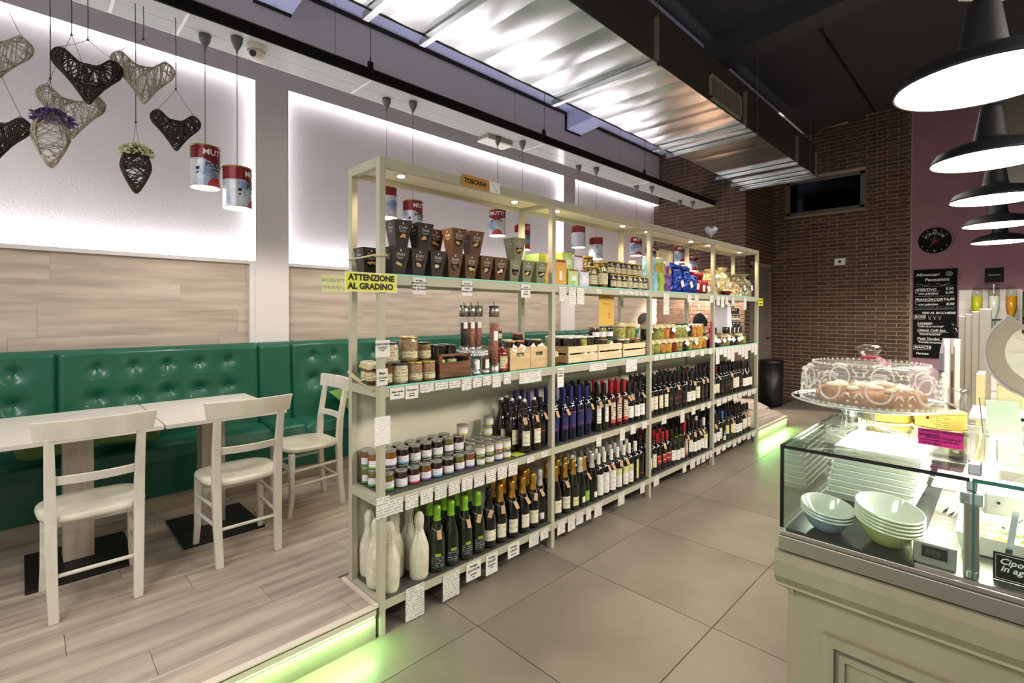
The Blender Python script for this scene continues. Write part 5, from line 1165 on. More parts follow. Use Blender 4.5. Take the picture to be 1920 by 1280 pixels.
# third bay pickles
JP = 'cloth-covered pickle jars, third bay'
for i in range(11):
    c = ['green', 'artich', 'orange', 'yellow', 'red', 'artich', 'dark', 'green', 'orange', 'yellow', 'orange'][i]
    jar((-.065, 2.555 + i * .102, Z2), .046, .115, c, M_lidgold, None, cover=(i != 9), lbl=f'pickle jar in the lower front row, {ordw(i)} from left, third bay', group=JP, tagpaper=(i in (6, 8)))
    jar((-.175, 2.555 + i * .102, Z2), .046, .115, c, M_lidgold, None, cover=True, lbl=f'pickle jar in the lower rear row, {ordw(i)} from left, third bay', group=JP)
for i in range(5):
    c = ['dark', 'grn', 'green', 'orange', 'red'][i]
    jar((-.10, 2.57 + i * .105, Z2 + .117), .046, .125, c, M_lidgold, None, cover=True, lbl=f'pickle jar on the upper layer, {ordw(i)} from left, third bay', group=JP, tagpaper=(i in (0, 4)))
for i in range(2): jar((-.12, 3.13 + i * .12, Z2 + .117), .06, .13, 'green', M_lidgreen, None, lbl=f'wide green-lidded pickle jar, {["left", "right"][i]} one of the upper layer', group=JP, tagpaper=(i == 1))
for i in range(4): jar((-.11, 3.38 + i * .08, Z2 + .117), .037, .12, ['dark', 'orange', 'orange', 'yellow'][i], M_lidwh, None, lbl=f'slim white-lidded jar of upper layer, {ordw(i)} from left, third bay', group=JP)
t = tag(O('red_sign_card', G().box(-.001, .001, -.025, .025, 0, .26), mat('crimson_card', '8c2038', .5), loc=(-.012, 3.665, Z2 - .001)), 'narrow crimson promotional card beside the fourth post', 'card')
# farthest bay: white tiered display and tagged jars
t = E('tiered_display', 'white cardboard tiered display with small dark pots, farthest bay', 'display', (-.16, 4.3, Z2 + .13))
O('side_panel', G().prism([(-.06, 0), (.36, 0), (.36, .05), (.10, .05), (.06, .10), (.06, .32), (.0, .36), (-.06, .36)], -.08, .08, 'X'), mat('white_card', 'dedae0', .5), parent=t)
for k in range(4):
    for i in range(2 if k != 3 else 1):
        j = jar((-.09, 4.42 + i * .11 - (.02 * k), Z2 + .185 + k * .075), .04, .06, 'dark', M_lidblk, M_jlc if k % 2 else None, lbl=f'small dark pot on the white tiered display, {["lowest", "second", "third", "top"][k]} tier' + (f', {["left", "right"][i]}' if k != 3 else ''), group='small pots on the white tiered display')
for i in range(10):
    jar((-.06 if i < 8 else -.12, 3.79 + (i % 8) * .115, Z2), .045, .1 if i % 3 else .12, ['dark', 'dark', 'mush', 'green'][i % 4], M_lidgreen if i % 2 else M_lidgold, None, cover=(i % 3 == 0), lbl=f'dark tagged jar on farthest middle shelf, {ordw(i % 8)} from left{"" if i < 8 else ", rear row"}', group='tagged jars on the middle shelf of the farthest bay', tagpaper=(i < 7))
    if i in (1, 4, 5, 6, 7): jar((-.1, 3.80 + i * .115, Z2 + .122), .04, .07, 'dark', M_lidblk, None, lbl=f'flat dark jar stacked on farthest middle shelf, {ordw([1, 4, 5, 6, 7].index(i))} from left', group='flat dark jars stacked in the farthest bay')

# ------------------------------------------------------------------ price tags and notices on the shelves
def ptag(lvl, y0, y1, z1, z0, words=(), m=None, bay=0, lbl=None, grp=None, x=.0015):
    w_, h_ = y1 - y0, z1 - z0; t = E('price_tag', lbl, 'price tag', (x, (y0 + y1) / 2, z0), group=grp)
    O('paper', G().box(0, .0008, -w_ / 2, w_ / 2, 0, h_), (m or M_tag) if not words else M_paperg, parent=t)
    for k, (s_, sz) in enumerate(words):
        text(s_, sz, (.0012, 0, h_ - .015 - sum(q[1] * 1.25 for q in words[:k]) - sz * .3), M_blackp, FX, t, bold=.0003)
M_paperg = mat('tag_paper', 'dbd7cf', .7)
def tags(lvl, bay, lst, grp):
    n = 0
    for it in lst:
        y0, y1, z1, z0 = it[:4]; words = it[4] if len(it) > 4 else (); n += 1
        ptag(lvl, y0, y1, z1, z0, words, bay=bay, grp=grp, lbl=(it[5] if len(it) > 5 else f'white paper price tag, {ordw(n - 1)} from left, {SHN[lvl]} shelf rail, {BYN[bay]} bay'))
tags(0, 0, [(.14, .25, .168, .005), (.365, .475, .15, .015), (.523, .627, .150, .055, (('Perlage', .018), ('QUORUM', .019), ('spumante', .012), ('bio', .012))), (.665, .755, .150, .035, (('Perlage', .018), ('ZHARTI', .018), ('valdobbiadene', .010), ('docg', .011))), (.838, .935, .150, .070, (('Perlage', .018), ('CANAH', .017), ('prosecco', .012))), (1.02, 1.11, .150, .075), (1.125, 1.20, .150, .085)], 'price tags on the bottom rail of the nearest bay')
tags(1, 0, [(.05 + i * .088, .125 + i * .088, .628, .555) for i in range(10)] + [(1.0, 1.06, .635, .598), (1.13, 1.19, .64, .605)], 'price tags on the lower rail of the nearest bay')
tags(2, 0, [(.054, .133, 1.157, 1.103, (('Salsa verde', .014), ('Biologica', .009))), (.139, .212, 1.158, 1.095, (('Gomasio', .016), ('in Vasetto', .008), ('Biologico', .009))), (.222, .305, 1.160, 1.115), (.315, .395, 1.158, 1.118), (.405, .48, 1.158, 1.118), (.488, .556, 1.16, 1.098), (.566, .63, 1.16, 1.105), (.64, .70, 1.16, 1.108), (.712, .778, 1.162, 1.09), (.80, .86, 1.162, 1.10), (.93, 1.13, 1.156, 1.088)], 'price tags on the middle rail of the nearest bay')
tags(3, 0, [(.179, .257, 1.690, 1.606, (('BIO CREMA', .008), ('Biscotti DOLCE', .0125), ('FAVE DI CACAO', .0125), ('BELL ECUADOR', .0115))), (.487, .562, 1.688, 1.606, (('BIO CREMA', .008), ('Biscotti DOLCI', .012), ('CAFFE', .013), ('ARABICA 100', .0125))), (.945, 1.025, 1.686, 1.606, (('BIO CREMA', .008), ('Biscotti DOLCI', .012), ('E UVA', .013), ('PASSITA', .0125)))], 'price tags on the top rail of the nearest bay')
tags(0, 1, [(1.29, 1.37, .148, .065), (1.40, 1.48, .148, .055), (1.49, 1.57, .150, .07), (1.60, 1.66, .150, .07), (1.70, 1.79, .150, .06), (2.0, 2.09, .150, .06), (2.32, 2.39, .150, .07)], 'price tags on the bottom rail of the second bay')
tags(1, 1, [(1.72, 1.78, .635, .56), (2.02, 2.09, .638, .545), (2.17, 2.25, .64, .57), (2.34, 2.42, .64, .585)], 'price tags on the lower rail of the second bay')
tags(2, 1, [(1.285, 1.35, 1.155, 1.03, (('PESTO DI', .012), ('TONNO', .014), ('ROSSO', .014))), (1.63, 1.84, 1.156, 1.105), (2.10, 2.26, 1.156, 1.06)], 'price tags on the middle rail of the second bay')
tags(3, 1, [(1.30, 1.375, 1.686, 1.585), (1.40, 1.475, 1.686, 1.565), (1.49, 1.57, 1.686, 1.57), (1.71, 1.77, 1.684, 1.655)] + [(2.0 + i * .072, 2.06 + i * .072, 1.684, 1.652) for i in range(6)], 'price tags on the top rail of the second bay')
tags(0, 2, [(2.53, 2.62, .15, .075), (3.05, 3.12, .15, .07), (3.2, 3.3, .15, .07), (3.33, 3.41, .15, .08), (3.44, 3.52, .15, .08), (3.54, 3.6, .15, .09), (3.62, 3.68, .15, .09)], 'price tags on the bottom rail of the third bay')
tags(1, 2, [(2.66, 2.74, .64, .57), (3.0, 3.08, .64, .53), (3.22, 3.30, .64, .57), (3.42, 3.5, .64, .58), (3.56, 3.64, .64, .585)], 'price tags on the lower rail of the third bay')
tags(2, 2, [(2.53 + i * .1, 2.6 + i * .1, 1.158, 1.12) for i in range(6)] + [(3.2, 3.28, 1.158, 1.105), (3.4, 3.48, 1.158, 1.105), (3.58, 3.66, 1.158, 1.11)], 'price tags on the middle rail of the third bay')
tags(3, 2, [(2.68, 2.78, 1.684, 1.50), (3.12, 3.2, 1.684, 1.61), (3.27, 3.35, 1.684, 1.62), (3.6, 3.68, 1.684, 1.615)], 'price tags on the top rail of the third bay')
tags(0, 3, [(3.78 + i * .14, 3.88 + i * .14, .15, .085 + .01 * (i % 3)) for i in range(8)], 'price tags on the bottom rail of the farthest bay')
tags(1, 3, [(3.78 + i * .14, 3.89 + i * .14, .64, .575 + .01 * (i % 3)) for i in range(8)], 'price tags on the lower rail of the farthest bay')
tags(2, 3, [(3.75 + i * .097, 3.84 + i * .097, 1.158, 1.0 + .03 * ((i * 3) % 4)) for i in range(12)], 'price tags on the middle rail of the farthest bay')
tags(3, 3, [(3.76, 3.84, 1.684, 1.59), (3.87, 3.95, 1.684, 1.57), (3.98, 4.05, 1.684, 1.6), (4.14, 4.22, 1.684, 1.6), (4.48, 4.56, 1.684, 1.55)], 'price tags on the top rail of the farthest bay')
def notice(y0, y1, z1, z0, lbl, words=(), m=None, x=.004, name='paper_notice', cat='notice'):
    w_, h_ = y1 - y0, z1 - z0; t = E(name, lbl, cat, (x, (y0 + y1) / 2, z0)); O('paper', G().box(0, .001, -w_ / 2, w_ / 2, 0, h_), m or (M_paperg if words else M_tag), parent=t)
    z = h_ - .012
    for s_, sz in words: z -= sz * .55; text(s_, sz, (.0015, 0, z), M_blackp, FX, t, bold=sz * .025); z -= sz * .65
    return t
notice(-.027, .054, 1.031, .898, 'blank-looking printed white sheet on the near post between shelves', m=printed('fine_print', 'e6e3de', '9a968f', .011, 60, .35, amount=.35))
notice(-.024, .051, 1.387, 1.308, 'white note headed CHOCOSICA on the near post', (('CHOCOSICA', .0135), ('Crema spalmabile di', .0065), ('nocciole e cacao', .0065), ('biologica', .0065)))
notice(-.016, .040, 1.254, 1.177, 'white note about soy mayonnaise on the near post', (('Mayo', .016), ('di Soia', .016), ('Biologica', .008)))
notice(-.02, .05, .655, .555, 'white price note at the foot of the lower shelf near post')
M_yel = mat('yellow_sign', 'd8dc3a', .35)
t = E('warning_sign', 'yellow step warning sign taped across the near posts', 'sign', (.006, -.042, 1.612)); O('plate', G().box(0, .001, -.127, .127, 0, .082), M_yel, parent=t); O('plate_border', G().box(-.0004, .0005, -.131, .131, -.003, .085), M_paper, parent=t)
text('ATTENZIONE', .0375, (.0014, 0, .060), M_blackp, FX, t, bold=.0019); text('AL GRADINO', .0375, (.0014, -.004, .021), M_blackp, FX, t, bold=.0019)
t = E('warning_sign', 'small yellow warning sign on the farthest shelf post', 'sign', (.006, 4.99, 1.60)); O('plate', G().box(0, .001, -.075, .085, 0, .085), M_yel, parent=t)
text('ATTENZIONE', .022, (.0014, .005, .06), M_blackp, FX, t, bold=.001); text('AL GRADINO', .022, (.0014, .005, .022), M_blackp, FX, t, bold=.001)
t = E('warning_sign', 'pale yellow warning sign with mirrored words on wooden wall panel', 'sign', (-2.423, .925, 1.70)); O('plate', G().box(0, .001, -.128, .128, 0, .16), mat('faded_yellow', 'bdbd8a', .4), parent=t)
MIR = Matrix(((0, 0, 1), (-1, 0, 0), (0, 1, 0)))
for s_, z in (('ATTENZIONE', .112), ('AL GRADINO', .045)):
    o = bpy.data.objects.new('lettering', text_mesh(s_, .041, mat('faded_letter', '85856a', .6), bold=.0012)); COL.objects.link(o); o.parent = t
    o.matrix_local = Matrix(((0, 0, 1, .0014), (-1, 0, 0, 0), (0, 1, 0, z), (0, 0, 0, 1)))
t = E('toscana_sign', 'orange sign reading TOSCANA on the shelf top rail', 'sign', (.003, .582, 2.192)); O('plate', G().box(0, .001, -.098, .098, 0, .062), mat('ochre_sign', 'b8862a', .5), parent=t); text('TOSCANA', .034, (.0014, 0, .031), M_blackp, FX, t, bold=.0015)
t = E('region_map_card', 'small white card with region map beside TOSCANA sign', 'card', (.003, .725, 2.19)); O('paper', G().box(0, .001, -.04, .04, 0, .062), M_paper, parent=t); O('map_drawing', G().tube([(.0015, -.02, .05), (.0015, -.005, .04), (.0015, .0, .03), (.0015, .02, .012), (.0015, .012, .008), (.0015, -.008, .03), (.0015, -.024, .042)], .0012, 4, closed=True), M_pale, parent=t)
t = E('orange_notice', 'hanging ochre paper sheet in the second shelving bay', 'notice', (-.10, 1.985, 1.418)); O('paper', G().box(0, .001, -.1, .1, 0, .272), mat('ochre_paper', 'c9a244', .55), parent=t)
O('bottle_drawing', G().box(.0014, .002, .02, .05, .06, .066).tube([(.0016, .035, .07), (.0016, .03, .09), (.0016, .035, .1), (.0016, .04, .09)], .0015, 4, closed=True), MC['brown_print'], parent=t)['kind'] = 'stuff'
for z, s_ in ((.22, 'vendemmia'), (.165, 'dalle nostre vigne')): text(s_, .012, (.0014, 0, z), MC['brown_print'], FX, t)

# ------------------------------------------------------------------ wicker hearts
M_wd = mat('dark_wicker', '2b2722', .8, col2='3d362e', nscale=20); M_wl = mat('pale_wicker', '9d9284', .8, col2='b5ab9c', nscale=20); M_str = mat('brown_string', '3c342c', .9); M_wire = mat('thin_wire', '4a4038', .5)
def outline(kind):
    if kind == 'heart':
        half = [(0, .02), (-.25, .04), (-.45, .2), (-.62, .36), (-.8, .36), (-.96, .2), (-1, 0), (-.9, -.25), (-.67, -.5), (-.46, -.75), (-.29, -1.0), (-.13, -1.25), (0, -1.42)]
        pts = [(x, z + .42) for x, z in half] + [(-x, z + .42) for x, z in half[-2:0:-1]]
        out = []; n = len(pts)
        for i in range(n):      # Catmull-Rom
            p0, p1, p2, p3 = [Vector(pts[(i + k) % n]) for k in (-1, 0, 1, 2)]
            for t_ in (0, .5): out.append(tuple(.5 * ((2 * p1) + (p2 - p0) * t_ + (2 * p0 - 5 * p1 + 4 * p2 - p3) * t_ ** 2 + (3 * p1 - p0 - 3 * p2 + p3) * t_ ** 3)))
        return out
    pts = []   # narrow pod
    for i in range(40):
        t_ = 2 * PI * i / 40; z = math.cos(t_); x = math.sin(t_) * .62 * (1 if z > 0 else (1 + z * .55)); pts.append((x, z + (0 if z > 0 else z * .25)))
    return pts
def wicker(kind, label, loc, size, dark, top_z, seed, yaw=None, flower=None, hooks=True, knot=None, tilt=0):
    rr = random.Random(seed); P = outline(kind); m = M_wd if dark else M_wl
    yaw = math.atan2(CAM.y - loc[1], CAM.x - loc[0]) + PI / 2 if yaw is None else yaw
    t = E('wicker_heart' if kind == 'heart' else 'wicker_pod', label, 'heart decoration' if kind == 'heart' else 'wicker decoration', loc, yaw, group=None)
    g = G(); n = len(P); r = .0038 if dark else .003; s_ = size; dep = .20 if kind == 'heart' else .38
    for k in range(2): g.tube([(p[0] * s_, rr.uniform(-.004, .004), p[1] * s_) for p in P], r * 1.25, 4, closed=True)
    def inside(x, z):
        c = False; j = n - 1
        for i in range(n):
            xi, zi = P[i]; xj, zj = P[j]
            if (zi > z) != (zj > z) and x < (xj - xi) * (z - zi) / (zj - zi + 1e-9) + xi: c = not c
            j = i
        return c
    cntr = 0; want = 190 if dark else 130
    while cntr < want:
        i, j = rr.randrange(n), rr.randrange(n)
        a, b = Vector(P[i]), Vector(P[j])
        if (a - b).length < .2 or (a - b).length > 1.4: continue
        if any(not inside(*(a.lerp(b, q))) for q in (.12, .5, .88)): continue
        sd = 1 if rr.random() < .6 else -1; L_ = (a - b).length; pts = []
        for q in range(6):
            u = q / 5; p = a.lerp(b, u); pts.append((p.x * s_, -sd * dep * s_ * math.sin(PI * u) * min(1, L_) * rr.uniform(.75, 1), p.y * s_))
        g.tube(pts, r * rr.uniform(.7, 1.2), 4, flat=.7); cntr += 1
    O('woven_willow', g, m, parent=t)['kind'] = 'stuff'
    H = top_z - loc[2]; kz = (knot - loc[2]) if knot else min(H * .5, 1.1 * s_ + .12)
    if kind == 'heart': hk = [(-.7 * s_, .78 * s_), (.7 * s_, .78 * s_)]
    else: hk = [(-.12 * s_, .95 * s_), (.14 * s_, .93 * s_)]
    O('string', G().tube([(0, 0, kz), (.0015, 0, (kz + H) / 2), (0, 0, H)], .0022, 5).sphere((0, 0, kz), .006, 8, 6), M_str, parent=t)
    for hx, hz in hk: O('wire', G().tube([(0, 0, kz), (hx * .5, 0, (kz + hz) / 2), (hx, 0, hz + .012)], .0011, 4), M_wire, parent=t); O('hook', G().tube([(hx + .009 * math.cos(a * PI / 4), 0, hz + .004 + .009 * math.sin(a * PI / 4)) for a in range(8)], .0015, 4, closed=True), M_wire, parent=t)
    if flower:
        g = G()
        for k in range(flower[2]):
            a = rr.uniform(0, 2 * PI); q = rr.random() ** .5; e0 = rr.uniform(-.5, 1.4); c = (flower[3] * s_ * math.cos(a) * math.cos(e0) * rr.uniform(.7, 1) + flower[4], -.01 + .5 * s_ * math.sin(a) * math.cos(e0), s_ * flower[5] + .38 * s_ * math.sin(e0))
            for j in range(6):
                b_ = rr.uniform(0, 2 * PI); e_ = rr.uniform(-.3, 1.2); d = Vector((math.cos(b_) * math.cos(e_), math.sin(b_) * math.cos(e_), math.sin(e_))) * .017; u = d.cross(Vector((0, 0, 1))).normalized() * .006; C_ = Vector(c)
                g.add([C_, C_ + d * .6 + u, C_ + d, C_ + d * .6 - u], [(0, 1, 2, 3)])
        O('flowers', g, flower[0], parent=t)['kind'] = 'stuff'
    return t
M_fv = mat('violet_petals', '4f4270', .8, col2='6a5a94', nscale=60); M_fg = mat('pale_green_petals', 'c5cf9c', .8, col2='dfe4c0', nscale=60); M_fd = mat('dark_petals', '201a22', .8)
wicker('heart', 'dark woven heart at upper centre of the hanging group', (-1.5, -.915, 2.80), .150, True, TZ, 1, knot=3.0)
wicker('heart', 'pale woven heart right of the upper dark one', (-1.5, -.668, 2.875), .150, False, TZ, 2, knot=3.1)
wicker('heart', 'dark woven heart hanging lowest right beside the tin lamps', (-1.5, -.51, 2.615), .125, True, TZ, 3, knot=2.86)
wicker('heart', 'pale woven heart tucked below the upper dark heart', (-1.62, -.975, 2.625), .145, False, TZ, 4, knot=3.05)
wicker('heart', 'pale woven heart cut off by the left picture edge', (-1.5, -1.285, 2.79), .155, False, TZ, 5, flower=(M_fd, 'x', 14, .4, -.02, .45), knot=3.2)
wicker('heart', 'dark woven heart cut off by the left picture edge', (-1.5, -1.265, 2.40), .125, True, TZ, 6, knot=2.75)
wicker('pod', 'pale woven pod filled with violet dried flowers', (-1.5, -1.067, 2.43), .125, False, TZ, 7, flower=(M_fv, 'v', 190, .75, .01, .72), knot=2.74)
wicker('pod', 'dark woven pod filled with pale green flowers', (-1.5, -.706, 2.345), .115, True, TZ, 8, flower=(M_fg, 'g', 150, .75, .0, .72), knot=2.61)
# small silver heart and star above the shelving
def flatheart(loc, s_, m, lbl, top):
    t = E('heart_ornament', lbl, 'heart decoration', loc, .75)
    pts = [(16 * math.sin(a) ** 3 / 17, (13 * math.cos(a) - 5 * math.cos(2 * a) - 2 * math.cos(3 * a) - math.cos(4 * a)) / 17) for a in [2 * PI * i / 36 for i in range(36)]]
    g = G()
    for sd in (-1, 1):
        vs = [(0, sd * .03, 0)] + [(x * s_ * .6, sd * .026, z * s_ * .6) for x, z in pts] + [(x * s_, sd * .004, z * s_) for x, z in pts]; m_ = 36
        g.add(vs, [(0, 1 + i, 1 + (i + 1) % m_) for i in range(m_)] + [(1 + i, 1 + (i + 1) % m_, 1 + m_ + (i + 1) % m_, 1 + m_ + i) for i in range(m_)], 0, True)
    O('glitter_body', g, m, parent=t); O('thread', G().cyl((0, 0, s_ * .3), (0, 0, top - loc[2]), .001, 4), M_wire, parent=t)
flatheart((-.45, 4.68, 2.49), .082, mat('silver_glitter', '9aa0a8', .3, .6, col2='c9ced6', nscale=120, bump=.5, bscale=150), 'small silver glitter heart hanging above the shelving', 3.45 - .0)

# ------------------------------------------------------------------ serving counter
XC, YC, ZC = 1.63, .24, .95
M_cpaint = mat('counter_cream_paint', 'a39a84', .5, col2='9a917a', nscale=2.5, nst=(6, 6, 1)); ct = E('serving_counter', 'cream panelled serving counter with stainless steel edge', 'counter', (0, 0, 0))
XE = 4.2
O('body', G().box(XC + .012, XE, YC + .03, 1.35, 0, .79), M_cpaint, parent=ct)
# moulded apron
prof = [(YC + .03, .785), (YC + .022, .79), (YC + .004, .80), (YC + .006, .806), (YC - .012, .83), (YC - .014, .87), (YC - .010, .893), (YC + .03, .895)]
g = G().prism(prof, XC - .010, XE, 'X'); g.prism([(XC + .03, .785), (XC + .014, .79), (XC - .002, .80), (XC - .002, .806), (XC - .012, .83), (XC - .014, .87), (XC - .012, .893), (XC + .03, .895)], YC + .012, 1.35, 'Y')
O('apron', g, M_cpaint, parent=ct)
O('steel_band', G().box(XC - .004, XE, YC - .006, 1.35, .898, .936).box(XC + .0, XE, YC - .001, 1.35, .936, .9485), M_steel, parent=ct, bevel=.002)
# panel frames on the front
for x0 in (1.725, 2.62, 3.5):
    x1 = x0 + .8
    O('panel_frame', G().box(x0, x1, YC + .012, YC + .029, .685, .71).box(x0, x1, YC + .012, YC + .029, .10, .125).box(x0, x0 + .025, YC + .012, YC + .029, .125, .685).box(x1 - .025, x1, YC + .012, YC + .029, .125, .685)
      .box(x0 + .035, x1 - .035, YC + .020, YC + .029, .655, .670).box(x0 + .035, x0 + .047, YC + .020, YC + .029, .13, .655), M_cpaint, parent=ct)
O('plinth', G().box(XC + .04, XE, YC + .06, 1.35, 0, .08), M_black, parent=ct)
O('display_floor', G().box(XC + .012, 1.905, YC + .006, 1.3, .949, .955), mat('dark_display_floor', '3b3d3b', .25, .4), parent=ct)
O('display_floor', G().box(1.905, XE, YC + .006, 1.3, .949, .955), M_steel, parent=ct)
# glass case
gc = E('glass_display_case', 'glass display case with dark edges on the serving counter', 'display case', (0, 0, 0))
YB = .95; ZT = 1.173
O('front_glass', G().box(XC + .004, 1.994, YC + .002, YC + .008, .956, ZT - .008), M_glass, parent=gc); O('front_glass', G().box(1.998, XE, YC + .002, YC + .008, .956, ZT - .008), M_glass, parent=gc)
O('side_glass', G().box(XC + .001, XC + .007, YC + .010, YB, .956, ZT - .008), M_glass, parent=gc)
O('top_glass', G().box(XC, 1.994, YC, YB, ZT - .008, ZT), M_glass, parent=gc); O('top_glass', G().box(1.998, XE, YC, YB + .0, ZT - .008, ZT), M_glass, parent=gc)
O('edge', G().box(XC - .0005, 1.994, YC - .0008, YC + .0004, ZT - .0085, ZT).box(XC - .0012, XC + .0002, YC, YB, ZT - .0085, ZT).box(XC - .0005, XC + .008, YC - .0008, YC + .003, .956, ZT - .009), M_gblack, parent=gc)
O('edge', G().box(1.998, XE, YC - .0008, YC + .0004, ZT - .0085, ZT).box(1.9985, 2.0015, YC + .001, YC + .006, .956, ZT - .008), M_glassg, parent=gc)
O('post', G().box(1.984, 2.010, YC + .014, YC + .034, .956, 1.118), M_steel, parent=gc, bevel=.003); O('post', G().box(1.69, 1.71, .86, .88, .956, ZT - .008), M_steel, parent=gc)
O('clamp', G().box(1.978, 2.016, YC + .008, YC + .042, 1.112, 1.14).box(1.988, 2.006, YC + .018, YC + .032, 1.14, ZT - .008), M_chrome, parent=gc, bevel=.003); O('clamp', G().box(1.99, 2.012, YC + .02, YC + .05, ZT + .0005, ZT + .028), M_chrome, parent=gc, bevel=.003)
O('clamp', G().box(1.99, 2.008, YC + .01, YC + .04, .9555, .972), M_chrome, parent=gc, bevel=.002)
O('back_frame', G().box(XC, XE, YB - .01, YB + .01, .956, .98).box(XC, XE, YB - .01, YB + .01, ZT - .03, ZT - .0085), M_steel, parent=gc)
area('case_light', (2.35, .62, 1.16), .7, .5, 16, (1, .97, .9)); area('case_light', (1.78, .78, 1.16), .25, .2, 3.5, (1, .97, .88))
# stacked rectangular white trays
for k in range(9):
    t = E('serving_tray', f'white rectangular porcelain tray, {ordw(8 - k)} from the top of the stack', 'tray', (1.775 + k * .0025 - .008, .71 - .0, .956 + k * .0175), -.02 + .008 * math.sin(k * 2), group='stacked white serving trays')
    w_, d_ = .105, .145; g = G(); o_ = [(-w_, -d_), (w_, -d_), (w_, d_), (-w_, d_)]; vs = []
    for sc_, z in ((.86, 0), (1.0, .022), (1.0, .0245), (.94, .0245), (.84, .006)): vs += [(x * sc_, y * (1 - (1 - sc_) * .7), z) for x, y in o_]
    fs = [(3, 2, 1, 0)] + [(r_ * 4 + i, r_ * 4 + (i + 1) % 4, (r_ + 1) * 4 + (i + 1) % 4, (r_ + 1) * 4 + i) for r_ in range(4) for i in range(4)] + [(16, 17, 18, 19)]
    g.add(vs, fs); O('porcelain', g, mat('white_porcelain', 'e3e2da', .15, coat=.4), parent=t, bevel=.0012)
# bowls with slanted rims
def bowl(loc, r, h_, m, lbl, grp, tilt):
    t = E('bowl', lbl, 'bowl', loc, 0, group=grp)
    def f(u, v, inner=0):
        a = u * 2 * PI; rr_ = r * (.42 + .58 * v ** .7) - inner * .003; z = h_ * v + inner * .003; z += tilt * math.cos(a - 2.5) * v ** 2 * r
        return (rr_ * math.cos(a) * 1.0, rr_ * math.sin(a), z)
    g = G().grid(lambda u, v: f(u, v), 40, 12); g.add([f(i / 40, 0) for i in range(40)], [tuple(range(40))]); O('outer_glaze', g, m, parent=t)
    g = G().grid(lambda u, v: f(u, v, 1), 40, 12); g.grid(lambda u, v: tuple(Vector(f(u, 1, 0)).lerp(Vector(f(u, 1, 1)), v) + Vector((0, 0, .0015 * math.sin(PI * v)))), 40, 3); g.add([f(i / 40, 0, 1) for i in range(40)], [tuple(range(40))]); O('white_interior', g, mat('bowl_interior', 'dcdad0', .12, coat=.5), parent=t)
M_bb_ = mat('blue_glaze', '93a2ba', .12, coat=.6); M_by = mat('lime_yellow_glaze', 'c2c07a', .12, coat=.6)
for k in range(3): bowl((1.722, .309, .956 + k * .008), .061, .046, M_bb_, f'pale blue bowl, {["bottom", "middle", "top"][k]} one of the stack of three', 'pale blue bowls', .16)
for k in range(5): bowl((1.848, .325, .956 + k * .0085), .070, .054, M_by, f'lime yellow bowl, {["bottom", "second", "middle", "fourth", "top"][k]} one of the stack of five', 'lime yellow bowls', .18)
# thermometer display
t = E('digital_display', 'small steel digital readout inside the case', 'display', (1.937, YC + .028, .957), .0)
O('housing', G().prism([(-.006, 0), (.022, 0), (.012, .046), (.0, .046)], -.037, .037, 'X'), M_steel, parent=t, bevel=.0015); O('screen', G().obox((0, -.0055, .028), (.022, 0, 0), (0, -.0008, 0), (0, .002, .012)), mat('black_screen', '14150f', .15), parent=t)
text('888', .018, (-.003, -.0068, .0275), mat('dim_segments', '55584c', .5), FY, t, shear=.15)
t = E('card_holder', 'yellowish clear acrylic corner beside yellow bowls', 'holder', (1.897, YC + .03, .957)); O('sheet', G().box(-.001, .001, -.012, .03, 0, .04), mat('yellow_acrylic', 'b3a25a', .1, coat=.5), parent=t)
# blackboard label
t = E('food_label', 'small chalk label reading cipolline in agro in the case', 'label', (2.075, YC + .05, .9565), .02)
O('board', G().box(-.045, .045, -.002, .002, 0, .058), M_clock, parent=t); O('border', G().tube([(-.041, -.0026, .004), (-.041, -.0026, .054), (.041, -.0026, .054), (.041, -.0026, .004)], .0006, 4, closed=True), M_whitep, parent=t)
for s_, sz, x, z in (('Cipolline', .018, -.036, .041), ('in agro', .018, -.034, .026), ('18.00', .013, .0, .009)): text(s_, sz, (x, -.003, z), M_whitep, FY, t, align='LEFT', shear=.3, bold=.0002)
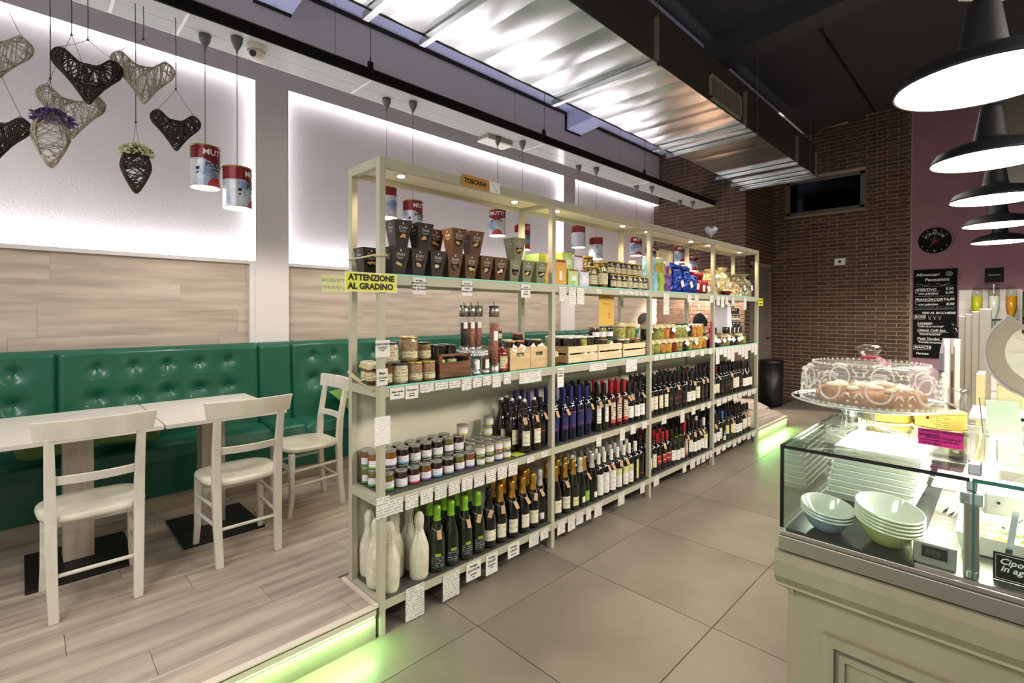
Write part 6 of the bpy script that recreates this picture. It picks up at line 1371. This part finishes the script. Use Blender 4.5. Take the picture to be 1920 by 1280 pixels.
# food trays with salad, utensils
for i, (x, y, c1, c2, l) in enumerate(((2.065, .50, 'd9c86a', 'efe9cf', 'white food tray with chopped yellow and green salad'), (2.28, .50, 'd07a3a', 'e8b070', 'white food tray with orange vegetables'), (2.05, .74, 'cbb98a', 'e8dcb8', 'rear white food tray with pale salad'), (2.18, .345, 'dcae50', 'f0e0b0', 'front food tray with pickled onions'))):
    t = E('food_tray', l, 'tray', (x, y, .957)); w_, d_ = .10, .105 if i != 3 else .045
    g = G(); vs = []
    for sc_, z in ((.9, 0), (1, .045), (1.03, .047), (.96, .045), (.88, .008)): vs += [(sx * w_ * sc_, sy * d_ * sc_, z) for sx, sy in ((-1, -1), (1, -1), (1, 1), (-1, 1))]
    g.add(vs, [(3, 2, 1, 0)] + [(r_ * 4 + k, r_ * 4 + (k + 1) % 4, (r_ + 1) * 4 + (k + 1) % 4, (r_ + 1) * 4 + k) for r_ in range(4) for k in range(4)] + [(16, 17, 18, 19)]); O('dish', g, MC['white_porcelain'], parent=t, bevel=.0015)
    rr = random.Random(i); gs = [G(), G(), G()]
    for k in range(260):
        px, py = rr.uniform(-.85, .85) * w_, rr.uniform(-.85, .85) * d_; z = .02 + .022 * (1 - (px / w_) ** 2) * (1 - (py / d_) ** 2) + rr.uniform(0, .006); s_ = rr.uniform(.003, .007)
        a, b = rr.uniform(0, 6), rr.uniform(-1, 1); u = Vector((math.cos(a), math.sin(a), b)).normalized() * s_ * 1.5; v = u.cross(Vector((.3, .2, 1))).normalized() * s_; gs[k % 3 if i == 0 else (k % 2)].obox((px, py, z), u, v, u.cross(v).normalized() * s_ * .35)
    for g, m in zip(gs, (mat('food_a%d' % i, c1, .4), mat('food_b%d' % i, c2, .4), mat('food_green', '8fae4a', .5))):
        if g.v: O('salad', g, m, parent=t)['kind'] = 'stuff'
t = E('serving_spoon', 'steel serving spoon resting across salad tray', 'spoon', (2.07, .47, 1.03), .5); O('handle', G().tube([(.0, 0, 0), (.04, .02, .022), (.08, .045, .03), (.12, .07, .026)], [.003, .005, .007, .005], 8, flat=.5), M_chrome, parent=t); O('bowl_part', G().sphere((-.015, -.008, -.012), .02, 14, 8, sc=(1.2, .8, .35)), M_chrome, parent=t)
t = E('salad_tongs', 'steel tongs leaning on the left food tray', 'tongs', (1.985, .60, 1.0), 1.2); O('arm', G().tube([(-.10, 0, .0), (-.05, .006, .01), (.02, .01, .016), (.07, 0, .02)], [.006, .004, .005, .003], 8, flat=.35), M_chrome, parent=t); O('arm', G().tube([(-.10, .012, .004), (-.05, .022, .016), (.02, .018, .022), (.07, 0, .02)], [.006, .004, .005, .003], 8, flat=.35), M_chrome, parent=t)
t = E('ladle_handle', 'upright flat steel ladle handle in the case at right edge', 'ladle', (2.052, .33, .99)); O('strip', G().bar((0, 0, 0), (.012, .02, .10), .011, .003, (0, 1, 0)), M_chrome, parent=t); O('cup', G().sphere((0, 0, 0), .018, 12, 8, sc=(1, 1, .6)), M_chrome, parent=t)
t = E('case_bracket', 'white hinged bracket box below the case top behind the post', 'bracket', (2.06, .40, 1.095), .3); O('cover', G().box(-.055, .055, -.018, .018, -.03, .022), MC['white_plastic'], parent=t, bevel=.006); O('screw', G().cyl((-.03, -.018, 0), (-.03, -.02, 0), .003, 8), M_black, parent=t); O('screw', G().cyl((.04, -.018, -.01), (.04, -.02, -.01), .003, 8), M_black, parent=t)
t = E('slat_rack', 'white slatted shelf rack inside the glass case', 'rack', (1.96, .62, 1.03)); 
for k in range(6): O('slat', G().box(-.06, .3, .03 + k * .035, .045 + k * .035, 0, .006), MC['white_plastic'], parent=t)
# cake stand on the case
M_cg = mat('pressed_glass', 'f2f4f2', .02, trans=1, ior=1.42, thin=True); M_cg2 = mat('pressed_glass_relief', 'f4f5f3', .06, trans=1, ior=2.1, thin=True)
cx, cy, z0 = 1.768, .55, ZT + .0005
t = E('cake_stand', 'footed glass cake stand standing on the display case', 'cake stand', (cx, cy, z0))
O('foot', G().lathe([(.104, 0), (.105, .003), (.085, .010), (.05, .018), (.022, .024), (.016, .032)], 40), M_cg2, parent=t)
g = G().lathe([(.016, .032), (.014, .045), (.015, .06), (.019, .072), (.026, .078), (.04, .084)], 24); O('stem', g, M_cg2, parent=t)
g = G()
for i in range(16): a = i * PI / 8; g.tube([(.016 * math.cos(a), .016 * math.sin(a), .03), (.0155 * math.cos(a), .0155 * math.sin(a), .06), (.024 * math.cos(a), .024 * math.sin(a), .076)], .002, 4)
for i in range(24): a = i * PI / 12; g.tube([(.102 * math.cos(a), .102 * math.sin(a), .003), (.05 * math.cos(a), .05 * math.sin(a), .019), (.02 * math.cos(a), .02 * math.sin(a), .026)], .0012, 4)
O('flute', g, M_cg2, parent=t)['kind'] = 'stuff'
O('plate', G().lathe([(.001, .084), (.165, .086), (.190, .094), (.192, .099), (.188, .098), (.163, .091), (.001, .090)], 56), M_cg, parent=t); g = G().tube([(.1905 * math.cos(i * PI / 28), .1905 * math.sin(i * PI / 28), .096) for i in range(56)], .0026, 6, closed=True); O('plate_rim', g, mat('bright_glass_rim', 'e2e4dc', .1, .3), parent=t)
dz = z0 + .0915
t = E('glass_dome', 'ornate pressed glass dome covering the cake', 'glass dome', (cx, cy, dz))
O('shell', G().lathe([(.166, 0), (.1655, .03), (.163, .07), (.158, .09), (.148, .104), (.13, .112), (.08, .117), (.022, .119)], 64), mat('dome_sheen', 'f4f3ee', .1, alpha=.15, coat=1, bump=.7, bscale=70), parent=t)  # milky white veil puts the dome's bright reflections into its colour
O('knob', G().lathe([(.012, .118), (.013, .128), (.024, .14), (.030, .150), (.028, .158), (.02, .163), (.001, .164)], 24), M_cg2, parent=t)
M_rel = mat('glass_relief_sparkle', 'f4f3ee', .08, alpha=.30, coat=1, spec=1)  # whitish see-through relief, the sparkle of the glass given as colour
g = G()
for i in range(56): a = i * 2 * PI / 56; g.sphere((.137 * math.cos(a), .137 * math.sin(a), .111), .0034, 6, 4)
for i in range(64): a = i * 2 * PI / 64; g.sphere((.1675 * math.cos(a), .1675 * math.sin(a), .006), .0038, 6, 4)
O('bead', g, M_rel, parent=t)['kind'] = 'stuff'
g = G(); gm = G()
def onshell(a, z): r_ = .166 - .004 * (z / .09) ** 2; return Vector((r_ * math.cos(a), r_ * math.sin(a), z))
for i in range(9):
    a0 = i * 2 * PI / 9 + .12
    gm2 = [onshell(a0 + .175 * math.cos(q * PI / 12), .052 + .032 * math.sin(q * PI / 12)) for q in range(24)]; g2 = G().tube(gm2, .0028, 6, closed=True); O('medallion', g2, M_rel, parent=t)
    for q in range(7):
        p = onshell(a0 - .12 + .04 * q, .087 + .006 * math.sin(q * PI / 6)); g.sphere(p, .0045, 6, 4)
    for s_ in (-1, 1):
        g.tube([onshell(a0 + s_ * (.2 + .03 * q), .03 + .012 * q - .003 * q * q) for q in range(5)], .002, 4); g.tube([onshell(a0 + s_ * (.22 + .025 * q), .075 - .01 * q + .002 * q * q) for q in range(5)], .002, 4)
        for q in range(3): g.sphere(onshell(a0 + s_ * .29, .02 + q * .018), .0038, 6, 4)
O('scroll_relief', g, M_rel, parent=t)['kind'] = 'stuff'
t2 = E('ribbon_bow', 'red and white striped ribbon tied round the dome knob', 'ribbon', (cx, cy, dz + .128)); M_rib = printed('striped_ribbon', 'e0a8ac', 'b8203c', .004, 1, .5, amount=.9); MC['striped_ribbon'] = M_rib
O('band', G().tube([(.016 * math.cos(i * PI / 8), .016 * math.sin(i * PI / 8), 0) for i in range(16)], .0045, 6, closed=True), mat('red_ribbon', 'b03048', .5), parent=t2)
for s_, L_ in ((1, .05), (.5, .045), (-.2, .035)): O('ribbon_end', G().grid(lambda u, v, s_=s_, L_=L_: (.014 + L_ * u * math.cos(s_), -.008 - L_ * u * math.sin(.8 - s_) * .5 + .008 * (v - .5), -.002 - .012 * u + .012 * (v - .5) + .004 * math.sin(6 * u)), 10, 3), mat('ribbon_pink', 'd8808c', .5, col2='f0e4e0', nscale=160, nst=(1, 1, 1), nlo=.49, nhi=.51), parent=t2)
t = E('cake', 'golden brown sponge cake under the glass dome', 'cake', (cx, cy, dz + .0005))
def cf(u, v):
    a = u * 2 * PI; pr = [(.001, .0), (.122, 0), (.128, .006), (.129, .024), (.125, .033), (.112, .040), (.06, .043), (.001, .043)]; k = v * (len(pr) - 1); i = min(int(k), len(pr) - 2); q = k - i
    r_ = pr[i][0] * (1 - q) + pr[i + 1][0] * q; z = pr[i][1] * (1 - q) + pr[i + 1][1] * q; nn = noise.noise(Vector((math.cos(a) * 4, math.sin(a) * 4, z * 90))) * .004
    return ((r_ + nn) * math.cos(a), (r_ + nn) * math.sin(a), max(0, z + (nn if z > .03 else 0)))
O('sponge', G().grid(cf, 60, 22), mat('sponge_cake', 'a8743c', .8, col2='7c4d24', nscale=30, bump=.5, bscale=120), parent=t)
g = G(); rr = random.Random(3)
for k in range(24): a, r_ = rr.uniform(0, 6.28), rr.uniform(0, .1); g.sphere((r_ * math.cos(a), r_ * math.sin(a), .045), rr.uniform(.012, .020), 8, 6, sc=(1, 1, .5))
O('cream_topping', g, mat('pale_cream', 'efe0b8', .6), parent=t)['kind'] = 'stuff'
# yellow tins on the case
def ytin(x, y, r, h_, lbl):
    t = E('cake_tin', lbl, 'tin', (x, y, ZT + .0005), -1.9, group='round yellow tins'); O('can', G().lathe([(.001, 0), (r, 0), (r + .001, .003), (r, .006), (r, h_ - .006), (r + .001, h_ - .003), (r, h_), (.001, h_ - .002)], 40), mat('yellow_tin', 'cdb860', .3, .3), parent=t)
    O('rim', G().tube([(r * math.cos(i * PI / 20), r * math.sin(i * PI / 20), .004) for i in range(40)], .0022, 5, closed=True), M_lidgold, parent=t)
    O('print_panel', G().lathe([(r + .0006, .008), (r + .0006, h_ - .01)], 10, a0=-.2, a1=.75), printed('tin_print', 'cdb860', '6b5a28', .006, 160, .45, amount=.6), parent=t)
    O('barcode', G().lathe([(r + .0008, .008), (r + .0008, .02)], 6, a0=-1.1, a1=-.75), M_blackp, parent=t)
    O('tricolour', G().lathe([(r + .0009, h_ - .02), (r + .0009, h_ - .012)], 4, a0=-.1, a1=.02), M_red, parent=t)
ytin(1.775, .80, .066, .052, 'yellow printed tin behind the cake stand stem'); ytin(1.905, .795, .062, .052, 'yellow printed tin behind the pink card')
t = E('clear_cup', 'small clear glass cup on the display case left corner', 'cup', (1.675, .80, ZT + .0005)); O('glass', G().lathe([(.02, 0), (.026, .04), (.024, .04), (.019, .004), (.001, .004)], 20), M_cg2, parent=t)
# pink card in a stand
t = E('pink_price_card', 'bright pink handwritten price card in clear stand on the case', 'card', (1.935, .405, ZT + .0005), .0)
O('card', G().box(-.042, .042, -.001, .001, .022, .062), mat('hot_pink_card', 'd8268c', .5), parent=t, bevel=.0005); O('acrylic_foot', G().prism([(-.03, 0), (.02, 0), (.004, .064), (-.004, .064), (.004, .004), (-.03, .004)], -.043, .043, 'X'), M_acr, parent=t)
M_ink = mat('dark_ink', '3a1030', .6)
for s_, sz, x, z in (('DOLCI NS PRODUZIONE', .0078, -.036, .057), ('MARMELLATA', .006, -.039, .0475), ('CIOCCOLATO 22,00 al kg', .0058, -.028, .042), ('RICOTTA O MELA E LIMONE 18,00', .0048, -.039, .035), ('TORTA CIELO', .006, -.036, .0275)): text(s_, sz, (x, -.0016, z), M_ink, FY, t, align='LEFT', bold=.0001)

# ------------------------------------------------------------------ behind the case: slicer, menu holders, boxes
bc = E('rear_worktop', 'low white worktop behind the glass display case', 'worktop', (0, 0, 0)); O('slab', G().box(1.72, XE, 1.36, 2.6, .90, .94), mat('white_stone', 'efebe3', .25), parent=bc, bevel=.004); O('cabinet', G().box(1.76, XE, 1.40, 2.58, 0, .90), M_cpaint, parent=bc)
sl = E('slicing_machine', 'slicing machine with round pale blade cover and grey rim', 'slicer', (2.14, .98, 1.40))
pl = Vector((CAM.x - 2.14, CAM.y - .98, .12)).normalized(); sl.rotation_euler = (0, 0, math.atan2(pl.y, pl.x))
def disc(r0, r1, x, th_, a0, a1, n=40):
    g = G(); vs = []
    for xx in (x, x + th_):
        for rr_ in (r0, r1):
            for i in range(n + 1): a = a0 + (a1 - a0) * i / n; vs.append((xx, rr_ * math.cos(a), rr_ * math.sin(a)))
    m_ = n + 1; fs = []
    for i in range(n): fs += [(i, i + 1, m_ + i + 1, m_ + i), (2 * m_ + i, 2 * m_ + i + 1, 3 * m_ + i + 1, 3 * m_ + i), (m_ + i, m_ + i + 1, 3 * m_ + i + 1, 3 * m_ + i), (i, i + 1, 2 * m_ + i + 1, 2 * m_ + i)]
    fs += [(0, m_, 3 * m_, 2 * m_), (n, m_ + n, 3 * m_ + n, 2 * m_ + n)]; return g.add(vs, fs)
A0, A1 = math.radians(130), math.radians(325)
O('blade_guard', disc(.098, .142, 0, .010, A0, A1), mat('guard_metal', '968d80', .45, .5), parent=sl); O('guard_rim', disc(.140, .146, -.004, .018, A0, A1), M_chrome, parent=sl); O('blade_cover', disc(.001, .099, .001, .006, math.radians(136), math.radians(322), 60), mat('pale_cover', 'cdc9bc', .3, .2), parent=sl)
g = G()
for i in range(6): a = math.radians(150) + i * math.radians(31); g.bar((.009, .03 * math.cos(a), .03 * math.sin(a)), (.008, .085 * math.cos(a), .085 * math.sin(a)), .004, .003, (1, 0, 0))
O('radial_rib', g, MC['pale_cover'], parent=sl)['kind'] = 'stuff'
O('guard_bar', G().bar((.008, -.094, .112), (.008, .11, -.082), .012, .014, (1, 0, 0)), M_steel, parent=sl)
O('column', G().cyl((-.02, -.012, -.12), (-.02, -.0, -.22), .026, 20), MC['pale_cover'], parent=sl); O('base', G().box(-.12, .06, -.14, .16, -.24, -.215), MC['pale_cover'], parent=sl, bevel=.01); O('motor_housing', G().box(-.12, -.01, -.07, .07, -.12, .05), MC['pale_cover'], parent=sl, bevel=.02)
t = E('slicer_scale', 'white scale platform below the slicer', 'scale', (2.12, 1.13, ZT - .0)); O('plate', G().box(-.16, .2, -.12, .16, 0, .012), MC['white_plastic'], parent=t, bevel=.004)
# steel knife block with menus
t = E('steel_file_holder', 'tall row of upright steel trays right of the chalkboard', 'holder', (1.93, 2.02, .94))
for k in range(4): O('steel_plate', G().box(-.055 + k * .026, -.012 + k * .026, .12 - k * .035, .124 - k * .035, 0, .60 - .012 * (3 - k)), M_steel, parent=t, bevel=.002)
O('rear_panel', G().prism([(0, 0), (.22, 0), (.22, .45), (.05, .38), (.0, .30)], -.12, -.06, 'X'), mat('plum_plastic', '3b2c34', .4), parent=t)
for i, (x, c) in enumerate(((1.868, '6e62a0'), (1.900, '8c5a50'))):
    t = E('menu_stand', ['clear upright menu holder with lilac edge', 'clear upright menu holder with brown edge'][i], 'menu holder', (x, 1.62, .94)); O('acrylic', G().box(-.010, .010, -.03, .04, 0, .47), MC['yellowish_acrylic'] if 'yellowish_acrylic' in MC else mat('milky_acrylic', 'd8d2c0', .1, coat=.6), parent=t, bevel=.002); O('menu_sheet', G().box(-.0105, -.006, -.031, -.03, .1, .44), mat('menu_edge%d' % i, c, .5), parent=t); O('base', G().box(-.022, .022, -.05, .06, 0, .008), M_acr, parent=t)
t = E('cutlery_jar', 'clear glass jar with dark contents right of cake dome', 'jar', (1.915, 1.42, .94)); O('glass', G().lathe([(.001, 0), (.03, 0), (.031, .27), (.029, .27)], 24), M_acr, parent=t); O('contents', G().lathe([(.001, .01), (.026, .01), (.026, .2), (.001, .21)], 18), mat('dark_contents', '4a3c34', .5), parent=t); O('lid', G().lathe([(.032, .265), (.032, .285), (.001, .286)], 24), M_cg2, parent=t)
t = E('wooden_slat_box', 'pale wooden upright box edge behind the glass jar', 'box', (1.975, 1.55, .94)); O('panel', G().box(-.012, .012, -.07, .1, 0, .34), mat('pale_yellow_wood', 'c9b484', .5), parent=t)
for i, (x, y, z, w_, h_, c) in enumerate(((2.06, 1.62, .94, .045, .30, 'b8b48c'), (2.07, 1.55, .94, .05, .18, 'e4e2d4'), (2.18, 1.75, .94, .06, .22, 'd8d2c4'))):
    t = E('storage_box', ['pale green carton left below the slicer', 'white plastic tub below the slicer', 'cream carton behind slicer column'][i], 'box', (x, y, z)); O('body', G().prism([(-w_ * .9, -w_ * .9), (w_ * .9, -w_ * .9), (w_ * .9, w_ * .9), (-w_ * .9, w_ * .9)], 0, h_, 'Z'), mat('carton%d' % i, c, .5), parent=t, bevel=.004); O('lid', G().box(-w_, w_, -w_, w_, h_, h_ + .01), mat('carton%d' % i, c, .5), parent=t)
for i in range(2):
    t = E('acrylic_sneeze_sheet', ['leaning clear acrylic sheet left of slicer', 'leaning clear acrylic sheet under slicer blade'][i], 'sheet', (2.045 + i * .12, .80, ZT + .0005), .25); O('sheet', G().obox((0, .02, .05), (.045, 0, 0), (0, .0012, 0), (0, .02, .05)), M_glass, parent=t); O('white_backing', G().obox((0.006, .035, .045), (.035, 0, 0), (0, .002, 0), (0, .018, .045)), mat('milky_board', 'e9e7dd', .4), parent=t); O('steel_edge', G().obox((-.046, .02, .05), (.001, 0, 0), (0, .002, 0), (0, .02, .05)), M_steel, parent=t)
# crumpled shopping bag
t = E('canvas_bag', 'crumpled cream canvas bag with brown handle behind the slicer', 'bag', (2.24, 2.34, .945), .2)
def bf(u, v):
    a = u * 2 * PI; q = v * PI; r_ = math.sin(q); n_ = noise.noise(Vector((math.cos(a) * 2.2, math.sin(a) * 2.2, v * 5))) * .05
    return ((.20 + n_) * r_ * math.cos(a), (.12 + n_) * r_ * math.sin(a), .17 - (.17 + n_ * .6) * math.cos(q))
O('canvas', G().grid(bf, 36, 20), mat('canvas', 'cfc4a6', .85, col2='8c7658', nscale=4, nlo=.5, nhi=.6), parent=t); O('handle', G().tube([(-.08, 0, .31), (-.05, 0, .37), (.02, 0, .39), (.09, 0, .36), (.11, 0, .30)], .006, 6), mat('brown_handle', '4a3826', .6), parent=t)
# bar things on the back counter
t = E('bottle_optic', 'three inverted spirit bottles on a black dispenser with sign', 'dispenser', (1.92, 7.85, 1.06))
O('column', G().cyl((0, 0, 0), (0, 0, .84), .012, 12), M_chrome, parent=t); O('base', G().lathe([(.12, 0), (.11, .02), (.02, .04)], 24), M_black, parent=t); O('bracket_ring', G().box(-.22, .22, -.02, .02, .36, .385).box(-.02, .02, -.12, .1, .36, .385), M_black, parent=t); O('top_arm', G().box(-.2, .2, -.008, .008, .80, .812), M_black, parent=t)
O('sign_plate', G().box(-.09, .09, -.03, -.022, .86, 1.05), mat('black_sign', '0e0d0c', .8, spec=.2), parent=t); text('DISTILLERIA', .022, (0, -.032, .955), M_pale, FY, t)
for x, y, c, n_ in ((-.16, 0, 'cfc730', 'lemon_liqueur'), (0, -.06, 'd8dcdc', 'clear_spirit'), (.16, 0, 'c98a22', 'amber_spirit')):
    o = O('bottle', G().lathe([(.016, .36), (.020, .40), (.046, .47), (.055, .53), (.055, .72), (.048, .79), (.001, .80)], 20, c=(x, y, 0)), mat('bottle_clear', 'e6e8e0', .05, trans=1, thin=True), parent=t); O('liquid', G().lathe([(.014, .37), (.017, .40), (.042, .47), (.051, .53), (.051, .68), (.001, .68)], 18, c=(x, y, 0)), mat(n_, c, .1, coat=.4), parent=o); O('tap', G().cyl((x, y, .36), (x, y, .26), .02, 10), M_chrome, parent=o)
t = E('wine_bucket', 'dark bucket with two leaning wine bottles on back counter', 'bucket', (1.66, 7.86, 1.06)); O('pail', G().lathe([(.09, 0), (.12, .2), (.115, .2), (.085, .01), (.001, .01)], 24), mat('navy_plastic', '1e1c30', .4), parent=t)
t = tag(O('wine_bottle', bmesh_part(('b', 'wine', M_blk.name), None), loc=(1.64, 7.86, 1.14), rot=(0, -.5, 0)), 'leaning wine bottle with red label in dark bucket', 'bottle'); o = O('label', G().lathe([(.039, .05), (.039, .15)], 12, a0=-3.1, a1=3.1), LB_red, parent=t)
t = E('coffee_machine', 'black and steel coffee machine cut off at right picture edge', 'coffee machine', (2.32, 7.86, 1.06)); O('body', G().box(-.14, .3, -.12, .2, 0, .74), MC['black_sign'], parent=t, bevel=.01); O('front_plate', G().box(-.13, .29, -.13, -.12, .42, .72), M_steel, parent=t); O('logo_plate', G().box(-.03, .2, -.135, -.13, .5, .64), M_black, parent=t); text('E', .1, (-.09, -.14, .57), M_blackp, FY, t, bold=.004); O('printed_panel', G().box(-.13, .29, -.131, -.12, .05, .38), printed('menu_print', '1c1a16', 'b9b43a', .05, 20, .4), parent=t)
t = E('pink_pennant', 'pink paper pennant hanging at the white tiles', 'pennant', (2.27, 8.28, 1.62)); O('paper', G().prism([(-.1, .22), (.12, .22), (.08, 0)], -.002, 0, 'Y'), mat('hot_pink_card', 'd8268c', .5), parent=t)
# bin by the door
t = E('waste_bin', 'tall black waste bin beside the door at the platform end', 'bin', (-.66, 7.55, 0)); O('body', G().lathe([(.001, 0), (.15, 0), (.165, .02), (.175, .70), (.001, .70)], 28), mat('black_plastic', '111312', .4), parent=t); O('lid', G().lathe([(.18, .70), (.182, .715), (.175, .745), (.12, .755), (.001, .757)], 28), MC['black_plastic'], parent=t)

# ------------------------------------------------------------------ seated guests
M_skin = mat('skin', 'b98a74', .55)
def person(label, loc, rz, hairm, topm, legm, hair_long=False, collar=None, lean=0):
    t = E('person', label, 'person', loc, rz)    # faces +X, seat height .45
    V = [(0, 0, .52), (-.01, 0, .66), (.0 + lean * .5, 0, .82), (.02 + lean, 0, 1.0), (.03 + lean * 1.1, 0, 1.10)]
    Rr = [(.155, .12), (.14, .115), (.15, .12), (.13, .10), (.052, .052)]
    Ed = [(0, 1), (1, 2), (2, 3), (3, 4)]
    def chain(a, pts, rs):
        p = a
        for q, r_ in zip(pts, rs): V.append(q); Rr.append((r_, r_)); Ed.append((p, len(V) - 1)); p = len(V) - 1
        return p
    def build(chains):
        for s_ in (-1, 1):
            chain(3, [(.0 + lean, s_ * .17, .99), (.06 + lean, s_ * .22, .78), (.28 + lean, s_ * .18, .70), (.36 + lean, s_ * .15, .71)], [.062, .05, .038, .028])
            chain(0, [(.06, s_ * .09, .50), (.42, s_ * .11, .52), (.42, s_ * .11, .10), (.52, s_ * .11, .04)], [.09, .068, .045, .038])
    build(None)
    me = bpy.data.meshes.new('body'); me.from_pydata(V, Ed, []); o = bpy.data.objects.new('body', me); COL.objects.link(o); o.parent = t; me.materials.append(topm); me.materials.append(legm)
    sk = o.modifiers.new('skin', 'SKIN'); me.skin_vertices.data if me.skin_vertices else None
    if not me.skin_vertices: 
        bm = bmesh.new(); bm.from_mesh(me); bm.verts.layers.skin.verify(); bm.to_mesh(me); bm.free()
    for i, sv in enumerate(me.skin_vertices[0].data): sv.radius = Rr[i]; sv.use_root = (i == 0)
    ss = o.modifiers.new('subsurf', 'SUBSURF'); ss.levels = 2; ss.render_levels = 2
    dg = bpy.context.evaluated_depsgraph_get(); me2 = bpy.data.meshes.new_from_object(o.evaluated_get(dg)); o.modifiers.clear(); o.data = me2; me2.name = 'body'; me2.materials.clear(); me2.materials.append(topm); me2.materials.append(legm)
    for p in me2.polygons: p.use_smooth = True; p.material_index = 1 if (p.center.z < .56 and p.center.x > .03 or p.center.z < .48) else 0
    hc = (.05 + lean * 1.2, 0, 1.235)
    def hf(u, v):
        a = u * 2 * PI; q = v * PI; x, y, z = math.sin(q) * math.cos(a) * .095, math.sin(q) * math.sin(a) * .076, -math.cos(q) * .118
        if z < 0: k = 1 + z * 2.4; x = x * (k if x < 0 else (1 + z * 1.0)); y *= 1 + z * 2.6
        # nose, brow, eye sockets, mouth
        if x > .04:
            x += .020 * math.exp(-((y / .011) ** 2)) * math.exp(-(((z + .012) / .022) ** 2)); x += .006 * math.exp(-(((z - .028) / .010) ** 2)) * math.exp(-(y / .045) ** 2)
            x -= .008 * math.exp(-(((abs(y) - .028) / .013) ** 2)) * math.exp(-(((z - .010) / .011) ** 2)); x += .006 * math.exp(-(((z + .058) / .008) ** 2)) * math.exp(-(y / .022) ** 2)
        return (hc[0] + x, hc[1] + y, hc[2] + z)
    h = O('head', G().grid(hf, 48, 36), M_skin, parent=t)
    for s_ in (-1, 1):
        O('ear', G().sphere((hc[0] - .005, s_ * .076, hc[2] - .005), .022, 10, 8, sc=(.7, .35, 1.2)), M_skin, parent=h); O('eye', G().sphere((hc[0] + .082, s_ * .028, hc[2] + .010), .010, 10, 8), mat('eye_dark', '1c1816', .2), parent=h)
    O('mouth', G().sphere((hc[0] + .078, 0, hc[2] - .058), .012, 10, 6, sc=(.5, 1.6, .35)), mat('lips', '94544c', .5), parent=h)
    def hr(u, v):
        a = u * 2 * PI; q = PI * (.02 + v * .62); q = PI - q; x, y, z = math.sin(q) * math.cos(a), math.sin(q) * math.sin(a), -math.cos(q)
        cut = max(0, math.cos(a)); lim = -.38 + .85 * max(0, (math.cos(a) + .35) / 1.35) ** .8; z2 = max(z, lim)
        s = math.sqrt(max(0, 1 - min(1, abs(z2)) ** 2)) if z2 > -.2 else .95
        n_ = noise.noise(Vector((x * 6, y * 6, z * 6))) * .006
        return (hc[0] - .004 + (.104 + n_) * math.cos(a) * s, hc[1] + (.086 + n_) * math.sin(a) * s, hc[2] + .006 + (.124 + n_) * z2)
    O('hair', G().grid(hr, 36, 18), hairm, parent=t)
    O('neck', G().cyl((.03 + lean * 1.1, 0, 1.05), (.045 + lean * 1.2, 0, 1.17), .052, 16), M_skin, parent=t)
    if collar: O('collar', G().lathe([(.075, 1.05), (.07, 1.09), (.066, 1.115)], 18, c=(.03 + lean, 0, 0)), collar, parent=t)
    for s_ in (-1, 1):
        g = G(); hx, hy, hz = .37 + lean, s_ * .15, .71; g.sphere((hx + .035, hy, hz), .04, 12, 8, sc=(1.1, .9, .4))
        for k in range(4): L_ = (.07, .08, .075, .06)[k]; yk = hy + (k - 1.5) * .019; g.tube([(hx + .05, yk, hz), (hx + .05 + L_ * .6, yk, hz + .004), (hx + .05 + L_, yk, hz - .014)], [.009, .008, .006], 8)
        g.tube([(hx + .01, hy - s_ * .03, hz), (hx + .04, hy - s_ * .058, hz - .002), (hx + .07, hy - s_ * .062, hz - .01)], [.011, .009, .007], 8); O('hand', g, M_skin, parent=t)
    return t
M_hg = mat('grey_hair', '34322f', .9, col2='5c5854', nscale=40); M_hd = mat('dark_hair', '1c1617', .8)
person('grey-haired person in white collar seated behind the pickle jars', (-1.98, 5.72, PZ), .62, M_hg, mat('white_shirt', 'd6d2cc', .8), mat('dark_trousers', '22242c', .8), collar=mat('white_shirt', 'd6d2cc', .8))
person('dark-haired person in dark jacket leaning forward in the third bay', (-1.22, 6.28, PZ - .03), 2.7, M_hd, mat('dark_jacket', '241f2b', .85), mat('dark_trousers', '22242c', .8), lean=.03)
person('person with pinkish face behind the white tiered display', (-.98, 5.55, PZ), 1.9, M_hd, mat('maroon_jumper', '4c2a30', .85), mat('dark_trousers', '22242c', .8))
for x, y, rz, l in ((-1.19, 6.27, 2.7, 'white chair under the dark-haired person'), (-.95, 5.52, 1.9, 'white chair under the person behind tiered display')): dup(ch, (x - .02, y, PZ), rz + PI, label=l)
# bare spot added and turned to the wall to brighten the bricks behind the guests
spot('brick_fill', (-1.5, 6.62, 2.12), 170, 2.6, (1, .88, .76), .05, rot=(.5, 0, 0))
